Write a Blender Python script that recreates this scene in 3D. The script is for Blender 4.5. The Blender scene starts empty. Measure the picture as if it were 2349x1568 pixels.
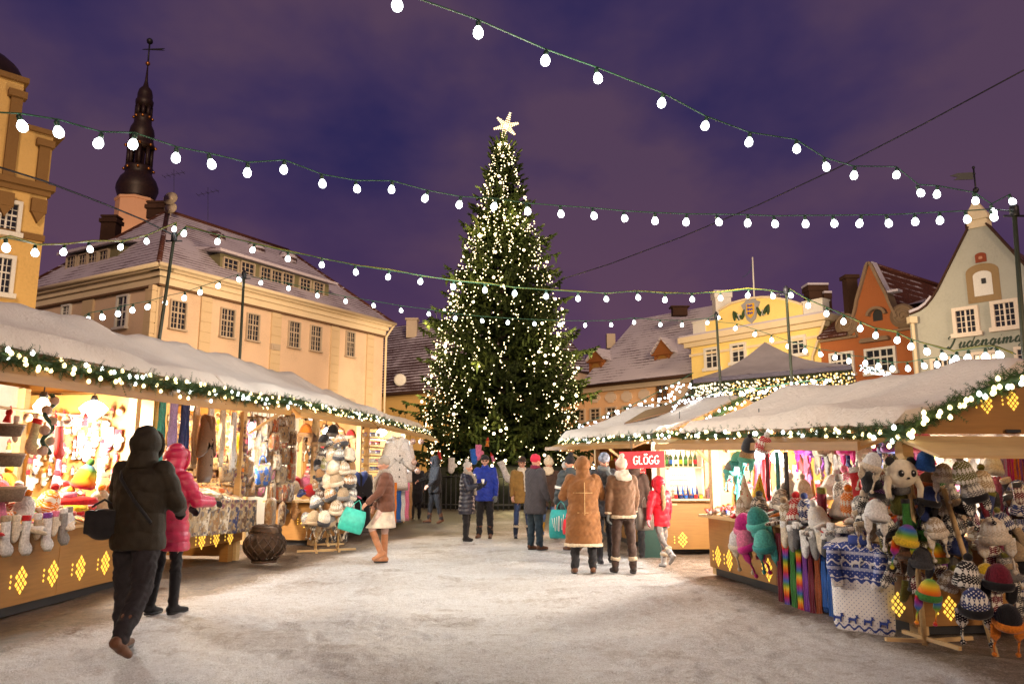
import bpy, math, random
import numpy as np
from mathutils import Vector, Matrix, Euler
random.seed(7)
C = bpy.context.scene.collection
PI = math.pi
SC = bpy.context.scene
# ------------------------------------------------------------------ camera
FPX = 1750.0; CX, CY, CAMH = 1174.5, 784.0, 1.45
PITCH = math.atan((1080-784)/FPX)
cam_d = bpy.data.cameras.new('camera'); cam = bpy.data.objects.new('camera', cam_d); C.objects.link(cam)
cam.location = (0, 0, CAMH); cam.rotation_euler = (PI/2+PITCH, 0, 0)
cam_d.sensor_width = 36; cam_d.lens = 36*FPX/2349; cam_d.clip_end = 3000; cam_d.clip_start = 0.05
cam_d.dof.use_dof = True; cam_d.dof.focus_distance = 13.0; cam_d.dof.aperture_fstop = 2.8
SC.camera = cam
SC.view_settings.view_transform = 'Standard'; SC.view_settings.look = 'None'; SC.view_settings.exposure = 0
SC.cycles.max_bounces = 5; SC.cycles.diffuse_bounces = 2; SC.cycles.glossy_bounces = 2
SC.cycles.sample_clamp_indirect = 3.0; SC.cycles.sample_clamp_direct = 12.0
def ray(px, py):
    dx = (px-CX)/FPX; dy = (CY-py)/FPX
    return Vector((dx, math.cos(PITCH)-math.sin(PITCH)*dy, math.sin(PITCH)+math.cos(PITCH)*dy))
CO = Vector((0, 0, CAMH))
def at(px, py, Y):
    r = ray(px, py); return CO + r*(Y/r.y)
def gnd(px, py, z=0.0):
    r = ray(px, py); return CO + r*((z-CAMH)/r.z)
def sm(a, b, x):
    t = max(0, min(1, (x-a)/(b-a))); return t*t*(3-2*t)
# ------------------------------------------------------------------ materials
MATS = {}
class N:
    def __init__(s, name):
        s.m = bpy.data.materials.new(name); s.m.use_nodes = True
        s.t = s.m.node_tree; s.n = s.t.nodes; s.l = s.t.links
        s.b = s.n['Principled BSDF']
    def new(s, typ, **kw):
        n = s.n.new(typ)
        for k, v in kw.items():
            if k in n.inputs: n.inputs[k].default_value = v
            else: setattr(n, k, v)
        return n
    def link(s, a, ao, b, bi): s.l.new(a.outputs[ao], b.inputs[bi])
    def ramp(s, src, so, stops, interp='LINEAR'):
        r = s.new('ShaderNodeValToRGB'); r.color_ramp.interpolation = interp
        e = r.color_ramp.elements
        while len(e) < len(stops): e.new(0.5)
        for i, (p, c) in enumerate(stops):
            e[i].position = p; e[i].color = tuple(c)+(1,) if len(c) == 3 else c
        s.link(src, so, r, 'Fac'); return r
    def bump(s, src, so, strength=.3, dist=.02):
        b = s.new('ShaderNodeBump'); b.inputs['Strength'].default_value = strength
        b.inputs['Distance'].default_value = dist
        s.link(src, so, b, 'Height'); s.link(b, 'Normal', s.b, 'Normal'); return b
    def noise(s, coord, co, scale, detail=4, rough=.55):
        n = s.new('ShaderNodeTexNoise'); n.inputs['Scale'].default_value = scale
        n.inputs['Detail'].default_value = detail; n.inputs['Roughness'].default_value = rough
        s.link(coord, co, n, 'Vector'); return n
    def tc(s): return s.new('ShaderNodeTexCoord')
def mul(c, k): return tuple(x*k for x in c[:3])
def plain(name, col, rough=.6, metal=0, var=.12, scale=30, bump=0.0, bscale=None, spec=None, coat=0):
    if name in MATS: return MATS[name]
    n = N(name); tc = n.tc()
    no = n.noise(tc, 'Object', scale)
    r = n.ramp(no, 'Fac', [(.3, mul(col, 1-var)), (.7, mul(col, 1+var))])
    n.link(r, 'Color', n.b, 'Base Color')
    n.b.inputs['Roughness'].default_value = rough; n.b.inputs['Metallic'].default_value = metal
    if spec is not None: n.b.inputs['Specular IOR Level'].default_value = spec
    if coat: n.b.inputs['Coat Weight'].default_value = coat
    if bump:
        nb = n.noise(tc, 'Object', bscale or scale*3)
        n.bump(nb, 'Fac', bump, .01)
    MATS[name] = n.m; return n.m
def emis(name, col, strength, sample=False):
    if name in MATS: return MATS[name]
    m = bpy.data.materials.new(name); m.use_nodes = True
    b = m.node_tree.nodes['Principled BSDF']
    b.inputs['Base Color'].default_value = (*mul(col, .8), 1)
    b.inputs['Emission Color'].default_value = (*col, 1); b.inputs['Emission Strength'].default_value = strength
    if not sample: m.cycles.emission_sampling = 'NONE'
    MATS[name] = m; return m
def plaster(name, col, stain=.25):
    n = N(name); tc = n.tc()
    a = n.noise(tc, 'Object', .35, 6, .6); b = n.noise(tc, 'Object', 14, 4)
    mx = n.new('ShaderNodeMix', data_type='FLOAT'); mx.inputs[0].default_value = .35
    n.link(a, 'Fac', mx, 2); n.link(b, 'Fac', mx, 3)
    r = n.ramp(mx, 0, [(.3, mul(col, 1-stain)), (.5, col), (.72, mul(col, 1.1))])
    n.link(r, 'Color', n.b, 'Base Color'); n.b.inputs['Roughness'].default_value = .9
    n.b.inputs['Specular IOR Level'].default_value = .15
    n.bump(b, 'Fac', .25, .02); MATS[name] = n.m; return n.m
def tiles(name, col, snow, snowcol=(.52, .47, .54), thr=.5):
    """rows of pantiles in the UV frame (metres), with thin snow lying on them"""
    n = N(name); tc = n.tc(); sep = n.new('ShaderNodeSeparateXYZ'); n.link(tc, 'UV', sep, 0)
    def saw(out, f):
        m = n.new('ShaderNodeMath', operation='MULTIPLY'); n.link(sep, out, m, 0); m.inputs[1].default_value = f
        fr = n.new('ShaderNodeMath', operation='FRACT'); n.link(m, 0, fr, 0); return fr
    row = saw('Y', 1/.36); cl = saw('X', 1/.28)
    cs = n.new('ShaderNodeMath', operation='SINE'); m6 = n.new('ShaderNodeMath', operation='MULTIPLY'); m6.inputs[1].default_value = PI
    n.link(cl, 0, m6, 0); n.link(m6, 0, cs, 0)
    hs = n.new('ShaderNodeMath', operation='MULTIPLY_ADD'); n.link(cs, 0, hs, 0); hs.inputs[1].default_value = .5; n.link(row, 0, hs, 2)
    no = n.noise(tc, 'Object', .5, 5, .6); n2 = n.noise(tc, 'Object', 9, 3)
    tcol = n.ramp(n2, 'Fac', [(.3, mul(col, .6)), (.7, mul(col, 1.3))])
    # snow factor: more where noise is high, less at the lower lip of every tile row
    a = n.new('ShaderNodeMath', operation='MULTIPLY_ADD'); n.link(row, 0, a, 0); a.inputs[1].default_value = -.55; n.link(no, 'Fac', a, 2)
    b = n.new('ShaderNodeMath', operation='MULTIPLY_ADD'); n.link(n2, 'Fac', b, 0); b.inputs[1].default_value = .25; n.link(a, 0, b, 2)
    sr = n.ramp(b, 0, [(thr-snow-.06, (0, 0, 0)), (thr-snow+.06, (1, 1, 1))])
    mx = n.new('ShaderNodeMix', data_type='RGBA'); n.link(sr, 'Color', mx, 0); n.link(tcol, 'Color', mx, 6); mx.inputs[7].default_value = (*snowcol, 1)
    n.link(mx, 2, n.b, 'Base Color'); n.b.inputs['Roughness'].default_value = .75
    n.b.inputs['Specular IOR Level'].default_value = .2
    n.bump(hs, 0, .35, .04); MATS[name] = n.m; return n.m
def wood(name, col, rough=.55):
    n = N(name); tc = n.tc(); mp = n.new('ShaderNodeMapping'); n.link(tc, 'UV', mp, 0); mp.inputs['Scale'].default_value = (1.2, 14, 1)
    a = n.noise(mp, 0, 2.2, 5, .6); b = n.noise(tc, 'Object', 1.3, 3)
    mx = n.new('ShaderNodeMix', data_type='FLOAT'); mx.inputs[0].default_value = .5; n.link(a, 'Fac', mx, 2); n.link(b, 'Fac', mx, 3)
    r = n.ramp(mx, 0, [(.3, mul(col, .72)), (.52, col), (.72, mul(col, 1.22))])
    n.link(r, 'Color', n.b, 'Base Color'); n.b.inputs['Roughness'].default_value = rough
    n.bump(a, 'Fac', .12, .01); MATS[name] = n.m; return n.m
def snowmat(name, col=(.8, .8, .82), sc=1.0):
    n = N(name); tc = n.tc()
    a = n.noise(tc, 'Object', 1.1*sc, 5, .6); b = n.noise(tc, 'Object', 22*sc, 5, .7)
    r = n.ramp(a, 'Fac', [(.3, mul(col, .88)), (.7, col)])
    n.link(r, 'Color', n.b, 'Base Color'); n.b.inputs['Roughness'].default_value = .7
    mx = n.new('ShaderNodeMix', data_type='FLOAT'); mx.inputs[0].default_value = .35; n.link(a, 'Fac', mx, 2); n.link(b, 'Fac', mx, 3)
    n.bump(mx, 0, .9, .07); MATS[name] = n.m; return n.m
def objcol(name, kind):
    """textile whose colour is the object's own colour"""
    n = N(name); tc = n.tc(); oi = n.new('ShaderNodeObjectInfo')
    no = n.noise(tc, 'Object', 55, 3)
    dk = n.new('ShaderNodeMix', data_type='RGBA', blend_type='MULTIPLY'); dk.inputs[0].default_value = 1
    rr = n.ramp(no, 'Fac', [(.3, (.62,)*3), (.7, (1.15,)*3)])
    n.link(oi, 'Color', dk, 6); n.link(rr, 'Color', dk, 7)
    n.b.inputs['Roughness'].default_value = .95; n.b.inputs['Specular IOR Level'].default_value = .1
    n.b.inputs['Sheen Weight'].default_value = .25
    src = dk
    if kind == 'knit':
        w = n.new('ShaderNodeTexWave', wave_type='BANDS', bands_direction='X'); w.inputs['Scale'].default_value = 30; w.inputs['Distortion'].default_value = 1.5
        n.link(tc, 'Object', w, 'Vector'); n.bump(w, 'Fac', .5, .006)
    elif kind == 'isle':     # light bands of dots and zigzags on the colour
        sep = n.new('ShaderNodeSeparateXYZ'); n.link(tc, 'Object', sep, 0)
        def f(o, k, ph=0):
            m = n.new('ShaderNodeMath', operation='MULTIPLY_ADD'); n.link(sep, o, m, 0); m.inputs[1].default_value = k; m.inputs[2].default_value = ph
            s_ = n.new('ShaderNodeMath', operation='SINE'); n.link(m, 0, s_, 0); return s_
        band = f('Z', 55); zx = f('X', 180)
        zz = n.new('ShaderNodeMath', operation='MULTIPLY_ADD'); n.link(zx, 0, zz, 0); zz.inputs[1].default_value = .6; n.link(band, 0, zz, 2)
        dots = n.new('ShaderNodeMath', operation='MULTIPLY'); d2 = f('Z', 260); n.link(zx, 0, dots, 0); n.link(d2, 0, dots, 1)
        ad = n.new('ShaderNodeMath', operation='MAXIMUM'); n.link(zz, 0, ad, 0); n.link(dots, 0, ad, 1)
        r = n.ramp(ad, 0, [(.48, (0, 0, 0)), (.6, (1, 1, 1))])
        mx = n.new('ShaderNodeMix', data_type='RGBA'); n.link(r, 'Color', mx, 0); n.link(dk, 2, mx, 6); mx.inputs[7].default_value = (.72, .68, .6, 1); src = mx
    elif kind == 'rainbow':
        sep = n.new('ShaderNodeSeparateXYZ'); n.link(tc, 'Object', sep, 0)
        m = n.new('ShaderNodeMath', operation='MULTIPLY_ADD'); n.link(sep, 'Z', m, 0); m.inputs[1].default_value = 3.0; n.link(oi, 'Random', m, 2)
        fr = n.new('ShaderNodeMath', operation='FRACT'); n.link(m, 0, fr, 0)
        src = n.ramp(fr, 0, [(0, (.5, .02, .02)), (.18, (.75, .2, .01)), (.34, (.7, .5, .03)), (.5, (.12, .3, .04)), (.66, (.03, .12, .4)), (.82, (.25, .04, .3)), (1, (.5, .02, .05))])
        if True:
            w = n.new('ShaderNodeTexWave', wave_type='BANDS', bands_direction='X'); w.inputs['Scale'].default_value = 30; w.inputs['Distortion'].default_value = 1.5
            n.link(tc, 'Object', w, 'Vector'); n.bump(w, 'Fac', .4, .006)
        n.link(src, 'Color', n.b, 'Base Color'); MATS[name] = n.m; return n.m
    elif kind == 'print':    # printed linen / tapestry
        v = n.new('ShaderNodeTexVoronoi'); v.inputs['Scale'].default_value = 16; n.link(tc, 'Object', v, 'Vector')
        a = n.noise(tc, 'Object', 7, 3)
        r = n.ramp(a, 'Fac', [(.42, (0, 0, 0)), (.5, (1, 1, 1))], 'EASE')
        hs = n.ramp(v, 'Color', [(0, (.3, .06, .04)), (.25, (.08, .07, .09)), (.5, (.5, .38, .22)), (.8, (.22, .12, .05)), (1, (.12, .13, .06))])
        mx = n.new('ShaderNodeMix', data_type='RGBA'); n.link(r, 'Color', mx, 0); n.link(dk, 2, mx, 6); n.link(hs, 'Color', mx, 7); src = mx
    n.link(src, 2, n.b, 'Base Color'); MATS[name] = n.m; return n.m
# ------------------------------------------------------------------ mesh builder
class MB:
    def __init__(s): s.v = []; s.f = []; s.m = []; s.s = []
    def add(s, vs, fs, mi=0, smooth=False):
        b = len(s.v); s.v.extend([tuple(v) for v in vs])
        for f in fs: s.f.append(tuple(i+b for i in f)); s.m.append(mi); s.s.append(smooth)
        return s
    def box(s, c, size, rz=0, mi=0, R=None):
        hx, hy, hz = size[0]/2, size[1]/2, size[2]/2
        M = R if R is not None else Matrix.Rotation(rz, 3, 'Z')
        vs = [Vector(c)+M@Vector((x*hx, y*hy, z*hz)) for x in (-1, 1) for y in (-1, 1) for z in (-1, 1)]
        return s.add(vs, [(0, 1, 3, 2), (4, 6, 7, 5), (0, 4, 5, 1), (2, 3, 7, 6), (0, 2, 6, 4), (1, 5, 7, 3)], mi)
    def bar(s, p, q, w, t, mi=0, up=(0, 0, 1)):
        p = Vector(p); q = Vector(q); d = (q-p); L = d.length; d.normalize()
        a = Vector(up).cross(d)
        if a.length < 1e-4: a = Vector((1, 0, 0)).cross(d)
        a.normalize(); b = d.cross(a)
        R = Matrix((d, a, b)).transposed()
        return s.box((p+q)/2, (L, w, t), R=R, mi=mi)
    def tube(s, pts, r, n=8, cap=True, smooth=True, mi=0):
        pts = [Vector(p) for p in pts]; k = len(pts)
        rs = r if isinstance(r, (list, tuple)) else [r]*k
        t0 = (pts[1]-pts[0]).normalized(); up = Vector((0, 0, 1)) if abs(t0.z) < .9 else Vector((1, 0, 0))
        a = t0.cross(up).normalized(); vs = []
        for i, p in enumerate(pts):
            t = (pts[min(i+1, k-1)]-pts[max(i-1, 0)]).normalized()
            a = (a-t*a.dot(t)).normalized(); b = t.cross(a)
            for j in range(n):
                an = 2*PI*j/n; vs.append(p+(a*math.cos(an)+b*math.sin(an))*rs[i])
        fs = [(i*n+j, i*n+(j+1) % n, (i+1)*n+(j+1) % n, (i+1)*n+j) for i in range(k-1) for j in range(n)]
        if cap: fs += [tuple(range(n))[::-1], tuple((k-1)*n+j for j in range(n))]
        return s.add(vs, fs, mi, smooth)
    def lathe(s, prof, c=(0, 0, 0), n=16, mi=0, smooth=True, rot=0, R=None, sx=1, sy=1):
        vs = []; c = Vector(c)
        for (r, z) in prof:
            for j in range(n):
                a = 2*PI*j/n+rot; p = Vector((r*math.cos(a)*sx, r*math.sin(a)*sy, z))
                vs.append(c+(R@p if R is not None else p))
        k = len(prof)
        fs = [(i*n+j, i*n+(j+1) % n, (i+1)*n+(j+1) % n, (i+1)*n+j) for i in range(k-1) for j in range(n)]
        if prof[0][0] > 1e-4: fs.append(tuple(range(n))[::-1])
        if prof[-1][0] > 1e-4: fs.append(tuple((k-1)*n+j for j in range(n)))
        return s.add(vs, fs, mi, smooth)
    def sph(s, c, r, n=10, k=7, mi=0, R=None):
        if not isinstance(r, (tuple, list)): r = (r, r, r)
        prof = [(max(math.sin(PI*i/k), .0001), -math.cos(PI*i/k)) for i in range(k+1)]
        M = Matrix.Diagonal(Vector(r)); M = (R @ M) if R is not None else M
        return s.lathe(prof, c, n, mi, True, R=M)
    def poly(s, pts, mi=0): return s.add(pts, [tuple(range(len(pts)))], mi)
    def prism(s, pts, vec, mi=0, mi2=None):
        n = len(pts); vec = Vector(vec); q = [Vector(p)+vec for p in pts]
        fs = [tuple(range(n))[::-1], tuple(range(n, 2*n))]
        s.add([*pts, *q], fs, mi)
        return s.add([*pts, *q], [(i, (i+1) % n, n+(i+1) % n, n+i) for i in range(n)], mi if mi2 is None else mi2)
    def puff(s, outline, th, mi=0, c=(0, 0)):
        """flat sewn cloth shape in the XZ plane with a soft bulge"""
        n = len(outline); cx = sum(p[0] for p in outline)/n; cz = sum(p[1] for p in outline)/n
        vs = [(x, 0, z) for x, z in outline]
        for sgn in (-1, 1):
            for k, t in ((.8, .75), (.45, 1.0)):
                vs += [(cx+(x-cx)*k, sgn*th*t, cz+(z-cz)*k) for x, z in outline]
            vs.append((cx, sgn*th, cz))
        fs = []
        for si in range(2):
            b = n+si*(2*n+1)
            for i in range(n):
                j = (i+1) % n
                q = [(i, j, b+j, b+i), (b+i, b+j, b+n+j, b+n+i), (b+n+i, b+n+j, b+2*n)]
                fs += [x[::-1] for x in q] if si else q
        return s.add(vs, fs, mi, True)
def wm(o):
    m = o.matrix_basis.copy()
    while o.parent: o = o.parent; m = o.matrix_basis @ m
    return m
def raw_mesh(name, v, f, m, sm_, mats, uv=True, shift=None):
    me = bpy.data.meshes.new(name)
    me.from_pydata(v, [], f)
    for mt in (mats if isinstance(mats, (list, tuple)) else [mats]): me.materials.append(mt)
    me.polygons.foreach_set('material_index', m); me.polygons.foreach_set('use_smooth', sm_)
    me.update()
    return me
def add_uv(me):
    nl = len(me.loops); co = np.empty(len(me.vertices)*3); me.vertices.foreach_get('co', co); co = co.reshape(-1, 3)
    vi = np.empty(nl, dtype=np.int32); me.loops.foreach_get('vertex_index', vi)
    no = np.empty(len(me.polygons)*3); me.polygons.foreach_get('normal', no); no = no.reshape(-1, 3)
    tot = np.empty(len(me.polygons), dtype=np.int32); me.polygons.foreach_get('loop_total', tot)
    nn = np.repeat(no, tot, axis=0)
    s = np.stack([-nn[:, 1], nn[:, 0], np.zeros(nl)], 1); L = np.linalg.norm(s, axis=1)
    fl = L < .15; s[fl] = (1, 0, 0); L[fl] = 1; s /= L[:, None]
    t = np.cross(nn, s); p = co[vi]
    uv = np.stack([(p*s).sum(1), (p*t).sum(1)], 1).astype(np.float32)
    lay = me.uv_layers.new(name='UVMap'); lay.data.foreach_set('uv', uv.ravel())
def build(mb, name, mats, parent=None, world=True, label=None, cat=None, group=None, kind=None, bevel=0, uv=True, color=None):
    me = raw_mesh(name, mb.v, mb.f, mb.m, mb.s, mats)
    if uv: add_uv(me)
    o = bpy.data.objects.new(name, me); C.objects.link(o)
    if parent is not None:
        o.parent = parent
        if world: me.transform(wm(parent).inverted())
    elif world:
        a = np.array(mb.v); c = Vector(((a[:, 0].min()+a[:, 0].max())/2, (a[:, 1].min()+a[:, 1].max())/2, a[:, 2].min()))
        me.transform(Matrix.Translation(-c)); o.location = c
    if bevel:
        b = o.modifiers.new('bevel', 'BEVEL'); b.width = bevel; b.segments = 2; b.limit_method = 'ANGLE'
    if color: o.color = (*color, 1)
    tag(o, label, cat, group, kind); return o
def tag(o, label=None, cat=None, group=None, kind=None):
    if label: o['label'] = label
    if cat: o['category'] = cat
    if group: o['group'] = group
    if kind: o['kind'] = kind
    return o
def thing(name, label, cat, loc, rz=0, group=None):
    o = bpy.data.objects.new(name, None); C.objects.link(o); o.location = loc; o.rotation_euler = (0, 0, rz)
    o.empty_display_size = .2; return tag(o, label, cat, group)
KIDS = {}
def copy_tree(o, parent=None):
    c = o.copy(); C.objects.link(c)
    if parent is not None: c.parent = parent
    for ch in o.children: copy_tree(ch, c)
    return c
def place(proto, loc, rot=(0, 0, 0), label=None, group=None, color=None, scale=1, kidcol=None):
    """copy a prototype (mesh, or mesh with part children)"""
    c = copy_tree(proto); c.location = loc; c.rotation_euler = rot; c.scale = (scale,)*3
    if label: c['label'] = label
    if group: c['group'] = group
    if color:
        c.color = (*color, 1)
        for ch in c.children: ch.color = (*(kidcol or color), 1)
    return c
# ------------------------------------------------------------------ common materials
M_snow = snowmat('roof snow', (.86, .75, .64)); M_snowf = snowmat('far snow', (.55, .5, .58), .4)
M_wood = wood('honey plywood', (.31, .145, .03)); M_woodd = wood('dark stained board', (.22, .1, .03)); M_woodl = wood('pale pine', (.6, .4, .18))
M_glass = plain('dark window glass', (.02, .022, .03), .12, spec=.6)
M_white = plain('white paint', (.72, .68, .62), .55); M_black = plain('black iron', (.012, .012, .014), .5)
M_pole = plain('green painted pole', (.035, .04, .02), .5); M_cable = plain('green cable', (.02, .09, .04), .5)
M_ycable = plain('yellow green cable', (.18, .17, .02), .5); M_socket = plain('bulb socket', (.02, .06, .035), .4)
M_bulb = emis('cool white bulb', (.93, 1.0, 1.0), 9.0); M_fairy = emis('warm fairy light', (1, .80, .44), 5.5); M_fairyc = emis('cool fairy light', (.9, .95, 1.0), 6)
M_globe = emis('warm globe light', (1, .78, .48), 7)
M_cut = emis('lit cut-out', (1, .62, .08), 1.3); M_gold = plain('gilded metal', (.5, .2, .05), .3, .8)
# ------------------------------------------------------------------ world
w = bpy.data.worlds.new('World'); SC.world = w; w.use_nodes = True
nt = w.node_tree; nn_ = nt.nodes; bg = nn_['Background']
def wn(t, **k):
    x = nn_.new(t)
    for a, b in k.items():
        if a in x.inputs: x.inputs[a].default_value = b
        else: setattr(x, a, b)
    return x
tcw = wn('ShaderNodeTexCoord'); mp = wn('ShaderNodeMapping'); nt.links.new(tcw.outputs['Generated'], mp.inputs[0]); mp.inputs['Scale'].default_value = (1.15, .9, 1.9)
mp.inputs['Rotation'].default_value = (0, .35, 0); mp.inputs['Location'].default_value = (.63, .1, .12)
no1 = wn('ShaderNodeTexNoise', Scale=2.3, Detail=5.0, Roughness=.5, Distortion=.15); nt.links.new(mp.outputs[0], no1.inputs['Vector'])
cr = wn('ShaderNodeValToRGB'); e = cr.color_ramp.elements; e[0].position = .36; e[0].color = (.030, .024, .100, 1); e[1].position = .56; e[1].color = (.100, .057, .110, 1)
x_ = e.new(.45); x_.color = (.056, .036, .108, 1)
nt.links.new(no1.outputs['Fac'], cr.inputs[0])
sp = wn('ShaderNodeSeparateXYZ'); nt.links.new(tcw.outputs['Generated'], sp.inputs[0])
hz = wn('ShaderNodeMapRange'); hz.inputs['From Min'].default_value = .02; hz.inputs['From Max'].default_value = .38; hz.inputs['To Min'].default_value = .8; hz.inputs['To Max'].default_value = 0
nt.links.new(sp.outputs['Z'], hz.inputs[0])
mxw = wn('ShaderNodeMix', data_type='RGBA'); nt.links.new(hz.outputs[0], mxw.inputs[0]); nt.links.new(cr.outputs[0], mxw.inputs[6]); mxw.inputs[7].default_value = (.165, .072, .120, 1)
sky = wn('ShaderNodeTexSky', sky_type='NISHITA', sun_disc=False); sky.sun_elevation = math.radians(-4); sky.sun_rotation = math.radians(200)
adw = wn('ShaderNodeMix', data_type='RGBA', blend_type='ADD'); adw.inputs[0].default_value = .02
nt.links.new(mxw.outputs[2], adw.inputs[6]); nt.links.new(sky.outputs[0], adw.inputs[7])
nt.links.new(adw.outputs[2], bg.inputs[0]); bg.inputs[1].default_value = .88
def light(name, typ, loc, energy, col, radius=.1, rot=None, spot=None, blend=.5):
    d = bpy.data.lights.new(name, typ); d.energy = energy; d.color = col
    if typ in ('POINT', 'SPOT'): d.shadow_soft_size = radius
    if typ == 'SPOT': d.spot_size = math.radians(spot or 120); d.spot_blend = blend
    o = bpy.data.objects.new(name, d); C.objects.link(o); o.location = loc
    if rot: o.rotation_euler = rot
    return o
sd = bpy.data.lights.new('added warm glow', 'SUN'); sd.energy = 1.5; sd.color = (1, .72, .47); sd.angle = math.radians(14)  # added low sun in place of town lamps, lighting facades and ground
so = bpy.data.objects.new('added_warm_glow', sd); C.objects.link(so)
so.rotation_euler = Vector((-.28, .90, -.32)).to_track_quat('-Z', 'Y').to_euler()
# added unseen spotlights washing the house fronts, church and tent
def flood(p, tgt, e, col=(1, .76, .48), spot=110, r=.4):
    light('added_floodlight', 'SPOT', p, e, col, r, (Vector(tgt)-Vector(p)).to_track_quat('-Z', 'Y').to_euler(), spot, .6)
flood((-5.5, 33, 9), (-13.5, 46, 8), 5600, (1, .72, .47)); flood((-19, 24, 5), (-22, 41, 9), 3000, (1, .70, .42)); flood((-8.5, 18.5, 4.2), (-15.5, 23.5, 9), 1700, (1, .70, .38))
flood((5, 32, 8.5), (8, 52, 7), 7500); flood((9, 27, 7.5), (14.5, 44, 8), 4600); flood((14, 23, 7), (22, 34, 7.5), 1500, (1, .84, .66)); flood((-50, 97, 20), (-55, 110, 32), 9000, (1, .66, .36), 70)
flood((-3, 46, 6), (-9, 58, 6), 2600); flood((3.5, 13, 5.5), (9, 21, 4.5), 1500, (1, .82, .66), 60)
# ------------------------------------------------------------------ ground
def ground():
    def axis(lo, hi, fine_lo, fine_hi, st):
        a = list(np.arange(fine_lo, fine_hi+1e-6, st)); g = st
        x = fine_lo
        while x > lo: g *= 1.35; x -= g; a.insert(0, x)
        x = fine_hi; g = st
        while x < hi: g *= 1.35; x += g; a.append(x)
        return np.array(a)
    xs = axis(-900, 900, -6, 5, .045); ys = axis(-300, 1500, 3.2, 17, .045)
    X, Y = np.meshgrid(xs, ys); rng = np.random.RandomState(3)
    Z = np.zeros_like(X)
    for k in range(26):
        f = 2.2*1.16**k; a = rng.rand()*2*PI; ph = rng.rand()*2*PI
        Z += .030/f*np.sin(f*(X*math.cos(a)+Y*math.sin(a))+ph+1.3*np.sin(.7*f*(X*math.sin(a)-Y*math.cos(a))))
    fade = np.clip((26-np.hypot(X, Y-8))/12, 0, 1); Z = Z*fade*.7-.010
    # trodden footprints with a low rim
    for k in range(900):
        fx, fy = rng.uniform(-4.2, 3.2), 3.4+13*rng.rand()**1.3; a = rng.choice([0, PI/2])*.25+rng.normal(0, .5); i0, i1 = np.searchsorted(xs, [fx-.25, fx+.25]); j0, j1 = np.searchsorted(ys, [fy-.25, fy+.25])
        x = X[j0:j1, i0:i1]-fx; y = Y[j0:j1, i0:i1]-fy; u = (x*math.cos(a)+y*math.sin(a))/.055; w_ = (-x*math.sin(a)+y*math.cos(a))/.135; r2 = u*u+w_*w_
        Z[j0:j1, i0:i1] += -.013*np.exp(-r2*r2)+.007*np.exp(-(np.sqrt(r2)-1.5)**2*5)
    v = np.stack([X.ravel(), Y.ravel(), Z.ravel()], 1); nx, ny = len(xs), len(ys)
    idx = np.arange(nx*ny).reshape(ny, nx)
    f = np.stack([idx[:-1, :-1], idx[:-1, 1:], idx[1:, 1:], idx[1:, :-1]], -1).reshape(-1, 4)
    me = bpy.data.meshes.new('ground'); me.from_pydata(v.tolist(), [], f.tolist()); me.polygons.foreach_set('use_smooth', [True]*len(me.polygons))
    n = N('trodden snow'); tc = n.tc()
    a = n.noise(tc, 'Object', .42, 4, .6); b = n.noise(tc, 'Object', 12, 6, .78); c = n.noise(tc, 'Object', 55, 5, .8)
    m1 = n.new('ShaderNodeMix', data_type='FLOAT'); m1.inputs[0].default_value = .5; n.link(a, 'Fac', m1, 2); n.link(b, 'Fac', m1, 3)
    m2 = n.new('ShaderNodeMix', data_type='FLOAT'); m2.inputs[0].default_value = .38; n.link(m1, 0, m2, 2); n.link(c, 'Fac', m2, 3)
    # snow trodden brown beyond the market; along counters dirt plus painted counter shadow
    sep = n.new('ShaderNodeSeparateXYZ'); n.link(tc, 'Object', sep, 0)
    def mr(src, o, a0, a1, b0, b1):
        r = n.new('ShaderNodeMapRange', interpolation_type='SMOOTHSTEP'); r.inputs['From Min'].default_value = a0; r.inputs['From Max'].default_value = a1
        r.inputs['To Min'].default_value = b0; r.inputs['To Max'].default_value = b1; n.link(src, o, r, 0); return r
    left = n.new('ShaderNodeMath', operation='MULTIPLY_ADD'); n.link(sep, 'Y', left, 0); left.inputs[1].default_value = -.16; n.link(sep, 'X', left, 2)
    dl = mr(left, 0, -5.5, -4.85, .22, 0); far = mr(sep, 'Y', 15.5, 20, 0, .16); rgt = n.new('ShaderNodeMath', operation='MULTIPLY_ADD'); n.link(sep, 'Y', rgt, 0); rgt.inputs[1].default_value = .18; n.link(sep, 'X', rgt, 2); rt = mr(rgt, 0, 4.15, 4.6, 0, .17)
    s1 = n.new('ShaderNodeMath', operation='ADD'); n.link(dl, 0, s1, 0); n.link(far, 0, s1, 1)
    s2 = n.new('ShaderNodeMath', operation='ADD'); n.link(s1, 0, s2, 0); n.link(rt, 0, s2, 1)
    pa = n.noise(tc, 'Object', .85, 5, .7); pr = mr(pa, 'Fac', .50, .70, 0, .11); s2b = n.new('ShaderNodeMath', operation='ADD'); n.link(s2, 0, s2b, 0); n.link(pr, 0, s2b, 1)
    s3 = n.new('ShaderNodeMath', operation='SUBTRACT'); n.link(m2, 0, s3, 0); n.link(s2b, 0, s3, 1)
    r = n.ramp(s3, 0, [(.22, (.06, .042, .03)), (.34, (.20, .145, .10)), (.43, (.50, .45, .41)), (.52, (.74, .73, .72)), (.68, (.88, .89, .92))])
    gr = n.noise(tc, 'Object', 95, 3, .8); gc = n.ramp(gr, 'Fac', [(.36, (.55, .52, .50)), (.5, (.95, .94, .93)), (.64, (1.2, 1.2, 1.2))]); gm = n.new('ShaderNodeMix', data_type='RGBA', blend_type='MULTIPLY'); gm.inputs[0].default_value = 1; n.link(r, 'Color', gm, 6); n.link(gc, 'Color', gm, 7)
    n.link(gm, 2, n.b, 'Base Color'); n.b.inputs['Roughness'].default_value = .5; n.b.inputs['Specular IOR Level'].default_value = .5
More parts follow.
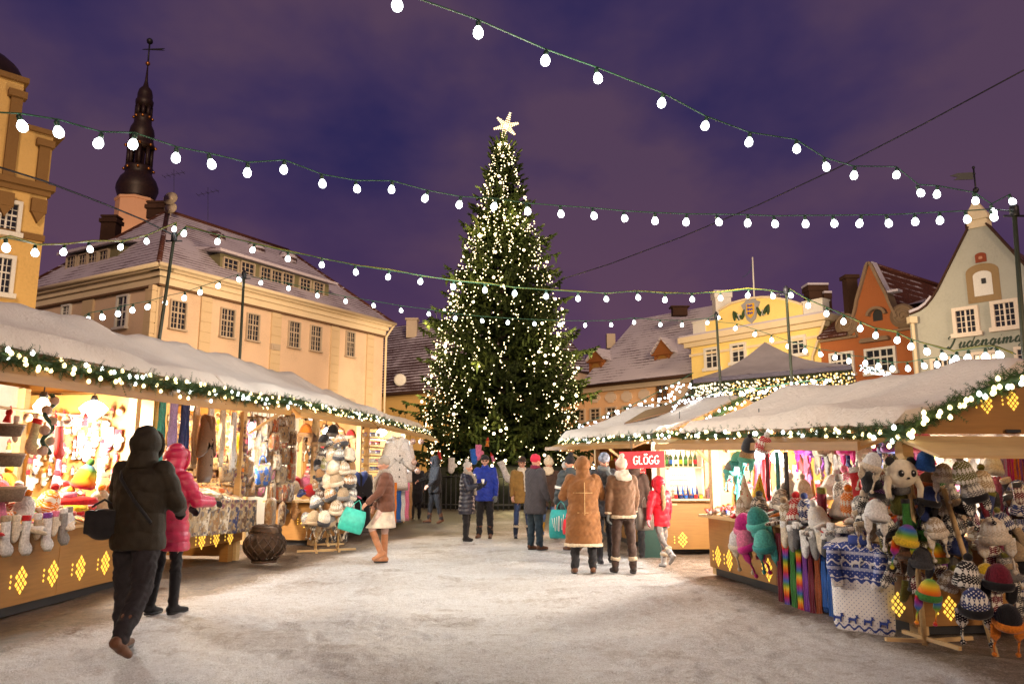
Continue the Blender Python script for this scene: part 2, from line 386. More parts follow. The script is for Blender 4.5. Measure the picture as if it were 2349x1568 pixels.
    h = n.new('ShaderNodeMix', data_type='FLOAT'); h.inputs[0].default_value = .5; n.link(b, 'Fac', h, 2); n.link(c, 'Fac', h, 3)
    vo = n.new('ShaderNodeTexVoronoi', feature='SMOOTH_F1'); vo.inputs['Scale'].default_value = 4.2; wv = n.new('ShaderNodeMix', data_type='RGBA'); wv.inputs[0].default_value = .10; n.link(tc, 'Object', wv, 6); n.link(b, 'Color', wv, 7); n.link(wv, 2, vo, 'Vector')
    h2 = n.new('ShaderNodeMix', data_type='FLOAT'); h2.inputs[0].default_value = .35; n.link(h, 0, h2, 2); n.link(vo, 'Distance', h2, 3)
    n.bump(h2, 0, 1.0, .07)
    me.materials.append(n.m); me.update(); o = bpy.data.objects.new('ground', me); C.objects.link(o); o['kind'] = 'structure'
ground()
# ------------------------------------------------------------------ facades
class Facade:
    """vertical plane through ground points a, b (as seen left to right); positions given as (s, z, out)"""
    def __init__(s, a, b):
        s.a = Vector((a[0], a[1], 0)); d = Vector((b[0]-a[0], b[1]-a[1], 0)); s.L = d.length; s.u = d/s.L
        s.n = Vector((s.u.y, -s.u.x, 0))
    def pt(s, q, z, out=0): return s.a+s.u*q+Vector((0, 0, z))+s.n*out
    def hit(s, px, py, out=0):
        r = ray(px, py); a = s.a+s.n*out; t = (a-CO).dot(s.n)/r.dot(s.n); p = CO+r*t
        return (p-s.a).dot(s.u), p.z
    def slab(s, mb, q0, q1, z0, z1, o0, o1, mi=0):
        P = [s.pt(q0, z0, o0), s.pt(q1, z0, o0), s.pt(q1, z1, o0), s.pt(q0, z1, o0)]
        return mb.prism(P, s.n*(o1-o0), mi)
    def pslab(s, mb, qz, o0, o1, mi=0): return mb.prism([s.pt(q, z, o0) for q, z in qz], s.n*(o1-o0), mi)
    def rect(s, x0, y0, x1, y1):
        """the pixel rectangle's centre and size on this wall, squared up"""
        q0, _ = s.hit(x0, (y0+y1)/2); q1, _ = s.hit(x1, (y0+y1)/2); xm = (x0+x1)/2
        _, z1 = s.hit(xm, y0); _, z0 = s.hit(xm, y1); return q0, q1, z0, z1
def window(F, parent, r, nx=2, ny=4, casing=.12, mf=None, arch=False, transom=True, lit=None, out=0.0, sill=True, mc=None):
    q0, q1, z0, z1 = r; mf = mf or M_white; w_ = q1-q0; h = z1-z0
    m = MB()
    c = casing
    F.slab(m, q0-c, q0, z0-c, z1+c, out-.05, out+.14); F.slab(m, q1, q1+c, z0-c, z1+c, out-.05, out+.14)
    F.slab(m, q0, q1, z1, z1+c, out-.05, out+.143)
    if arch:
        pts = [(q0-c, z1+c)]+[(q0+w_/2-math.cos(PI*i/8)*(w_/2+c), z1+c+math.sin(PI*i/8)*w_*.28) for i in range(1, 8)]+[(q1+c, z1+c)]
        F.pslab(m, pts, out-.05, out+.13)
    if sill: F.slab(m, q0-c*1.6, q1+c*1.6, z0-c*1.3, z0-.002, out-.05, out+.24)
    t = min(.045, w_*.045)
    for i in range(1, nx): 
        k = t*1.1 if i*2 == nx else t*.5
        F.slab(m, q0+w_*i/nx-k, q0+w_*i/nx+k, z0, z1, out-.02, out+.06)
    for j in range(1, ny):
        k = t*1.1 if (transom and j == ny-2+(ny < 4)) else t*.4
        F.slab(m, q0, q1, z0+h*j/ny-k, z0+h*j/ny+k, out-.02, out+.052)
    fr = build(m, 'window', mf, parent)
    p = MB(); F.slab(p, q0, q1, z0, z1, out-.04, out+.03)
    build(p, 'pane', lit or M_glass, fr)
    return fr
def roofpoly(mb, pts, t=.25, mi=0):
    return mb.prism([Vector(p)-Vector((0, 0, t)) for p in pts], (0, 0, t), mi)
M_peach = plaster('cream pink plaster', (.73, .53, .37), .3); M_cream = plaster('cream stucco trim', (.76, .62, .42), .16)
M_ochre = plaster('ochre plaster', (.66, .42, .15)); M_ochred = plaster('brown stucco trim', (.22, .12, .045))
M_yel = plaster('yellow plaster', (.93, .69, .24), .12); M_orange = plaster('burnt orange plaster', (.38, .125, .045), .35)
M_grey = plaster('grey green plaster', (.42, .41, .35), .25); M_stone = plaster('pale stone', (.5, .4, .3), .2)
M_tile1 = tiles('snow dusted grey tiles', (.14, .09, .10), .24, (.56, .50, .56), thr=.42); M_tile2 = tiles('snowy tiles', (.07, .035, .04), .30, (.62, .56, .60), thr=.42)
M_tile3 = tiles('red brown tiles', (.085, .028, .018), -.16, thr=.45); M_tile4 = tiles('dim brown tiles', (.075, .04, .04), .0, thr=.42)
M_brick = plaster('sooty brick', (.06, .03, .02), .4); M_copper = plain('dark copper sheet', (.028, .012, .008), .5, .2, .4, 3)

def cream_building():
    A = Vector((-18, 38, 0)); B = Vector((-9.1, 53.2, 0)); F = Facade(A, B); inw = -F.n
    Lc = A+inw*13.5; G = Facade(Lc, A)
    t = thing('town_house', 'long cream pink building with hipped snow dusted tile roof and pilasters', 'building', (-18, 38, 0), F.u.to_2d().angle_signed(Vector((1, 0)))*1.0)
    ze = F.hit(343, 606)[1]; zr = at(404, 488, 45.3).z
    D = A+F.u*F.L+inw*13.5
    m = MB(); m.prism([A, A+F.u*F.L, D, Lc], (0, 0, ze-.1)); build(m, 'wall', M_peach, t)
    # entablature, cornice and dark moulding line
    m = MB(); zl = F.hit(344, 646)[1]
    F.slab(m, -.12, F.L+.12, zl, ze-.5, -.4, .12); F.slab(m, -.25, F.L+.25, ze-.5, ze-.22, -.4, .25); F.slab(m, -.45, F.L+.45, ze-.22, ze-.02, -.4, .45)
    G.slab(m, 0, G.L+.12, zl, ze-.5, -.4, .123); G.slab(m, 0, G.L+.25, ze-.5, ze-.22, -.4, .253); G.slab(m, 0, G.L+.45, ze-.22, ze-.02, -.4, .453)
    build(m, 'cornice', M_cream, t)
    m = MB(); F.slab(m, -.2, F.L+.2, zl-.12, zl-.003, -.3, .19); G.slab(m, 0, G.L+.18, zl-.12, zl-.003, -.3, .19); build(m, 'moulding', plaster('brown moulding', (.16, .09, .05)), t)
    mpl = plaster('rusticated stucco', (.66, .5, .31), .1)
    for x0, x1 in ((338, 350), (455, 480), (620, 642), (758, 777), (841, 856)):
        q0 = F.hit(x0, 760)[0]; q1 = F.hit(x1, 760)[0]; m = MB(); z = 0
        while z < zl-.2:
            z2 = min(z+.55, zl-.145); F.slab(m, q0, q1, z+.02, z2-.02, -.2, .13); F.slab(m, q0+.03, q1-.03, z2-.02, z2+.02, -.2, .09); z += .55
        build(m, 'pilaster', mpl, t)
    q0 = G.L-1.0; m = MB(); G.slab(m, q0, G.L, 0, zl-.145, -.2, .12); G.slab(m, G.hit(205, 700)[0]-.5, G.hit(205, 700)[0]+.5, 0, zl-.145, -.2, .12); build(m, 'pilaster', mpl, t)
    zx = lambda a: a*.3907; zy = lambda b: 458.8+b*.3907
    for a in ((990, 590, 1090, 765), (1285, 635, 1375, 812), (1440, 665, 1520, 832), (1685, 710, 1760, 872), (1812, 735, 1885, 892), (2022, 770, 2082, 925)):
        r = F.rect(zx(a[0])+3, zy(a[1])+3, zx(a[2])-3, zy(a[3])-3); window(F, t, r, 4, 5, .07, mf=M_stone)
        r = F.rect(zx(a[0])+3, zy(a[1])+163, zx(a[2])-3, zy(a[3])+125); window(F, t, r, 4, 3, .08, arch=True, mf=M_stone)
    for a in ((690, 565, 755, 750), (370, 620, 420, 690)):
        r = G.rect(zx(a[0])+2, zy(a[1])+2, zx(a[2])-2, zy(a[3])-2); window(G, t, r, 2, 4, .1)
    r = F.rect(618, 789, 638, 803); m = MB(); F.slab(m, *r, 0, .2); F.slab(m, r[0]+.1, r[1]-.1, r[2]+.1, r[3]-.1, .2, .23); build(m, 'wall_vent', M_stone, t)
    # hipped roof
    o = .55; eA = A+F.n*o-F.u*o; eB = B+F.n*o+F.u*o; eD = D-F.n*o+F.u*o; eC = Lc-F.n*o-F.u*o
    rs = at(404, 488, 45.3); re = A+inw*6.75+F.u*14.6; re.z = at(682, 570, (re.y)).z; rs = A+inw*6.75+F.u*4.7; rs.z = zr; re.z = (re.z+rs.z)/2; rs.z = re.z
    P = [Vector((p.x, p.y, ze)) for p in (eA, eB, eD, eC)]
    m = MB(); m.poly([P[0], P[1], re, rs]); m.poly([P[1], P[2], re]); m.poly([P[2], P[3], rs, re]); m.poly([P[3], P[0], rs]); m.poly([P[3], P[2], P[1], P[0]])
    rf = build(m, 'roof', M_tile1, t)
    m = MB(); m.tube([rs, re], .16); m.tube([rs, P[0]], .13); m.tube([re, P[1]], .13); m.tube([rs, P[3]], .13); build(m, 'ridge_tiles', M_tile3, rf)
    m = MB(); m.tube([P[0]+F.n*.08, P[1]+F.n*.08], .12); m.tube([P[3], P[0]], .12); e = P[1]; b2 = B+F.n*.25; m.tube([e, Vector((b2.x, b2.y, ze-1.0)), Vector((b2.x, b2.y, 0))], .08); build(m, 'gutter', M_cream, t)
    # dormers
    md = plaster('grey dormer boards', (.2, .18, .1))
    def dormer(Fm, off, pol, wins, depth, name):
        Fd = Facade(Fm.pt(0, 0, -off), Fm.pt(Fm.L, 0, -off)); pts = [Fd.hit(*p) for p in pol]
        zt = sum(p[1] for p in pts[1:3])/2; zb = min(pts[0][1], pts[3][1])-.3; q0 = (pts[0][0]+pts[1][0])/2; q1 = (pts[2][0]+pts[3][0])/2
        m = MB(); Fd.slab(m, q0, q1, zb, zt, -depth, 0); d_ = build(m, 'dormer', md, t)
        m = MB(); m.prism([Fd.pt(q0-.4, zt, .45), Fd.pt(q1+.4, zt, .45), Fd.pt(q1+.4, zt+.85, -depth), Fd.pt(q0-.4, zt+.85, -depth)], (0, 0, .16)); build(m, 'dormer_roof', M_tile1, d_)
        for w_ in wins:
            r = Fd.rect(*w_); window(Fd, t, (r[0], r[1], max(r[2], zb+.35), min(r[3], zt-.12)), 3, 4, .06, sill=False, mf=M_stone, transom=False)
    Z = lambda *a: (zx(a[0]), zy(a[1]))
    R4 = lambda *a: (zx(a[0]), zy(a[1]), zx(a[2]), zy(a[3]))
    dormer(F, 1.0, [Z(1290, 455), Z(1290, 330), Z(1930, 480), Z(1930, 590)],
           [R4(1308, 350, 1390, 450), R4(1410, 372, 1485, 475), R4(1525, 400, 1583, 500), R4(1590, 420, 1648, 512), R4(1655, 432, 1715, 522), R4(1757, 462, 1817, 552), R4(1838, 480, 1893, 560)], 4.2, 'a')
    dormer(G, 1.0, [Z(395, 430), Z(395, 315), Z(690, 275), Z(690, 385)], [R4(400, 330, 450, 425), R4(470, 325, 515, 415), R4(525, 315, 575, 400), R4(590, 300, 640, 395)], 3.4, 'b')
    for px, py in ((1262, 215), (1500, 280), (1690, 330)):
        p = at(zx(px), zy(py), 47+(px-1262)*.012); m = MB(); m.lathe([(.55, -.5), (.55, 0), (.45, .2), (.25, .33), (.01, .36)], p, 12, sx=1.2, sy=1.2); build(m, 'roof_vent', M_tile4, t)
    def chimney(px0, px1, py0, py1, Y):
        a = at(px0, py0, Y); b = at(px1, py0, Y); c = at(px0, py1, Y); w_ = b.x-a.x; m = MB()
        m.box(((a.x+b.x)/2, Y, (a.z+c.z)/2), (w_, w_*.8, a.z-c.z)); m.box(((a.x+b.x)/2, Y, a.z-.25), (w_*1.2, w_, .25)); m.box(((a.x+b.x)/2, Y, a.z+.06), (w_*1.1, w_*.9, .12)); build(m, 'chimney', M_brick, rf)
    chimney(240, 274, 501, 556, 47); chimney(345, 384, 470, 505, 46)
    m = MB(); p = at(393, 457, 45); m.lathe([(.01, 0), (.25, .03), (.42, .12), (.44, .12)], p, 16, R=Matrix.Rotation(math.radians(80), 3, 'X')); m.tube([p, p+Vector((0, .1, -1.6))], .04); p2 = at(393, 480, 45); m.lathe([(.01, 0), (.25, .03), (.38, .12), (.4, .12)], p2, 16, R=Matrix.Rotation(math.radians(75), 3, 'X')); build(m, 'satellite_dish', M_stone, t)
    for px, top, bot in ((399, 388, 470), (477, 430, 505)):
        Y = 46; a = at(px, top, Y); b = at(px, bot, Y); m = MB(); m.tube([b, a], .013, 5); m.bar(a+Vector((-.6, 0, -.5)), a+Vector((.7, 0, -.2)), .018, .018)
        for k in range(5): m.bar(a+Vector((-.6+k*.3, -.3, -.5+k*.07)), a+Vector((-.6+k*.3, .3, -.5+k*.07)), .015, .015)
        build(m, 'antenna', M_black, t)
cream_building()

def ochre_building():
    K = at(103, 500, 24); u = Vector((1, 1, 0)).normalized(); A = Vector((K.x, K.y, 0))-u*11; B = Vector((K.x, K.y, 0)); F = Facade(A, B)
    t = thing('town_hall_house', 'tall ochre building with brown pilasters and stepped parapet at the end of the square', 'building', (K.x, K.y, 0), 0)
    zt = F.hit(122, 314)[1]; zt2 = F.hit(52, 192)[1]; qs = F.hit(50, 240)[0]; D = B-F.n*9; E_ = A-F.n*9
    m = MB(); m.prism([A, B, D, E_], (0, 0, zt)); m2 = [F.pt(0, zt, 0), F.pt(qs, zt, 0), F.pt(qs, zt2, 0), F.pt(0, zt2, 0)]; m.prism(m2, -F.n*3); build(m, 'wall', M_ochre, t)
    m = MB(); F.slab(m, qs-.1, F.L+.3, zt, zt+.16, -9, .12); F.slab(m, 0, qs+.12, zt2, zt2+.18, -3.2, .14)
    zc = F.hit(110, 434)[1]; F.slab(m, 0, F.L+.18, zc-.10, zc+.1, -.2, .2); F.slab(m, 0, F.L+.08, zc-.28, zc-.10, -.2, .1)
    zb = F.hit(100, 549)[1]; F.slab(m, 0, F.L+.04, zb-.1, zb+.1, -.2, .1); build(m, 'cornice', M_ochred, t)
    for px, top in ((97, 322), (20, 205)):
        q = F.hit(px, 380)[0]; z1 = F.hit(px, top)[1]; m = MB(); F.slab(m, q-.16, q+.16, zc+.1, z1, -.1, .16); F.slab(m, q-.26, q+.26, z1-.25, z1-.02, -.1, .24)
        F.slab(m, q-.22, q+.22, zc-.9, zc-.45, -.1, .22); F.pslab(m, [(q-.2, zc-.9), (q, zc-1.25), (q+.2, zc-.9)], -.1, .2); build(m, 'pilaster', M_ochred, t)
    for a in ((-12, 466, 38, 532), (-18, 592, 22, 672)): window(F, t, F.rect(*a), 4, 5, .12)
    c = F.pt(F.hit(-8, 160)[0], zt2+.2, -1.5); m = MB(); m.lathe([(1.15, 0), (1.08, .4), (.85, .8), (.5, 1.1), (.1, 1.2)], c, 16); build(m, 'dome', M_copper, t)
ochre_building()

def church():
    Y = 110; base = at(303, 515, Y); s = .3337*Y/FPX*1.0
    zz = lambda zy_: at(318, zy_*.3337, Y).z
    t = thing('church_tower', 'distant church tower with dark tiered copper spire and pale octagonal base', 'church tower', (base.x, Y, 0))
    def P(pr): return [(w_*s/2, zz(y)) for w_, y in pr]
    c = (base.x+.3, Y, 0)
    m = MB(); m.lathe(P([(272, 1990), (266, 1395)])[0:2], c, 8, smooth=False, rot=PI/8); m.lathe([(280*s/2, zz(1395)), (284*s/2, zz(1380)), (270*s/2, zz(1376))], c, 8, smooth=False, rot=PI/8)
    tw = build(m, 'tower', plaster('floodlit limewash', (.75, .42, .26), .1), t)
    for k in range(8):
        a = PI/4*k; m = MB(); p = Vector((c[0]+math.cos(a)*133*s/2*.94, Y+math.sin(a)*133*s/2*.94*2, zz(1440))); 
    m = MB(); m.lathe(P([(262, 1378), (250, 1360), (284, 1310), (278, 1280), (240, 1235), (195, 1210), (178, 1190), (196, 1165), (186, 1150)]), c, 16); build(m, 'onion_dome', M_copper, t)
    def cage(w_, y0, y1):
        for k in range(8):
            m = MB(); a = 2*PI*(k+.5)/8; q = Vector((c[0]+math.cos(a)*w_*s/2, Y+math.sin(a)*w_*s/2, 0)); m.tube([q+Vector((0, 0, zz(y0))), q+Vector((0, 0, zz(y1)))], .3, 6); build(m, 'lantern_column', M_copper, t)
    cage(150, 1150, 1015); cage(92, 805, 735); m = MB(); m.lathe(P([(70, 1150), (70, 1015)]), c, 8, smooth=False)
    build(m, 'lantern_shaft', M_copper, t)
    m = MB(); m.lathe(P([(188, 1020), (190, 1000), (172, 985), (160, 960), (172, 925), (160, 890), (122, 855), (116, 820), (124, 810), (116, 800)]), c, 16)
    m.lathe(P([(112, 742), (122, 712), (122, 695), (105, 685), (103, 650), (88, 622), (40, 596), (22, 560), (8, 455)]), c, 14); build(m, 'spire', M_copper, t)
    m = MB()
    for k in range(8):
        a = 2*PI*(k+.5)/8
        for w_, y in ((196, 1172), (196, 1010), (124, 815)): m = MB(); m.sph((c[0]+math.cos(a)*w_*s/2, Y+math.sin(a)*w_*s/2, zz(y)), .24, 8, 6); build(m, 'gilded_knob', M_gold, t)
    m = MB(); m.sph((c[0], Y, zz(438)), 17*s, 10, 8); build(m, 'gilded_ball', M_gold, t)
    m = MB(); m.tube([(c[0], Y, zz(455)), (c[0], Y, zz(280))], .12, 6); m.sph((c[0], Y, zz(285)), .5, 8, 6); m.prism([(c[0]-1.1, Y, zz(340)), (c[0]+2.4, Y, zz(346)), (c[0]+1.8, Y, zz(338)), (c[0]+2.4, Y, zz(332)), (c[0]-.6, Y, zz(336))], (0, .15, 0)); build(m, 'weather_vane', M_black, t)
church()

def low_house():
    F = Facade(at(850, 900, 60).to_2d(), at(1010, 915, 56).to_2d()); t = thing('low_house', 'low house with dark snow dusted tile roof and a round lit dormer behind the spruce', 'house', tuple(F.a))
    ze = F.hit(860, 908)[1]; zr = at(900, 745, 66).z
    m = MB(); F.slab(m, -4, F.L+5, 0, ze, -12, 0); build(m, 'wall', M_ochre, t)
    m = MB(); a, b = F.pt(-4, ze, .5), F.pt(F.L+5, ze, .5); c, d = F.pt(F.L+5, zr, -6), F.pt(-4, zr, -6); e, f = F.pt(F.L+5, ze, -12.5), F.pt(-4, ze, -12.5)
    m.poly([a, b, c, d]); m.poly([d, c, e, f]); m.poly([a, d, f]); m.poly([b, e, c]); m.poly([a, f, e, b]); rf = build(m, 'roof', M_tile4, t)
    m = MB(); m.tube([a, b], .15); build(m, 'gutter', M_brick, t)
    Y = 58.5; p = at(918, 871, Y); m = MB(); m.lathe([(.3, -.1), (.47, -.1), (.47, .15), (.3, .15)], p, 20, R=Matrix.Rotation(PI/2, 3, 'X')); dm = build(m, 'round_dormer', M_white, rf)
    m = MB(); m.lathe([(.01, 0), (.3, 0)], p, 16, R=Matrix.Rotation(PI/2, 3, 'X')); m.sph(p+Vector((0, .0, -.05)), .12); build(m, 'pane', emis('lit dormer', (1, .6, .3), .7), dm)
    m = MB(); m.lathe([(.5, 0), (.5, 2.0)], p+Vector((0, .15, .05)), 14, R=Matrix.Rotation(-PI/2, 3, 'X')); build(m, 'dormer_hood', M_tile4, rf)
    p = at(946, 736, 64); m = MB(); m.box((p.x, 64, p.z-.7), (.9, .9, 1.6)); m.box((p.x, 64, p.z+.1), (1.1, 1.1, .15)); build(m, 'chimney', M_stone, rf)
low_house()

def zr_(x, y): return (1261.8+x*.4629, 458.8+y*.4629)
def peach_house():
    A = at(1300, 880, 60); B = at(1600, 860, 51); F = Facade(A.to_2d(), B.to_2d()); t = thing('peach_house', 'peach house under a steep snowy roof with two pedimented dormers', 'house', tuple(F.a))
    ze = F.hit(*zr_(600, 880))[1]; q0 = F.hit(*zr_(170, 930))[0]
    m = MB(); F.slab(m, q0-3, F.L+2, 0, ze, -9, 0); build(m, 'wall', plaster('peach plaster', (.74, .46, .26), .15), t)
    m = MB(); F.slab(m, q0-3, F.L+2, ze-.5, ze-.02, -.1, .35); build(m, 'cornice', M_stone, t)
    q1, zq = F.hit(*zr_(435, 590), out=-6); a, b = F.pt(q0-.2, ze, .6), F.pt(F.L+3, ze, .6)
    c = F.pt(F.L+3, zq, -6); d = F.pt(q1-.2, zq, -6)
    m = MB(); m.poly([a, b, c, d]); m.poly([a, d, F.pt(q0-.2, ze, -12.5)]); m.poly([d, c, F.pt(F.L+3, ze, -12.5), F.pt(q0-.2, ze, -12.5)]); rf = build(m, 'roof', M_tile2, t)
    m = MB(); m.tube([a+Vector((0, 0, -.05)), b+Vector((0, 0, -.05))], .12); build(m, 'gutter', M_brick, t)
    mo = plaster('brown dormer paint', (.28, .1, .03))
    for bx in ((190, 318, 800, 895, 740), (512, 662, 765, 858, 688)):
        Fd = Facade(F.pt(0, 0, -1.2), F.pt(F.L, 0, -1.2)); wd = .62
        x0, z1 = Fd.hit(*zr_(bx[0], bx[2])); _, z0 = Fd.hit(*zr_(bx[0], bx[3])); xa, za = Fd.hit(*zr_(bx[0]+(bx[1]-bx[0])*.28, bx[4]))
        x1 = x0+(xa-x0)*2; m = MB(); Fd.slab(m, x0+.15, x1-.15, z0-.8, z1, -3.5, 0); Fd.slab(m, x0+.12, x0+.3, z0-.3, z1, 0, .08); Fd.slab(m, x1-.3, x1-.12, z0-.3, z1, 0, .08)
        Fd.pslab(m, [(x0, z1), (x1, z1), (xa, za)], -3.5, .08); Fd.slab(m, x0-.05, x1+.05, z1-.12, z1, -.1, .2); dm = build(m, 'dormer', mo, rf)
        m = MB(); r_ = (x0+.35, x1-.35); zm = (z0+z1)/2; Fd.pslab(m, [(r_[0], z0-.2), (r_[1], z0-.2), (r_[1], zm+.2)]+[((r_[0]+r_[1])/2+math.cos(PI*i/8)*(r_[1]-r_[0])/2, zm+.2+math.sin(PI*i/8)*.35) for i in range(9)]+[(r_[0], zm+.2)], 0, .06); build(m, 'shutter', plaster('ochre shutter', (.3, .15, .04)), dm)
        m = MB(); L = 3.6
        m.prism([Fd.pt(xa, za+.02, .2), Fd.pt(x1+.15, z1, .2), Fd.pt(x1+.15, z1, -L), Fd.pt(xa, za+.02, -L)], (0, 0, .14)); m.prism([Fd.pt(x0-.15, z1, .2), Fd.pt(xa, za+.02, .2), Fd.pt(xa, za+.02, -L), Fd.pt(x0-.15, z1, -L)], (0, 0, .14)); build(m, 'dormer_roof', M_tile2, dm)
    mw = plaster('white plaster field', (.62, .5, .4), .1)
    for x0, x1, y0, y1 in ((200, 250, 955, 1003), (275, 330, 950, 1003), (355, 408, 945, 1000), (440, 495, 935, 992), (620, 680, 918, 975)):
        a0, a1, b0, b1 = F.rect(*zr_(x0, y0), *zr_(x1, y1)); k = (a1-a0)*.28; m = MB(); F.pslab(m, [(a0+k, b0), (a1-k, b0), (a1-k*.8, b0+k*.4), (a1-k*.3, b0+k*.6), (a1, b0+k), (a1, b1-k), (a1-k*.3, b1-k*.6), (a1-k*.8, b1-k*.4), (a1-k, b1), (a0+k, b1), (a0+k*.8, b1-k*.4), (a0+k*.3, b1-k*.6), (a0, b1-k), (a0, b0+k), (a0+k*.3, b0+k*.6), (a0+k*.8, b0+k*.4)], 0, .08); build(m, 'wall_panel', mw, t)
    window(F, t, F.rect(*zr_(533, 918), *zr_(583, 986)), 2, 3, .06, mf=M_woodd)
    for x0, x1, y in ((128, 172, 1042), (206, 248, 1036), (286, 328, 1030), (366, 412, 1022), (452, 495, 1014), (537, 588, 1008), (628, 668, 1002)):
        window(F, t, F.rect(*zr_(x0, y), *zr_(x1, y+50)), 2, 3, .1, mf=M_stone)
    p = at(*zr_(300, 700), 62); m = MB(); m.box((p.x, 62, p.z), (.7, .7, 1.2)); build(m, 'chimney', M_stone, rf)
    p = at(*zr_(640, 535), 56.5); m = MB(); m.box((p.x, 56.5, p.z-.3), (1.1, .7, .6)); m.box((p.x, 56.5, p.z+.06), (1.4, .9, .1)); build(m, 'chimney', M_brick, rf)
    tt = thing('conical_turret', 'small dark conical turret roof peeping past the spruce', 'turret', (at(1308, 900, 75).x, 75, 0))
    a = at(1303, 775, 75); b = at(1303, 858, 75); m = MB(); m.lathe([(2.6, 0), (2.6, b.z)], (a.x, 75, 0), 10, smooth=False); build(m, 'wall', M_peach, tt)
    m = MB(); m.lathe([(3.0, b.z-.1), (.05, a.z)], (a.x, 75, 0), 8, smooth=False); m.tube([(a.x, 75, a.z-.1), (a.x, 75, a.z+1.2)], .05, 5); build(m, 'roof', M_tile4, tt)
peach_house()

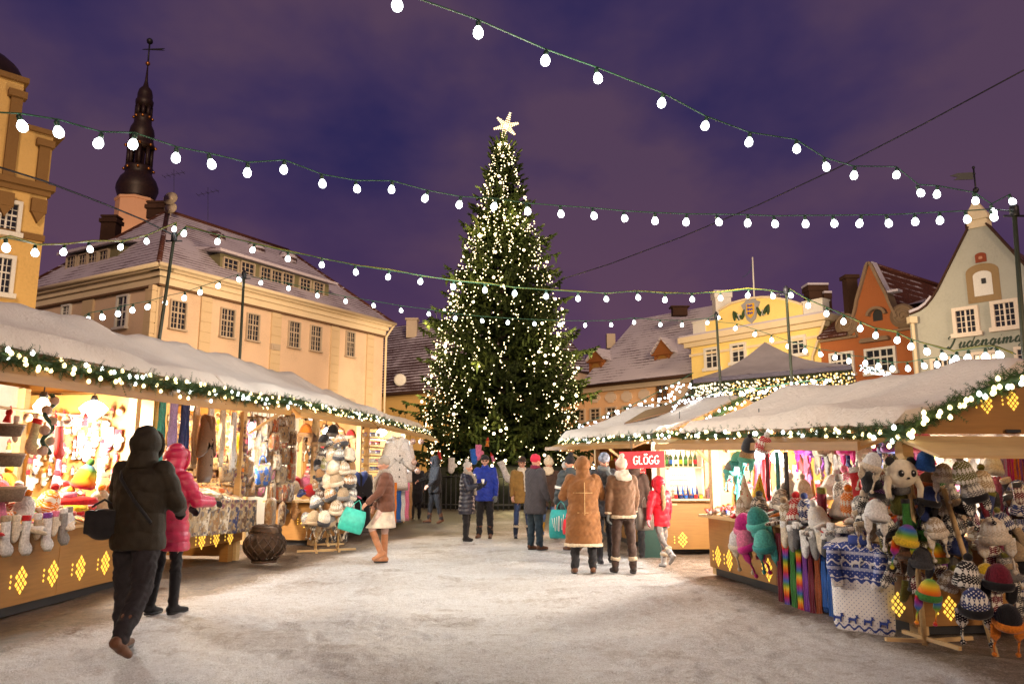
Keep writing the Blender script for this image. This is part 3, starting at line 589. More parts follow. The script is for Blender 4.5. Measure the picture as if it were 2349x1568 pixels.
def yellow_house():
    A = at(*zr_(697, 700), 50); B = at(*zr_(1345, 620), 42.5); F = Facade(A.to_2d(), B.to_2d()); t = thing('yellow_house', 'yellow house with curved pediment, coat of arms and green garlands', 'house', tuple(F.a))
    zc = F.hit(*zr_(1000, 640))[1]
    m = MB(); F.slab(m, 0, F.L, 0, zc, -9, 0); build(m, 'wall', M_yel, t)
    m = MB(); F.slab(m, -.35, F.L+.35, zc-.55, zc-.25, -.3, .3); F.slab(m, -.6, F.L+.6, zc-.25, zc+.12, -9.5, .6); F.slab(m, -.1, F.L+.1, zc-1.15, zc-.99, -.3, .1); build(m, 'cornice', M_cream, t)
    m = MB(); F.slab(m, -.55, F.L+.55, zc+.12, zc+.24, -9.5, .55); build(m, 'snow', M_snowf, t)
    P = [(835, 640), (835, 552), (900, 515), (985, 492), (1050, 485), (1110, 488), (1180, 500), (1250, 522), (1250, 585)]
    pq = [F.hit(*zr_(*p)) for p in P]; m = MB(); z0 = zc+.24; F.pslab(m, [(pq[0][0], z0)]+pq[1:-1]+[(pq[-1][0], z0)], -.6, -.05); build(m, 'pediment', M_yel, t)
    m = MB()
    for i in range(1, len(pq)-2): m.bar(F.pt(*pq[i], -.3)+Vector((0, 0, .06)), F.pt(*pq[i+1], -.3)+Vector((0, 0, .06)), .75, .12)
    build(m, 'coping', M_cream, t)
    for x0, x1, y in ((707, 768, 610), (1252, 1350, 510)):
        q0, z1 = F.hit(*zr_(x0, y)); q1, _ = F.hit(*zr_(x1, y)); m = MB(); F.slab(m, q0, q1, z0, z1, -.7, .0); F.slab(m, q0-.05, q1+.05, z1, z1+.08, -.75, .06); build(m, 'parapet_block', M_white, t)
    q0 = F.hit(*zr_(768, 640))[0]; q1 = F.hit(*zr_(835, 600))[0]; zz_ = F.hit(*zr_(835, 590))[1]; m = MB(); F.slab(m, q0, q1, z0, zz_, -.6, -.06); q0 = F.hit(*zr_(1250, 560))[0]; build(m, 'parapet', M_yel, t)
    # coat of arms: grey cartouche, golden shield, three blue lions
    cq, cz = F.hit(*zr_(995, 545)); k = (F.hit(*zr_(1045, 545))[0]-cq)/50
    def s(pts, mb, o0, o1): F.pslab(mb, [(cq+x*k, cz+y*k) for x, y in pts], o0, o1)
    m = MB(); s([(-18, 52), (0, 44), (18, 52), (30, 38), (48, 30), (38, 8), (28, -20), (22, -40), (0, -58), (-22, -40), (-28, -20), (-38, 8), (-48, 30), (-30, 38)], m, -.05, .03); ca = build(m, 'cartouche', plaster('grey stone relief', (.33, .32, .34)), t)
    m = MB(); s([(-20, 28), (20, 28), (20, -8), (14, -24), (0, -36), (-14, -24), (-20, -8)], m, .03, .08); build(m, 'shield', plain('gold shield', (.75, .42, .03), .4), ca)
    m = MB()
    for yy in (18, 2, -14):
        L = [(-13, 4), (-9, 6), (-5, 4), (5, 5), (9, 9), (13, 7), (12, 4), (15, 1), (11, 1), (10, -4), (7, -4), (7, 0), (1, 0), (-2, -4), (-5, -4), (-5, 0), (-9, 0), (-11, -4), (-14, -4), (-12, 1)]
        s([(-x, y+yy-1) for x, y in L][::-1], m, .08, .1)
    build(m, 'heraldic_lions', plain('blue enamel', (.02, .05, .4), .4), ca)
    mg = plain('dark green relief', (.03, .06, .02), .8)
    for sx in (-1, 1):
        m = MB()
        for (x0, y0, x1, y1, w_) in ((32, 8, 46, -34, 7), (46, -34, 58, -10, 5), (60, -34, 82, 6, 7), (88, 10, 84, -34, 7)):
            a = F.pt(cq+sx*x0*k, cz+(y0-0)*k, .02); b = F.pt(cq+sx*x1*k, cz+y1*k, .02)
            m.tube([a, a.lerp(b, .3), a.lerp(b, .7), b], [w_*k*.5, w_*k*1.0, w_*k, w_*k*.35], 8)
        build(m, 'relief_garland', mg, t)
        m = MB()
        for x0, y0, x1, y1 in ((54, -8, 68, -34), (68, -8, 54, -34)): m.bar(F.pt(cq+sx*x0*k, cz+y0*k, .06), F.pt(cq+sx*x1*k, cz+y1*k, .06), .05, 3*k, up=F.n)
        build(m, 'ribbon', M_white, t)
    for a in ((778, 742, 832, 830), (908, 720, 966, 800), (1204, 684, 1262, 760)): window(F, t, F.rect(*zr_(a[0], a[1]), *zr_(a[2], a[3])), 2, 3, .16)
    def chim(x0, x1, y0, y1, Y, mt, nm='chimney'):
        a = at(*zr_(x0, y0), Y); b = at(*zr_(x1, y0), Y); c = at(*zr_(x0, y1), Y); m = MB(); w_ = b.x-a.x
        m.box(((a.x+b.x)/2, Y, (a.z+c.z)/2-.1), (w_*.88, w_*.7, a.z-c.z)); m.box(((a.x+b.x)/2, Y, a.z-.2), (w_, w_*.82, .35)); build(m, nm, mt, t)
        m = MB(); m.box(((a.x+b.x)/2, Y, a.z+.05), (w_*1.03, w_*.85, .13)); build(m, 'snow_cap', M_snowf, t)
    chim(804, 892, 462, 580, 50.5, M_white); chim(1262, 1362, 428, 560, 48, M_brick); chim(1352, 1390, 462, 580, 47.5, M_brick)
    # roof behind
    m = MB(); m.poly([F.pt(0, zc+.1, -1), F.pt(F.L+6, zc+.1, -1), F.pt(F.L+3, zc+1.2, -5), F.pt(1, zc+1.2, -5)]); m.poly([F.pt(F.L+6, zc+.1, -1), F.pt(F.L+6, zc+.1, -9), F.pt(F.L+3, zc+1.2, -5)]); build(m, 'roof', M_tile1, t)
    a = F.pt(F.L+.5, zc-.3, .5); m = MB(); b = F.pt(F.L-.6, zc-2.2, .15); m.tube([a, b, Vector((b.x, b.y, 0))], .07); build(m, 'downpipe', M_cream, t)
    p = at(*zr_(1011, 490), 47); q = at(*zr_(1003, 283), 47); tf = thing('flagpole', 'thin flagpole with a limp dark flag above the yellow pediment', 'flagpole', tuple(p))
    m = MB(); m.tube([p-Vector((0, 0, 1)), q], .05, 6); build(m, 'pole', M_white, tf)
    m = MB(); f = [at(*zr_(*c), 47) for c in ((1000, 312), (992, 345), (975, 368), (950, 382), (968, 378), (988, 360), (1000, 335))]; m.prism(f, (0, .05, 0)); build(m, 'flag', plain('dark flag cloth', (.03, .04, .1), .9), tf)
yellow_house()

def side_roof(mb, F, pts_l, apex, back, t=.2):
    pass
def orange_house():
    A = at(*zr_(1345, 800), 41.5); B = at(*zr_(1812, 800), 37.5); F = Facade(A.to_2d(), B.to_2d()); t = thing('orange_gabled_house', 'burnt orange gabled house with grey scrolls and an oval attic niche', 'house', tuple(F.a))
    h = lambda x, y: F.hit(*zr_(x, y))
    zs = h(1600, 668)[1]; qa, za = h(1612, 308); ql = h(1500, 690)[0]; qr = h(1728, 660)[0]; w2 = (qr-ql)/2; qc = (ql+qr)/2; qa = qc
    m = MB(); F.slab(m, 0, F.L, 0, zs, -8, 0); H = za-zs
    prof = [(1, 0), (1, .18), (.93, .24), (.80, .34), (.72, .42), (.66, .5), (.33, .77), (.1, .97), (0, 1)]
    pts = [(qc+w2*x, zs+H*y) for x, y in prof]+[(qc-w2*x, zs+H*y) for x, y in prof[::-1][1:]]
    F.pslab(m, pts, -.5, 0); build(m, 'wall', M_orange, t)
    mc = plaster('grey brown stucco', (.25, .17, .11)); m = MB()
    for i in range(len(pts)-1): m.bar(F.pt(*pts[i], -.2)+Vector((0, 0, .04)), F.pt(*pts[i+1], -.2)+Vector((0, 0, .04)), .75, .14)
    F.slab(m, 0, ql+.3, zs-.02, zs+.1, -.3, .2); F.slab(m, qr-.2, F.L, zs-.02, zs+.1, -.3, .2); build(m, 'coping', mc, t)
    for sg in (-1, 1):
        c = F.pt(qc+sg*(w2+.28), zs+.75, -.1); m = MB(); R = Matrix.Rotation(math.atan2(F.u.y, F.u.x), 3, 'Z') @ Matrix.Rotation(PI/2, 3, 'X')
        m.lathe([(.62, -.2), (.62, .2)], c, 20, R=R); sp_ = []
        for i in range(30):
            a = i*.42; r = .55*(1-i/32); sp_.append(c+F.u*(math.cos(a)*r*sg)+Vector((0, 0, math.sin(a)*r))+F.n*.22)
        m.tube(sp_, .05, 5); build(m, 'scroll', mc, t)
    r = F.rect(*zr_(1602, 556), *zr_(1648, 598)); m = MB(); qm = (r[0]+r[1])/2; rr = (r[1]-r[0])/2
    F.pslab(m, [(r[0], r[2]), (r[1], r[2])]+[(qm+math.cos(PI*i/10)*rr, r[3]-rr*.4+math.sin(PI*i/10)*rr) for i in range(11)], .0, .04); build(m, 'attic_niche', M_black, t)
    m = MB(); hd = [(qm+math.cos(PI*i/10)*rr*1.9, r[3]-rr*.6+math.sin(PI*i/10)*rr*1.5) for i in range(11)]
    for i in range(10): m.bar(F.pt(*hd[i], .1), F.pt(*hd[i+1], .1), .35, .14)
    build(m, 'niche_hood', mc, t)
    window(F, t, F.rect(*zr_(1576, 742), *zr_(1708, 850)), 4, 3, .13)
    window(F, t, F.rect(*zr_(1400, 765), *zr_(1500, 860)), 4, 3, .13)
    m = MB(); q0, z_ = h(1548, 712); q1, _ = h(1690, 700); F.slab(m, q0, q1, z_, z_+.14, -.1, .35); F.slab(m, q0+.05, q1-.05, z_+.14, z_+.22, 0, .32); build(m, 'ledge', mc, t)
    # main roof running back from the gable
    m = MB(); bq = 11
    for sg in (-1, 1):
        e0 = F.pt(qc+sg*(w2+.1), zs+.2, -.3); e1 = F.pt(qc+sg*(w2+.1), zs+.2, -bq); a0 = F.pt(qc, za-.05, -.3); a1 = F.pt(qc, za-.05, -bq)
        m.poly([e0, e1, a1, a0] if sg > 0 else [e0, a0, a1, e1])
    m.poly([F.pt(qc-w2, zs, -bq), F.pt(qc, za-.05, -bq), F.pt(qc+w2, zs, -bq)]); rf = build(m, 'roof', M_tile3, t)
    m = MB(); m.tube([F.pt(qc, za, -.3), F.pt(qc, za, -bq)], .13); build(m, 'ridge_tiles', M_tile3, rf)
    m = MB(); F.slab(m, qc+w2*.68, qc+w2*.78, 0, 0, 0, 0); m = MB(); a = F.pt(qc+.1, za-.05, -.25)+Vector((0, 0, .12)); b = F.pt(qc+w2*.62, zs+H*.53, -.25)+Vector((0, 0, .12)); m.bar(a, b, .5, .1); m.bar(b, b+F.u*.6, .5, .12); build(m, 'snow', M_snowf, t)
    q0, z0 = h(1345, 700); q1, z1 = h(1480, 640); m = MB(); m.prism([F.pt(0, zs+.12, .3), F.pt(q1, zs+.12, .3), F.pt(q1-.2, zs+1.5, -1.8), F.pt(.2, zs+1.5, -1.8)], (0, 0, .15)); build(m, 'lean_to_roof', M_tile3, t)
    p = at(*zr_(1556, 395), 40); m = MB(); m.box((p.x-.1, 41.5, p.z-1.5), (.6, .6, 4)); m.box((p.x-.1, 41.5, p.z+.5), (.8, .8, .2)); build(m, 'chimney', M_brick, rf)
orange_house()

def g8(x, y): return (2026.5+x*.3415, 344.1+y*.3415)
def script_text(F, parent, mat, q0, z0, k, strokes_word):
    """brush script drawn stroke by stroke; every glyph is a list of strokes in a 10-unit em"""
    G = {
     'T': (9, [[(1.2, 8.2), (.4, 9.4), (1.6, 10.6), (4, 9.9), (6.5, 9.8), (9, 10.8)], [(6, 9.9), (5, 6), (3.6, 2), (2.2, .2), (.6, .4), (.5, 1.6), (1.6, 1.7)]]),
     'u': (5.6, [[(0, 2.5), (1.5, 5), (.9, 2), (1.2, .3), (2.6, .6), (3.8, 3), (4.4, 5)], [(4.4, 5), (3.9, 2), (4.1, .3), (5.2, .8), (6, 2.2)]]),
     'd': (5.6, [[(4, 4.2), (2.6, 5), (1, 3.6), (.6, 1.4), (1.4, .2), (2.8, .7), (4, 3.2), (6, 10)], [(4.4, 4.6), (3.9, 1.4), (4.3, .3), (5.4, 1), (6, 2.2)]]),
     'e': (4.6, [[(.3, 2), (2.4, 2.6), (3.4, 4.2), (2.6, 5), (1.2, 3.8), (.9, 1.4), (1.8, .2), (3.4, .6), (4.8, 2.2)]]),
     'n': (5.8, [[(0, 3.4), (1, 4.9), (.9, 3), (.4, 0)], [(.7, 2), (2.4, 4.4), (3.6, 4.8), (3.8, 3.4), (3.4, 1.2), (3.8, .2), (4.8, .8), (5.8, 2.2)]]),
     'g': (5.4, [[(4, 4.3), (2.6, 5), (1, 3.6), (.7, 1.4), (1.6, .3), (3, 1.2), (4.3, 4.8)], [(4.3, 4.8), (3.6, 1), (2.6, -2.6), (1, -4), (-.4, -3), (.6, -1.6), (3, -.2), (5.6, 2)]]),
     'i': (3, [[(0, 2.4), (1.2, 5), (.8, 1.6), (1.2, .2), (2.2, .8), (3, 2.2)], [(2, 7.2), (2.3, 7.6)]]),
     'm': (8.4, [[(0, 3.4), (1, 4.9), (.9, 3), (.4, 0)], [(.7, 2), (2.2, 4.4), (3.3, 4.8), (3.4, 3.2), (3, 0)], [(3.3, 2), (4.8, 4.4), (6, 4.8), (6.2, 3.4), (5.8, 1.2), (6.2, .2), (7.4, .8), (8.4, 2.2)]]),
     'a': (5.6, [[(4, 4.3), (2.6, 5), (1, 3.6), (.7, 1.4), (1.6, .3), (3, 1.2), (4.3, 4.8)], [(4.3, 4.8), (3.8, 1.4), (4.2, .3), (5, .8), (5.8, 2.2)]]),
     'j': (3, [[(0, 2.4), (1.4, 5), (1, 2), (0, -2.4), (-1.4, -4), (-2.6, -3), (-1.6, -1.6), (.6, -.2), (3, 2)], [(2, 7.2), (2.3, 7.6)]])}
    m = MB(); x = 0
    for ch in strokes_word:
        w_, st = G[ch]
        for pl in st:
            P = []
            n = len(pl)
            for i in range(n-1):
                p0, p1, p2, p3 = pl[max(i-1, 0)], pl[i], pl[i+1], pl[min(i+2, n-1)]
                for s_ in range(4):
                    u = s_/4; f = lambda a: .5*((2*p1[a])+(-p0[a]+p2[a])*u+(2*p0[a]-5*p1[a]+4*p2[a]-p3[a])*u*u+(-p0[a]+3*p1[a]-3*p2[a]+p3[a])*u**3); P.append((f(0), f(1)))
            P.append(pl[-1]); pts = [F.pt(q0+(x+a+.22*b)*k, z0+b*k, .02) for a, b in P]; rs = []
            for i in range(len(P)):
                j = min(i+1, len(P)-1); dy = P[j][1]-P[max(j-1, 0)][1]; rs.append((.42 if dy > 0 else .78)*k)
            if len(pts) > 1: m.tube(pts, rs, 6)
        x += w_+.55
    return build(m, 'lettering', mat, parent), x*k
def grey_house():
    A = at(2101, 900, 35); B = at(2470, 900, 30.5); F = Facade(A.to_2d(), B.to_2d()); t = thing('grey_gabled_house', 'grey green gabled house with script lettering and a weather vane', 'house', tuple(F.a))
    h = lambda x, y: F.hit(*g8(x, y)); qa, za = h(628, 470); zs = h(230, 1100)[1]; ql = .05; wL = qa-ql
    m = MB(); H = za-zs; F.slab(m, 0, qa+wL, 0, zs, -10, 0)
    prof = [(1, 0), (.86, .03), (.76, .08), (.68, .15), (.60, .24), (.11, .93), (.11, 1.0)]
    pts = [(qa+wL*x, zs+H*y) for x, y in prof]+[(qa-wL*x, zs+H*y) for x, y in prof[::-1]]
    F.pslab(m, pts, -.5, 0); build(m, 'wall', M_grey, t)
    m = MB(); w_ = wL*.125; F.slab(m, qa-w_, qa+w_, za-.35, za, -.6, .08); F.slab(m, qa-w_*1.2, qa+w_*1.2, za, za+.14, -.7, .16); F.pslab(m, [(qa-w_*1.2, za+.14), (qa+w_*1.2, za+.14), (qa, za+.95)], -.6, .12)
    build(m, 'gable_cap', M_cream, t)
    m = MB()
    for P in (pts[:6], pts[7:][::1]):
        for i in range(len(P)-1): m.bar(F.pt(*P[i], -.2)+Vector((0, 0, .03)), F.pt(*P[i+1], -.2)+Vector((0, 0, .03)), .62, .08)
    build(m, 'coping', M_brick, t)
    m = MB(); 
    for i in range(3):
        P = pts[::-1]; m.bar(F.pt(*P[i], -.2)+Vector((0, 0, .13)), F.pt(*P[i+1], -.2)+Vector((0, 0, .13)), .6, .14)
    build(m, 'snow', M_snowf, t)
    m = MB()
    for sg in (-1, 1):
        a0 = F.pt(qa, za-.3, -.4); a1 = F.pt(qa, za-.3, -12); e0 = F.pt(qa+sg*wL*.96, zs-.1, -.4); e1 = F.pt(qa+sg*wL*.96, zs-.1, -12); m.poly([e0, e1, a1, a0] if sg > 0 else [e0, a0, a1, e1])
    m.poly([F.pt(qa-wL, zs, -12), F.pt(qa, za-.3, -12), F.pt(qa+wL, zs, -12)]); build(m, 'roof', M_tile3, t)
    wmf = plain('cream window paint', (.75, .62, .5), .5)
    for r in ((495, 1075, 622, 1228), (752, 1028, 888, 1185), (985, 985, 1110, 1140)): window(F, t, F.rect(*g8(r[0], r[1]), *g8(r[2], r[3])), 4, 4, .15, mf=wmf, transom=False)
    for r in ((345, 1412, 470, 1560), (618, 1370, 770, 1520), (910, 1335, 1040, 1480)): window(F, t, F.rect(*g8(r[0], r[1]), *g8(r[2], r[3])), 4, 4, .13, mf=wmf, transom=False)
    def arch(r, grow, o, mt, nm, par):
        a0, a1, b0, b1 = r; a0 -= grow; a1 += grow; b0 -= grow; b1 += grow; c = (a0+a1)/2; w_ = (a1-a0)/2; m = MB()
        F.pslab(m, [(a0, b0), (a1, b0), (a1, b1-w_*.35)]+[(c+math.cos(PI*i/10)*w_, b1-w_*.35+math.sin(PI*i/10)*w_*.55) for i in range(11)]+[(a0, b1-w_*.35)], 0, o); return build(m, nm, mt, par)
    r = F.rect(*g8(608, 822), *g8(735, 978)); hh = arch(r, .28, .05, plaster('rough stone frame', (.3, .2, .1), .5), 'hatch_surround', t); arch(r, 0, .07, M_white, 'hatch_door', hh)
    rr = F.rect(*g8(662, 862), *g8(693, 898)); m = MB(); F.slab(m, *rr, .07, .09); build(m, 'hatch_opening', M_black, hh)
    r = F.rect(*g8(628, 705), *g8(682, 745)); nn = arch(r, .06, .06, plaster('red brick niche', (.25, .06, .03)), 'niche', t); arch(r, -.08, .08, plaster('pinkish stone figure', (.5, .25, .16)), 'relief', nn)
    q0, z0 = h(425, 1338); script_text(F, t, plain('dark green paint', (.02, .045, .025), .6), q0, z0, h(930, 1338)[0]/56.5-q0/56.5, 'Tudengimaja')
    x_, z_ = h(213, 1190); m = MB(); m.tube([F.pt(x_, z_+.4, .3), F.pt(x_, z_, .25), F.pt(x_, 0, .25)], .08); m.box(F.pt(x_, z_+.3, .3), (.35, .3, .3)); build(m, 'downpipe', M_cream, t)
    p0 = F.pt(qa, za+.9, -.3); p1 = h(632, 95)[1]; tv = thing('weather_vane', 'black iron weather vane on the tip of the grey gable', 'weather vane', tuple(p0)); top = Vector((p0.x, p0.y, p1))
    m = MB(); m.tube([p0-Vector((0, 0, .2)), top], .035, 6); m.sph(p0+Vector((0, 0, (p1-za-.9)*.35)), .13, 8, 6); m.sph(top, .07, 8, 6); m.sph(top-Vector((0, 0, .3)), .06, 8, 6); build(m, 'rod', M_black, tv)
    zf = h(600, 168)[1]; m = MB(); m.prism([(p0.x-.05, p0.y, zf+.22), (p0.x-.75, p0.y, zf+.18), (p0.x-1.1, p0.y, zf+.05), (p0.x-.75, p0.y, zf-.02), (p0.x-.95, p0.y, zf-.15), (p0.x-.05, p0.y, zf-.12)], (0, .03, 0)); build(m, 'flag', M_black, tv)
grey_house()
# ------------------------------------------------------------------ spruce
def lights(parent, pts, r, mat, name='light_bulb', shape=None):
    """the 100 light points closest to the square as parts, the rest as one mass"""
    pts = sorted(pts, key=lambda p: (Vector(p)-CO).length); one = MB()
    inv = wm(parent).inverted(); base = None
    one.sph((0, 0, 0), r, 6, 5) if not shape else shape(one, (0, 0, 0))
    for p in pts[:100]:
        if base is None: base = build(one, name, mat, parent, world=False, uv=False); o = base
        else: o = base.copy(); C.objects.link(o)
        o.location = inv @ Vector(p)
    if len(pts) > 100:
        m = MB()
        for p in pts[100:]: m.sph(p, r, 6, 4)
        s = build(m, name+'s', mat, parent, uv=False); s['kind'] = 'stuff'
def needle_mat():
    n = N('spruce needles'); tc = n.tc(); a = n.noise(tc, 'Object', 1.1, 4, .6); b = n.noise(tc, 'Object', 9, 3)
    mx = n.new('ShaderNodeMix', data_type='FLOAT'); mx.inputs[0].default_value = .5; n.link(a, 'Fac', mx, 2); n.link(b, 'Fac', mx, 3)
    r = n.ramp(mx, 0, [(.32, (.008, .014, .003)), (.5, (.022, .036, .007)), (.68, (.06, .07, .012))])
    n.link(r, 'Color', n.b, 'Base Color'); n.b.inputs['Roughness'].default_value = .8; n.b.inputs['Specular IOR Level'].default_value = .2; return n.m
M_needle = needle_mat()
TX, TY = -.42, 34.0
def tree():
    rnd = random.Random(11)
    ztop = at(1162, 318, TY).z; zb = 1.2
    def rad(z):      # silhouette radius read off the photograph
        tab = [(1.2, 3.3), (3, 3.65), (5.2, 3.55), (8.0, 2.95), (10.5, 2.2), (12, 1.7), (13.6, 1.2), (15, .8), (16.2, .5), (ztop, .1)]
        for (a, ra), (b, rb) in zip(tab, tab[1:]):
            if z <= b: return ra+(rb-ra)*(z-a)/(b-a) if z > a else ra
        return .1
    t = thing('spruce_tree', 'tall dark Christmas spruce standing behind iron railings in the middle of the square', 'tree', (TX, TY, 0))
    m = MB(); m.tube([(TX, TY, 0), (TX, TY, 6), (TX, TY, ztop)], [.32, .22, .03], 10); build(m, 'trunk', plain('spruce bark', (.06, .035, .02), .9, var=.4, scale=8, bump=.5), t)
    V = []; Fc = []; bulbs = []; globes = []; tips = []
    def leaf(p, d, wv, L, W):
        b = len(V); e = p+d*L
        V.extend([p-wv*W*.25, p+wv*W*.25, p+d*(L*.55)+wv*W*.5, e, p+d*(L*.55)-wv*W*.5]); Fc.append((b, b+1, b+2, b+3, b+4))
    z = zb; 
    while z < ztop-.15:
        R = rad(z)*(1+.10*math.sin(z*2.9)+.05*math.sin(z*7.3+1)); n = max(6, int(7+R*3.2)); off = rnd.random()*6
        for k in range(n):
            a = off+2*PI*k/n+rnd.uniform(-.2, .2); R = rad(z)*(1+.10*math.sin(z*2.9+a)+.09*math.sin(3*a+z*1.3)+.06*math.sin(7*a-z*2.1)); r1 = R*rnd.choice((rnd.uniform(.68, .9), rnd.uniform(.85, 1.08), rnd.uniform(.95, 1.14)))+(.3 if rnd.random() < .13 else 0)
            o = Vector((math.cos(a), math.sin(a), 0)); sd_ = Vector((-o.y, o.x, 0)); dr = rnd.uniform(.15, .4)*min(r1, 2.6)
            zz0 = z+rnd.uniform(-.12, .12)+dr*.7; P = []; steps = max(4, int(r1/.24))
            for i in range(steps+1):
                u = i/steps; P.append(Vector((TX, TY, zz0))+o*(r1*u)+Vector((0, 0, -dr*u*1.35+dr*.5*u*u*u*1.3+.10*max(0, u-.8)*5)))
            for i in range(1, steps+1):
                u = i/steps
                if u < .28: continue
                p = P[i]; d = (P[i]-P[i-1]).normalized(); tl = (.62-.36*u)*min(1, .35+r1/3)*rnd.uniform(.8, 1.2)
                for sg in (-1, 1):
                    for q in range(2):
                        dd = (d*rnd.uniform(.5, .9)+sd_*sg*rnd.uniform(.5, 1.0)+Vector((0, 0, -rnd.uniform(.1, .7)))).normalized()
                        nrm = dd.cross(Vector((0, 0, 1))); nrm = nrm.normalized() if nrm.length > .01 else sd_
                        wv = (nrm+Vector((0, 0, rnd.uniform(-.7, .7)))).normalized()
                        pp = p-d*rnd.random()*.2
                        leaf(pp, dd, wv, tl, .15)
                        for s2 in range(3):
                            f = .3+.22*s2; d2 = (dd+wv*rnd.choice((-.8, .8))+Vector((0, 0, -.35))).normalized(); leaf(pp+dd*tl*f, d2, dd.cross(d2).normalized(), tl*.42, .085)
                # hanging curtain twigs
                if rnd.random() < .75: leaf(p, Vector((rnd.uniform(-.15, .15), rnd.uniform(-.15, .15), -1)), sd_ if rnd.random() < .5 else o, rnd.uniform(.25, .6)*min(1, R/2), .11)
            leaf(P[-1], (d+Vector((0, 0, .25))).normalized(), sd_, .34, .13); leaf(P[-1], (d+Vector((0, 0, -.1))).normalized(), Vector((0, 0, 1)), .3, .1)
            tips.append((P[-1], r1, P[max(0, steps-2)]))
        z += .26+.10*R/4
    mb = MB(); mb.v = [tuple(v) for v in V]; mb.f = Fc; mb.m = [0]*len(Fc); mb.s = [False]*len(Fc)
    build(mb, 'crown', M_needle, t, uv=False)
    # fairy lights: vertical-ish strands lying over the branch tips
    strands = 44; sv = []
    for k in range(strands):
        a0 = 2*PI*k/strands+rnd.uniform(-.06, .06); z = zb+.2; a = a0
        while z < ztop-.2:
            R = rad(z)*(.88+.09*math.sin(z*5+k*1.7)); dens = .155
            x = TX+math.cos(a)*R; y = TY+math.sin(a)*R
            gap = math.sin(4.1*a+z*.9)*math.sin(z*1.15+2*a)+.5*math.sin(z*2.7+6*a)
            if y < TY+1.2 and rnd.random() < (.95 if gap > -.15 else .45) and not (z > 13 and k % 2): sv.append((x+rnd.uniform(-.09, .09), y-.05, z+rnd.uniform(-.05, .05)))
            z += dens*rnd.uniform(.75, 1.4); a += .035*math.sin(z*1.7+k*2.1)
    s = thing('fairy_light_strands', 'warm fairy light strands wound down over the big spruce', 'fairy lights', (TX, TY, 1))
    lights(s, sv, .023, M_fairy)
    g = thing('globe_lights', 'larger warm globe lights scattered over the big spruce', 'fairy lights', (TX, TY, 1)); gp = []
    for i in range(240):
        u = rnd.random(); z = zb+(ztop-zb)*u*u*.35+(ztop-zb)*.65*u; a = rnd.uniform(-PI*1.0, 0); R = rad(z)*rnd.uniform(.9, 1.0)
        gp.append((TX+math.cos(a)*R, TY+math.sin(a)*R-.1, z))
    lights(g, gp[:95], .060, M_globe, 'globe_bulb')
    for i in range(0, 44, 2):
        p = Vector(gp[i*2]); o = Vector((p.x-TX, p.y-TY, 0)).normalized(); light('spruce_glow', 'POINT', p+o*.6, 130, (1, .78, .38), .25)
    # star topper
    c = at(1161, 290, TY); st = thing('star_topper', 'six pointed star of clustered white bulbs on the tip of the spruce', 'star', tuple(c)); fr = MB(); sp_ = []
    for k in range(6):
        a = PI/2-.28+k*PI/3; dv = Vector((math.cos(a), 0, math.sin(a))); fr.bar(c, c+dv*.62, .05, .05, up=(0, 1, 0))
        L = .70 if k % 3 == 0 else .58
        for i in range(7):
            u = .06+i/6*.92; w_ = .085*(1-abs(u-.35)*1.15)
            for sg in (-1, 0, 1): sp_.append(c+dv*(L*u)+Vector((-dv.z, 0, dv.x))*(w_*sg)+Vector((0, rnd.uniform(-.05, -.02), 0)))
    build(fr, 'frame', M_gold, st); lights(st, sp_, .031, emis('star bulb', (1, .80, .45), 2.4), 'bulb')
    fr = MB(); fr.tube([c, (TX, TY, ztop-.3)], .04); build(fr, 'rod', M_black, st)
tree()
def railing():
    t = thing('iron_railing', 'dark iron railing enclosing the foot of the spruce', 'fence', (TX, TY, 0)); R = 4.9; H = 1.35; m = MB(); n = 150
    for k in range(n):
        a = 2*PI*k/n; m.box((TX+math.cos(a)*R, TY+math.sin(a)*R, H/2), (.03, .03, H))
    build(m, 'bars', M_black, t)
    m = MB()
    for z in (.2, H-.1): m.tube([(TX+math.cos(2*PI*k/48)*R, TY+math.sin(2*PI*k/48)*R, z) for k in range(49)], .03, 5, cap=False)
    build(m, 'rail', M_black, t)
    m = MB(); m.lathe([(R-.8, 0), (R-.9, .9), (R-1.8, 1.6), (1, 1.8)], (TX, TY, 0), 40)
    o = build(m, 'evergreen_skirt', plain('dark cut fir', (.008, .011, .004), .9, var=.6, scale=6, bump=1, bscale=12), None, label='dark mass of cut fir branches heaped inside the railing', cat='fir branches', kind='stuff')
railing()
# ------------------------------------------------------------------ poles and festoon strings
def pole(name, top, bot, Y, label, r=.027):
    a = at(*top, Y); b = at(*bot, Y); t = thing('light_pole', label, 'pole', (a.x, Y, 0)); m = MB()
    m.tube([(a.x+(b.x-a.x)*1.0, Y, 0), tuple(b), tuple(a)], [r*1.3, r*1.15, r], 8); build(m, 'post', M_pole, t)
    m = MB(); m.lathe([(r*2, -.1), (r*2, .02), (r*.5, .08)], tuple(a), 8); m.tube([a+Vector((-.14, 0, -.1)), a+Vector((.14, 0, -.1))], .015, 5); build(m, 'bracket', M_black, t)
    return a
pole('a', (400, 540), (366, 772), 12.6, 'green pole above the stall roofs where two light strings meet by the pale house')
pole('b', (560, 628), (549, 838), 15.5, 'thin green pole standing before the dormered pale house')
pole('c', (1803, 664), (1815, 852), 14.5, 'green light pole in front of the yellow pediment')
pole('d', (1643, 722), (1652, 872), 17.5, 'slim dark pole beside the awning of the grey tent')
pole('e', (2326, 478), (2349, 800), 9.2, 'tall green pole behind the reindeer sweater stall, before the grey gable')
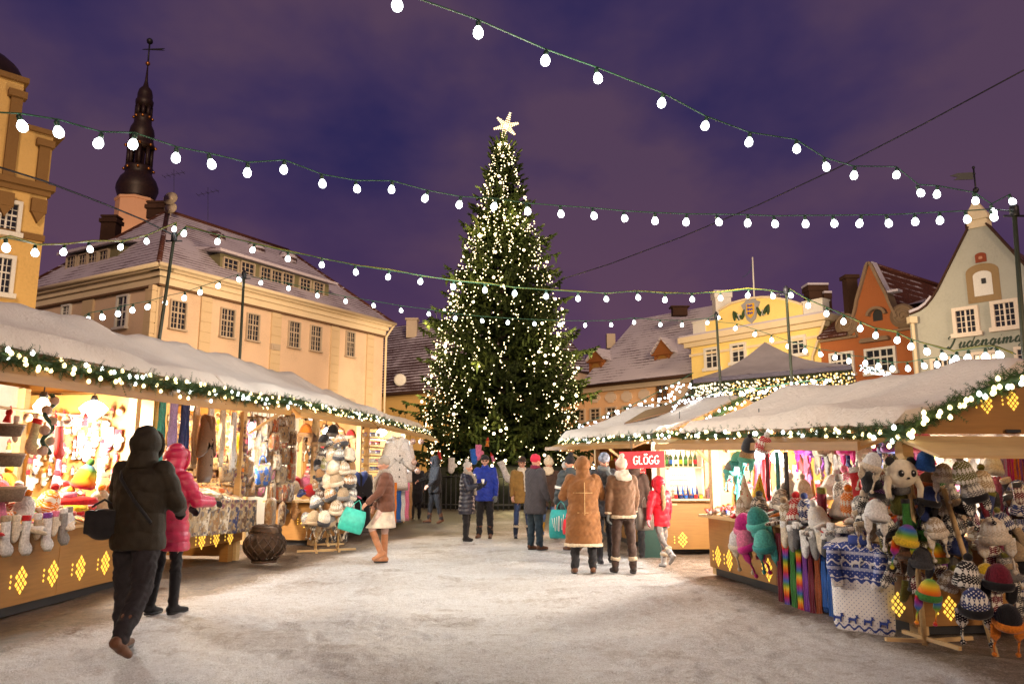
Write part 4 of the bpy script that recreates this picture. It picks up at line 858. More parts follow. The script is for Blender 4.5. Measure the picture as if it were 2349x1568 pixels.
def bulb_proto():
    m = MB(); m.lathe([(.001, -.105), (.020, -.101), (.037, -.087), (.045, -.062), (.042, -.038), (.029, -.012), (.018, .002)], (0, 0, 0), 12)
    b = build(m, 'bulb', M_bulb, None, world=False, uv=False); m = MB(); m.lathe([(.02, 0), (.024, .005), (.024, .045), (.012, .06)], (0, 0, 0), 8)
    s = build(m, 'socket', M_socket, b, world=False, uv=False); s.parent = b; return b
BP = bulb_proto(); BFIRST = [True]
def festoon(label, px, Yf, ends=None, mat=None, scale=1, extra=None):
    P = [at(x, y, Yf(x)) for x, y in px]; c0 = P[len(P)//2]
    t = thing('string_light', label, 'string lights', (c0.x, c0.y, c0.z-.3), 0); inv = wm(t).inverted(); rnd = random.Random(len(px))
    up = Vector((0, 0, .125*scale)); path = [p+up for p in P]
    if ends: path = [at(*ends[0][:2], ends[0][2])]+path if ends[0] else path
    if ends and ends[1]: path = path+[at(*ends[1][:2], ends[1][2])]
    m = MB(); m.tube(path, .007, 5); build(m, 'cable', mat or M_cable, t, uv=False)
    if extra:
        off = [p+Vector((0, .05, .02+.015*math.sin(i*2.1))) for i, p in enumerate(path)]; m = MB(); m.tube(off, .012, 5); build(m, 'steel_wire', M_ycable, t, uv=False)
    for p in P:
        if BFIRST[0]: b = BP; BFIRST[0] = False; b.parent = t
        else: b = copy_tree(BP, t)
        b.location = inv @ (p+Vector((0, 0, .065*scale))); b.scale = (scale*.88,)*3; b.rotation_euler = (rnd.uniform(-.25, .25), rnd.uniform(-.35, .35), rnd.uniform(0, 3))
L_ = lambda x0, y0, x1, y1: (lambda x: y0+(y1-y0)*(x-x0)/(x1-x0))
festoon('string of white bulbs sweeping down across the upper sky to the tall pole', [(910, 18), (1097, 80), (1252, 145), (1370, 185), (1520, 241), (1620, 294), (1720, 330), (1828, 346), (1894, 387), (1961, 406), (2058, 406), (2109, 447), (2151, 449), (2237, 464), (2277, 490), (2320, 467)], L_(910, 4.9, 2320, 9.2), ((830, -14, 4.7), (2326, 480, 9.2)), scale=1.02)
S2 = [(45, 295), (130, 308), (228, 335), (306, 336), (403, 367), (481, 381), (567, 400), (651, 393), (738, 425), (817, 438), (899, 438), (978, 459), (1055, 473), (1135, 477), (1209, 488), (1286, 494), (1361, 499), (1432, 506), (1503, 510), (1575, 513), (1647, 514), (1716, 515), (1777, 518), (1848, 517), (1913, 517), (1975, 516), (2037, 516), (2100, 513), (2157, 510), (2218, 507), (2277, 503)]
festoon('long string of white bulbs crossing the whole square in front of the spruce', S2, lambda x: 5.6+3.4*sm(0, 1200, x)-.5*sm(1300, 2300, x), ((-60, 255, 5.2), (2326, 485, 9.2)))
S3a = [(12, 572), (79, 584), (146, 582), (204, 575), (278, 570), (335, 556), (400, 528)]
festoon('string of white bulbs between the ochre house and the pole above the roofs', S3a, L_(12, 7.5, 400, 12.5), ((-60, 560, 7), (400, 540, 12.6)), extra=True)
S3b = [(423, 539), (500, 557), (581, 577), (660, 596), (738, 610), (815, 627), (891, 638), (965, 649), (1040, 661), (1112, 668), (1181, 676), (1253, 682), (1326, 687), (1390, 689), (1463, 685), (1526, 690), (1588, 689), (1653, 687), (1717, 680), (1772, 682)]
festoon('sagging string of white bulbs on yellow green cable across the spruce waist', S3b, L_(423, 12.5, 1800, 14.5), ((400, 545, 12.6), (1803, 672, 14.5)), extra=True, scale=1.15)
S3c = [(1813, 680), (1855, 703), (1897, 722), (1936, 740), (1975, 756), (2010, 772), (2060, 783), (2092, 798), (2125, 810), (2163, 822), (2195, 828), (2222, 825), (2262, 822), (2290, 819)]
festoon('string of white bulbs running down before the orange gable to the snowy roof', S3c, L_(1813, 14.5, 2300, 9.5), ((1803, 670, 14.5), (2330, 812, 9.2)), extra=True, scale=1.15)
S4a = [(202, 736), (233, 730), (270, 722), (304, 714), (341, 707), (378, 696), (423, 686), (460, 673), (502, 659), (546, 644)]
festoon('string of white bulbs rising from the snowy roof to the thin green pole', S4a, L_(202, 13, 546, 15.5), ((170, 742, 13), (560, 632, 15.5)), scale=1.15)
S4b = [(599, 651), (662, 663), (727, 680), (792, 693), (856, 703), (919, 714), (983, 722), (1045, 732), (1105, 738), (1165, 742), (1226, 745), (1285, 747), (1343, 748), (1402, 747), (1455, 741), (1515, 746), (1565, 747), (1624, 742), (1647, 730)]
festoon('lowest string of small white bulbs reaching from the thin pole across to the tent pole', S4b, L_(599, 15.5, 1650, 17.5), ((560, 632, 15.5), (1643, 724, 17.5)), scale=1.0)
S4c = [(1689, 755), (1733, 769), (1770, 782), (1809, 796), (1847, 807), (1881, 815), (1917, 822), (1948, 830), (1986, 835), (2015, 842), (2048, 848), (2083, 848), (2118, 842), (2150, 839), (2185, 833)]
festoon('string of white bulbs sloping in front of the grey tent canopy', S4c, L_(1689, 17.5, 2185, 12), ((1647, 738, 17.5), (2240, 828, 11)), scale=1.1)
def wire(name, label, pts):
    m = MB(); m.tube([at(*p) for p in pts], .014, 5); build(m, name, M_black, None, label=label, cat='cable', uv=False)
wire('overhead_wire', 'bare dark wire rising steeply through the sky behind the spruce', [(1290, 640, 22), (1400, 605, 21), (1560, 545, 19.5), (1740, 470, 17.5), (1920, 386, 15.5), (2120, 284, 14), (2360, 155, 12.5)])
wire('overhead_wire', 'thin wire from the ochre house down to the pole above the roofs', [(-30, 375, 9), (100, 415, 10), (240, 468, 11), (330, 505, 12), (400, 540, 12.6)])
# ------------------------------------------------------------------ tent with the light curtain
def tent():
    z9 = lambda x, y, Y: at(1567.6+x*.2279, 650+y*.2279, Y)
    t = thing('canopy_tent', 'grey fabric canopy tent with a broad peaked roof behind the stalls', 'tent', (9.3, 21, 0))
    ap = z9(820, 588, 23.5); fl = z9(95, 965, 21.5); fr = z9(1690, 822, 19.8); br = z9(1745, 775, 26); bl = fl+Vector((1.2, 7, 0)); bl.z = fl.z
    br.z = fr.z+.05
    n = 16
    def edge(a, b, k): return a.lerp(b, k)
    m = MB(); vs = []; 
    for (a, b) in ((fl, fr), (fr, br), (br, bl), (bl, fl)):
        g = []; 
        for j in range(9):
            v = j/8
            for i in range(n+1):
                u = i/n; p = a.lerp(b, u).lerp(ap, v); sag = -.20*math.sin(PI*v)*1.0+.03*math.sin(u*38+v*4)*(1-v); g.append(p+Vector((0, 0, sag)))
        f = [(j*(n+1)+i, j*(n+1)+i+1, (j+1)*(n+1)+i+1, (j+1)*(n+1)+i) for j in range(8) for i in range(n)]; m.add(g, f, 0, True)
    mt = plain('grey tarpaulin', (.52, .46, .41), .45, var=.15, scale=1.5, bump=.4, bscale=2.5); build(m, 'canopy', mt, t)
    m = MB()
    for (a, b) in ((fl, fr), (fr, br), (bl, fl)):
        g = []; 
        for i in range(25):
            u = i/24; p = a.lerp(b, u); g += [p+Vector((0, 0, .01)), p+Vector((0, -.02-.02*math.sin(u*30), -.11))]
        m.add(g, [(2*i, 2*i+2, 2*i+3, 2*i+1) for i in range(24)], 0, True)
    build(m, 'valance', plain('dark valance cloth', (.10, .085, .11), .6), t)
    for p in (fl, fr, bl, br):
        m = MB(); m.tube([(p.x, p.y+.1, 0), (p.x, p.y+.1, p.z)], .05, 8); build(m, 'pole', M_pole, t)
    c = thing('light_curtain', 'dense curtain of golden and white fairy lights hanging under the grey canopy', 'fairy lights', (9.3, 20.8, 2)); rnd = random.Random(5)
    m = MB(); a = fl+Vector((0, -.05, -.12)); b = fr+Vector((0, -.05, -.12)); P1 = []; P2 = []
    nc = 92
    for i in range(nc):
        p = a.lerp(b, i/(nc-1)); L = rnd.uniform(.75, 1.15)
        m.tube([p, p+Vector((0, 0, -L))], .006, 4, cap=False); z = 0
        while z < L:
            z += rnd.uniform(.06, .13); cool = i < 22 or rnd.random() < .32
            (P2 if cool else P1).append(p+Vector((rnd.uniform(-.05, .05), rnd.uniform(-.15, .05), -z)))
    build(m, 'hanging_wires', M_pole, c, uv=False)
    lights(c, P1, .022, emis('golden fairy light', (1, .62, .2), 1.1), 'golden_bulb'); lights(c, P2, .028, emis('pale fairy light', (1, .85, .58), 1.8), 'pale_bulb')
    m = MB(); m.prism([a+Vector((0, .15, 0)), b+Vector((0, .15, 0)), b+Vector((0, .15, -1.5)), a+Vector((0, .15, -1.5))], (0, .05, 0)); build(m, 'fir_backing', M_needle, c)
    s = thing('light_cluster', 'bunched cool white lights trailing from the corner of the canopy', 'fairy lights', tuple(z9(1900, 900, 19))); P = []
    for i in range(100):
        u = rnd.random(); P.append(z9(1780+u*310, 850+u*55+rnd.uniform(-35, 55)*(1-u*.6), 19+rnd.uniform(-.3, .3)))
    lights(s, P, .018, emis('cluster light', (.9, .97, 1), 2.5), 'cluster_bulb')
    m = MB(); m.tube([z9(1760, 830, 19.4), z9(2120, 930, 19)], .015, 5); build(m, 'cable', M_cable, s)
tent()
def dense_string(name, label, pts, n, jit, Y, mat=M_fairyc, r=.03):
    rnd = random.Random(n); P = [at(x, y, Y(x)) for x, y in pts]; t = thing(name, label, 'fairy lights', tuple(P[0])); m = MB(); m.tube(P, .012, 5); build(m, 'cable', M_cable, t, uv=False); Q = []
    for i in range(n):
        u = rnd.random()*(len(P)-1); k = int(u); p = P[k].lerp(P[k+1], u-k); Q.append(p+Vector((rnd.uniform(-.05, .05), 0, -rnd.random()*jit)))
    lights(t, Q, r, mat, 'light_bulb')
dense_string('icicle_lights', 'icicle lights draped from the spruce up to the grey tent', [(1318, 978), (1380, 955), (1450, 928), (1530, 888), (1590, 855)], 95, .5, L_(1318, 24, 1590, 20), r=.030)
dense_string('icicle_lights', 'lower swag of icicle lights above the mulled wine stall roof', [(1310, 992), (1380, 970), (1460, 945), (1540, 925), (1600, 912), (1660, 895)], 99, .18, L_(1310, 20, 1660, 15.5), r=.024)
dense_string('icicle_lights', 'bright bunch of white lights over the join of the two snowy roofs', [(1540, 925), (1580, 905), (1612, 912), (1650, 893)], 55, .18, lambda x: 15.2, r=.016)
dense_string('icicle_lights', 'short run of white lights along the ridge of the sweater stall', [(1660, 893), (1740, 890), (1800, 880), (1862, 872), (1900, 868)], 40, .12, L_(1660, 13.5, 1900, 12), r=.024)
# ------------------------------------------------------------------ stalls
class Stall:
    def __init__(s, O, F, D, hc=.82):
        s.O = Vector((O[0], O[1], 0)); d = Vector((F[0]-O[0], F[1]-O[1], 0)); s.L = d.length; s.u = d/s.L; s.D = D; s.hc = hc
        side = -1 if s.O.x < 0 else 1
        s.w = Vector((s.u.y, -s.u.x, 0)); 
        if s.w.x*side < 0: s.w = -s.w
        s.out = -s.w; s.rz = math.atan2(s.out.y, s.out.x)+PI/2
    def pt(s, a, b, z): return s.O+s.u*a+s.w*b+Vector((0, 0, z))
    def box(s, mb, a0, a1, b0, b1, z0, z1, mi=0):
        P = [s.pt(a0, b0, z0), s.pt(a1, b0, z0), s.pt(a1, b1, z0), s.pt(a0, b1, z0)]
        if (P[1]-P[0]).cross(P[2]-P[1]).z < 0: P = P[::-1]
        return mb.prism(P, (0, 0, z1-z0), mi)
    def on(s, px, py, b):
        r = ray(px, py); p0 = s.pt(0, b, 0); t = (p0-CO).dot(s.w)/r.dot(s.w); return CO+r*t
    def ab(s, p): q = p-s.O; return q.dot(s.u), q.dot(s.w)
def cutouts(parent, origin, ux, n, k=.034, bar=True):
    """flower pattern of nine lit diamonds, with a small column of dots beside it"""
    m = MB()
    def dia(x, z, r):
        nonlocal m
        c = origin+ux*x+Vector((0, 0, z))+n*.004; m.prism([c+ux*r, c+Vector((0, 0, r*1.25)), c-ux*r, c-Vector((0, 0, r*1.25))], n*.004)
    for x, z in ((0, 3), (-1, 2), (1, 2), (-2, 1), (0, 1), (2, 1), (-1, 0), (1, 0), (-2, -1), (0, -1), (2, -1), (-1, -2), (1, -2), (0, -3)):
        if (x, z) != (0, 0): dia(x*k, z*k*1.15, k*.62)
    o = build(m, 'lit_cutout', M_cut, parent, uv=False)
    if bar:
        m = MB()
        for z in (-1.6, 0, 1.6): dia(-4.6*k, z*k, k*.4)
        build(m, 'lit_slot', M_cut, parent, uv=False)
    return o
def snow_slab(name, parent, EN, EF, RN, RF, BN, BF, T=.15, seed=0, hipN=False, hipF=False):
    rnd = np.random.RandomState(seed); nu, nv = 72, 26; top = []; bot = []
    ph = rnd.rand(6)*6
    for j in range(nv+1):
        v = j/nv; 
        for i in range(nu+1):
            u = i/nu; E = EN.lerp(EF, u); R = RN.lerp(RF, u); B = BN.lerp(BF, u)
            if v < .55: k = v/.55; p = E.lerp(R, k); p = p+Vector((0, 0, -.13*math.sin(PI*k)))
            else: k = (v-.55)/.45; p = R.lerp(B, k)
            e = min(1, (v/.05))*1.0; eb = min(1, (1-v)/.06); eu = min(1, .45+u/.02, .45+(1-u)/.02)
            t = T*(math.sqrt(max(0, 1-(1-e)**2))*math.sqrt(max(0, 1-(1-eb)**2))*math.sqrt(max(0, 1-(1-max(0, eu))**2)))
            L = (EF-EN).length*u
            t *= 1+.10*math.sin(L*9+v*31+ph[5])*math.sin(v*23+L*3)+.22*math.sin(L*1.7+ph[0]+v*3)+.12*math.sin(L*4.1+v*7+ph[1])+.03*math.sin(L*7+v*9+ph[2])
            o = Vector((0, 0, 0))
            if v < .05: o = (E-R).normalized()*(.05+.03*math.sin(L*5+ph[3])+.015*math.sin(L*17+ph[4]))*(1-v/.05)
            top.append(p+o+Vector((0, 0, t))); bot.append(p+Vector((0, 0, -.004)))
    n1 = nu+1; f = [(j*n1+i, j*n1+i+1, (j+1)*n1+i+1, (j+1)*n1+i) for j in range(nv) for i in range(nu)]
    m = MB(); m.add(top, f, 0, True); m.add(bot, [x[::-1] for x in f], 0, True); K = len(top)
    rim = [i for i in range(n1)]+[j*n1+nu for j in range(1, nv+1)]+[nv*n1+i for i in range(nu-1, -1, -1)]+[j*n1 for j in range(nv-1, 0, -1)]
    m.add([top[i] for i in rim]+[bot[i] for i in rim], [(i, len(rim)+i, len(rim)+(i+1) % len(rim), (i+1) % len(rim)) for i in range(len(rim))], 0, True)
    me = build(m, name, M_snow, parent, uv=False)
    return me
def garland(label, pts, n_b, rb=.02, drop=.13, dens=330, seed=1, fall=.2):
    rnd = random.Random(seed); P = [Vector(p) for p in pts]; seg = [(b-a).length for a, b in zip(P, P[1:])]; Ltot = sum(seg)
    def along(s_):
        for a, b, l in zip(P, P[1:], seg):
            if s_ <= l: return a.lerp(b, s_/l), (b-a)/l
            s_ -= l
        return P[-1], (P[-1]-P[-2]).normalized()
    t = thing('fir_garland', label, 'garland', tuple(P[0])); m = MB()
    m.tube([along(i/60*Ltot)[0]+Vector((0, 0, -drop*.5)) for i in range(61)], .028, 6)
    for i in range(int(Ltot*dens)):
        c, d = along(rnd.random()*Ltot); s_ = Vector((rnd.gauss(0, 1), rnd.gauss(0, 1), rnd.gauss(0, .9))).normalized()
        dd = (s_+d*rnd.choice((-.7, .7))).normalized(); L = rnd.uniform(.07, .15)*(1.5 if rnd.random() < .08 else 1); c = c+Vector((0, 0, -drop*rnd.uniform(.1, .9)))
        q = dd.cross(Vector((rnd.random(), rnd.random(), .3))).normalized()*.006; e = c+dd*L
        b = len(m.v); m.v += [tuple(c-q), tuple(c+q), tuple(e)]; m.f.append((b, b+1, b+2)); m.m.append(0); m.s.append(False)
        for k in range(5):
            f = .25+.14*k; cc = c+dd*L*f
            for sg in (-1, 1):
                n2 = (dd*.7+q.normalized()*sg+Vector((0, 0, rnd.uniform(-.4, .4)))).normalized(); e2 = cc+n2*.03; r2 = dd*.004
                b = len(m.v); m.v += [tuple(cc-r2), tuple(cc+r2), tuple(e2)]; m.f.append((b, b+1, b+2)); m.m.append(0); m.s.append(False)
    build(m, 'greenery', M_fir, t, uv=False)
    Q = []; Qc = []
    for i in range(n_b):
        c, d = along((i+rnd.random())/n_b*Ltot); p = c+Vector((rnd.uniform(-.05, .05), rnd.uniform(-.09, -.03), -drop*rnd.uniform(-.1, 1.0)-(fall*rnd.random() if rnd.random() < .3 else 0))); (Qc if rnd.random() < .35 else Q).append(p)
    def tear(mb, c): return mb.lathe([(.001, -rb*1.3), (rb*.8, -rb*.9), (rb, 0), (rb*.6, rb*.8), (.002, rb*1.2)], c, 8)
    lights(t, Q, rb, M_gw, 'warm_bulb', tear); lights(t, Qc, rb*1.1, M_gc, 'cool_bulb', tear)
M_fir = plain('fir garland green', (.035, .075, .018), .7, var=.5, scale=9); M_gw = emis('garland bulb', (1, .8, .38), 4.5); M_gc = emis('garland cool bulb', (.92, 1, .95), 6)
M_inner = plaster('cream canvas lining', (.80, .75, .66), .1); M_red = plain('red cloth', (.5, .02, .02), .8)
def lampshade(p, label, r=.09, cold=True, energy=60, col=None, cone=True, group='stall lamps'):
    t = thing('hanging_lamp', label, 'lamp', tuple(p)); m = MB()
    m.lathe([(.001, -.09*r/.09), (r*.75, -.07), (r, -.01), (r*.6, .06), (.02, .1)], p, 14)
    build(m, 'bulb', emis('stall lamp cold', (.86, .93, 1), 14) if cold else emis('stall lamp warm', (1, .8, .55), 12), t, uv=False)
    m = MB(); m.lathe([(.03, .09), (.05, .1), (.03, .16)], p, 10); m.tube([p+Vector((0, 0, .16)), p+Vector((.02, 0, .6))], .008, 5); build(m, 'socket', M_black, t, uv=False)
    light('stall_lamp_glow', 'POINT', p+Vector((0, 0, -.13-r)), energy*9.5, col or ((.86, .93, 1) if cold else (1, .72, .42)), r*.8).visible_glossy = True
def stall(name, label, S, ze, zr, eave, ridge_off, flap=(.30, .16), cuts=(), strut=(), endN=True, endF=True, walls=True, snowT=.15, seed=0, ze2=None, counter_z0=.10, ridgeN=0, ridgeF=0, openN=False, skirt=None, tabletop=.05, inner=None):
    """eave = (EN, EF) xy points of the eave over the walkway"""
    t = thing(name, label, 'market stall', tuple(S.O), 0); L, D, hc = S.L, S.D, S.hc; ze2 = ze if ze2 is None else ze2
    m = MB(); S.box(m, 0, L, 0, .03, counter_z0, hc); S.box(m, 0, .03, .032, D*.5, counter_z0, hc); S.box(m, L-.03, L, .032, D*.5, counter_z0, hc)
    for k in range(1, int(L/1.2)+1): S.box(m, k*1.2-.006, k*1.2+.006, -.004, 0, counter_z0, hc)
    ct = build(m, 'counter', M_wood, t)
    m = MB(); S.box(m, -.04, L+.04, -.14, D*.45, hc, hc+.035); build(m, 'countertop', M_woodl, t)
    if skirt: m = MB(); S.box(m, .1, L-.1, .04, D*.5, 0, counter_z0); build(m, 'plinth', M_black, t)
    for (a, b) in ((.06, .08), (L-.06, .08), (.06, D-.06), (L-.06, D-.06)):
        m = MB(); S.box(m, a-.055, a+.055, b-.045, b+.065, 0, (ze if a < 1 else ze2)-.05+(.35 if b > 1 else 0)*0); build(m, 'post', M_woodl, t)
    for a, z_ in cuts: cutouts(ct, S.pt(a, 0, z_), S.u if S.u.dot(Vector((0, 1, 0)))*(1 if S.O.x < 0 else -1) > 0 else -S.u, S.out)
    if walls:
        zt = min(ze, ze2)-.03; m = MB(); S.box(m, 0, L, D, D+.04, .05, zt+.1); build(m, 'back_wall', inner or M_inner, t)
        if endF: m = MB(); S.box(m, L-.0, L+.04, .1, D, .05, zt); build(m, 'side_wall', M_wood, t)
        if endN and not openN: m = MB(); S.box(m, -.04, 0, .1, D, .05, zt); build(m, 'side_wall', M_wood, t)
    EN = Vector((*eave[0], ze)); EF = Vector((*eave[1], ze2)); RN = EN+S.w*ridge_off[0]+S.u*ridgeN; RF = EF+S.w*ridge_off[1]-S.u*ridgeF; RN.z = zr[0]; RF.z = zr[1]
    BN = EN+S.w*ridge_off[0]*1.9; BF = EF+S.w*ridge_off[1]*1.9
    m = MB(); a = [EN, EF, RF, RN]; b = [RN, RF, BF, BN]
    dn = Vector((0, 0, -.05))
    def curved(A, B, C_, D_):
        vs = []; n = 6
        for j in range(n+1):
            k = j/n; s_ = Vector((0, 0, -.13*math.sin(PI*k)-.006))
            vs += [A.lerp(D_, k)+s_, B.lerp(C_, k)+s_, A.lerp(D_, k)+s_+dn, B.lerp(C_, k)+s_+dn]
        fs = []
        for j in range(n):
            o = 4*j; fs += [(o, o+1, o+5, o+4), (o+2, o+6, o+7, o+3), (o, o+4, o+6, o+2), (o+1, o+3, o+7, o+5)]
        fs += [(0, 2, 3, 1), (4*n, 4*n+1, 4*n+3, 4*n+2)]; m.add(vs, fs)
    curved(*a); m.prism([p+dn for p in b], (0, 0, .045)); rf = build(m, 'roof', M_woodd, t)
    snow_slab('snow_cover', rf, EN, EF, RN, RF, BN, BF, snowT, seed)
    # gable boards
    for E_, R_, B_, nm in ((EN, RN, BN, 'n'), (EF, RF, BF, 'f')):
        ins = S.u*(.06 if nm == 'n' else -.1); m = MB(); m.prism([E_+ins+Vector((0, 0, -.08)), E_.lerp(R_, .5)+ins+Vector((0, 0, -.2)), R_+ins+Vector((0, 0, -.07)), B_+ins+Vector((0, 0, -.07))], S.u*.025); build(m, 'gable_board', M_wood, t)
    # flap hanging out from under the eave
    o, d = flap; m = MB(); A = EN+Vector((0, 0, -.09)); B = EF+Vector((0, 0, -.09)); q = S.out*o+Vector((0, 0, -d))
    m.prism([A, B, B+q, A+q], (0, 0, -.03)); m.prism([A+q+S.w*.03, B+q+S.w*.03, B+q, A+q], (0, 0, .05)); fl = build(m, 'flap', M_wood, t)
    for a_ in strut:
        p = A.lerp(B, a_)+q*.85+Vector((0, 0, -.05)); k, _ = S.ab(p); m = MB(); m.bar(p, S.pt(k, .06, ze-.75), .06, .04); build(m, 'strut', M_woodl, t)
    return t, (EN, EF, RN, RF)
Xe = lambda Y: -4.45+(Y-6.5)*.105
S1 = Stall((-5.25, 5.2), (-4.97, 10.3), 1.7); S2_ = Stall((-4.93, 10.75), (-4.50, 13.1), 1.6)
S3_ = Stall((-3.93, 15.6), (-3.55, 18.4), 1.6); S4_ = Stall((-3.5, 18.9), (-3.05, 22.4), 1.6)
rA, e1 = stall('market_stall', 'honey wood stall with hanging felt mittens and a curly garland, beside the hooded man', S1, 2.5, (3.2, 3.40), ((Xe(4.6), 4.6), (Xe(10.6), 10.6)), (2.0, 2.0), (.05, .20), seed=1, ze2=2.60, snowT=.17,
    cuts=[(S1.ab(S1.on(x, 1320, 0))[0], .34) for x in (-25, 48, 120, 182, 238)], skirt=True, strut=())
rB, e2 = stall('market_stall', 'stall crowded with printed cloth bags and cushions on a legged table', S2_, 2.60, (3.40, 3.5), ((Xe(10.602), 10.602), (Xe(12.9), 12.9)), (2.0, 2.0), (.05, .19), seed=2, ze2=2.69, counter_z0=.32,
    cuts=[(S2_.ab(S2_.on(x, 1245, 0))[0], .42) for x in (462, 495, 527)])
rC, e3 = stall('market_stall', 'small stall with earflap hats on stands and a lit flower cut-out', S3_, 2.69, (3.5, 3.6), ((Xe(12.902), 12.902), (Xe(17.5), 17.5)), (2.0, 2.0), (.22, .22), seed=3, ze2=2.74, skirt=True, openN=True)
rD, e4 = stall('market_stall', 'farthest honey wood stall of the row, with white coats under a cold lamp', S4_, 2.74, (3.6, 3.3), ((Xe(17.502), 17.502), (Xe(24), 24)), (2.0, 1.9), (.3, .22), seed=4, ze2=2.70, ridgeF=1.2, skirt=True, openN=True)
# legs and near end panel of the left stalls
m = MB(); S2_.box(m, 2.05, 2.2, .05, .2, 0, .32); build(m, 'leg', M_wood, rB)
m = MB(); S2_.box(m, .1, .25, .05, .2, 0, .32); build(m, 'leg', M_wood, rB)
m = MB(); A_ = S3_.pt(0, 0, .1); m.prism([A_, A_-Vector((1.05, -.2, 0)), A_-Vector((1.05, -.2, -.75)), A_+Vector((0, 0, .75))], (0, .03, 0)); ep = build(m, 'end_panel', M_wood, rC)
cutouts(ep, A_+Vector((-.22, .03, .36)), Vector((1, -.19, 0)).normalized(), Vector((-.19, -1, 0)).normalized(), .03)
for (r, e, nm, nb, sd_) in ((rA, e1, 'hooded man walks past', 90, 1), (rB, e2, 'stall of printed cloth bags', 38, 2), (rC, e3, 'stall of the earflap hats', 80, 3), (rD, e4, 'stall of the white coats', 95, 4)):
    garland('lit fir garland along the eave of the '+(nm if 'stall' in nm else 'stall the hooded man passes'), [e[0]+Vector((.07, 0, -.02)), e[0].lerp(e[1], .5)+Vector((.07, 0, -.05)), e[1]+Vector((.07, 0, -.02))], nb, .021, .13, 330 if sd_ < 3 else 200, sd_, .12)
# ---- right hand stalls
S5 = Stall((3.6, 7.15), (2.85, 11.35), 2.3, .80)
E5n = at(2062, 968, 6.75); E5f = at(1566, 990, 10.7)
R5n = at(2420, 800, 6.5); R5f = at(1795, 893, 11.0)
rE, e5 = stall('market_stall', 'honey wood stall piled with mittens, hats and a blue reindeer sweater', S5, E5n.z, (R5n.z-.16, R5f.z-.14), (E5n.to_2d(), E5f.to_2d()), ((R5n-E5n).to_2d().length, (R5f-E5f).to_2d().length), (.42, .13), seed=6, ze2=E5f.z, snowT=.16, skirt=True, openN=True,
    cuts=[(S5.ab(S5.on(x, y, 0))[0], S5.on(x, y, 0).z) for x, y in ((1648, 1275), (1674, 1284), (1764, 1306))])
RN5 = e5[2]
# gable of the sweater stall that faces the walkway corner, with lit cut-outs
gx = Vector((.985, .12, 0)).normalized(); gn = Vector((gx.y, -gx.x, 0)); G0 = E5n+Vector((.02, -.04, -.1)); apx = RN5-Vector((0, 0, .08))
gp = [G0, G0+gx*2.9]; pk = G0+gx*((apx-G0).dot(gx)); pk.z = apx.z
m = MB(); m.prism([G0, G0+gx*2.9, pk], -gn*.03); gb = build(m, 'gable_board', M_wood, rE)
for px, py in ((2262, 925), (2322, 918)):
    r = ray(px, py); tt = (G0-CO).dot(gn)/r.dot(gn); cutouts(gb, CO+r*tt, gx, gn, .022)
m = MB(); q = gn*.55+Vector((-.08, 0, -.18)); A_ = G0+Vector((0, 0, -.02)); m.prism([A_-gx*.1, A_+gx*2.9, A_+gx*2.6+q, A_+gx*.0+q], (0, 0, -.025)); build(m, 'flap', M_woodl, rE)
for k in (.95, 1.75):
    m = MB(); p = A_+gx*k+Vector((0, 0, .03))+gn*.02; m.prism([p, p+gx*.14, p+gx*.14+Vector((0, 0, .03)), p+Vector((0, 0, .03))], gn*.015); build(m, 'hinge', M_black, rE)
m = MB(); B0 = S5.pt(0, 0, .08); m.prism([B0, B0+gx*3.2, B0+gx*3.2+Vector((0, 0, .72)), B0+Vector((0, 0, .72))], -gn*.03); ep = build(m, 'end_panel', M_wood, rE)
for px, py in ((2178, 1394), (2060, 1385)):
    r = ray(px, py); tt = (B0-CO).dot(gn)/r.dot(gn); cutouts(ep, CO+r*tt, gx, gn, .026, px > 2100)
m = MB(); m.prism([B0+Vector((0, 0, .725))+gn*.1, B0+gx*3.2+Vector((0, 0, .725))+gn*.1, B0+gx*3.2+Vector((0, 0, .725))-gn*.7, B0+Vector((0, 0, .725))-gn*.7], (0, 0, .035)); build(m, 'countertop', M_woodl, rE)
m = MB(); m.prism([B0+gx*.1+Vector((0, .05, -.08)), B0+gx*3.2+Vector((0, .05, -.08)), B0+gx*3.2+Vector((0, .5, -.08)), B0+gx*.1+Vector((0, .5, -.08))], (0, 0, .07)); build(m, 'plinth', M_black, rE)
rake = [at(1564, 992, 10.65), at(1800, 990, 8.4), at(2000, 984, 6.9), at(2062, 980, 6.6), at(2170, 925, 6.5), at(2260, 880, 6.45), at(2400, 825, 6.4)]
garland('lit fir garland along the eave and gable of the reindeer sweater stall', rake, 125, .02, .11, 330, 6, .08)
# mulled wine stall
S6 = Stall((2.62, 14.0), (1.95, 18.6), 2.4, .85)
E6n = at(1500, 992, 13.9); E6f = at(1287, 1006, 18.5); R6n = at(1700, 902, 13.9); R6f = at(1440, 940, 18.8)
rF, e6 = stall('market_stall', 'mulled wine stall with a red sign, bottles and red drapes', S6, E6n.z, (R6n.z-.14, R6f.z-.12), (E6n.to_2d(), E6f.to_2d()), ((R6n-E6n).to_2d().length, (R6f-E6f).to_2d().length), (.4, .16), seed=8, ze2=E6f.z, snowT=.15, skirt=True, openN=True, strut=(.25, .75), inner=plain('red stall drape', (.45, .05, .03), .8))
garland('lit fir garland along the eave and gable of the mulled wine stall', [E6f+Vector((-.05, 0, -.03)), E6n.lerp(E6f, .5)+Vector((-.05, 0, -.05)), E6n+Vector((-.03, -.06, -.02)), E6n.lerp(R6n, .45)+Vector((0, -.08, -.22)), R6n+Vector((0, -.08, -.05))], 110, .024, .12, 200, 8, .08)
K0 = S6.pt(0, 0, 0); m = MB(); gx6 = Vector((1, .03, 0)).normalized(); gn6 = Vector((gx6.y, -gx6.x, 0))
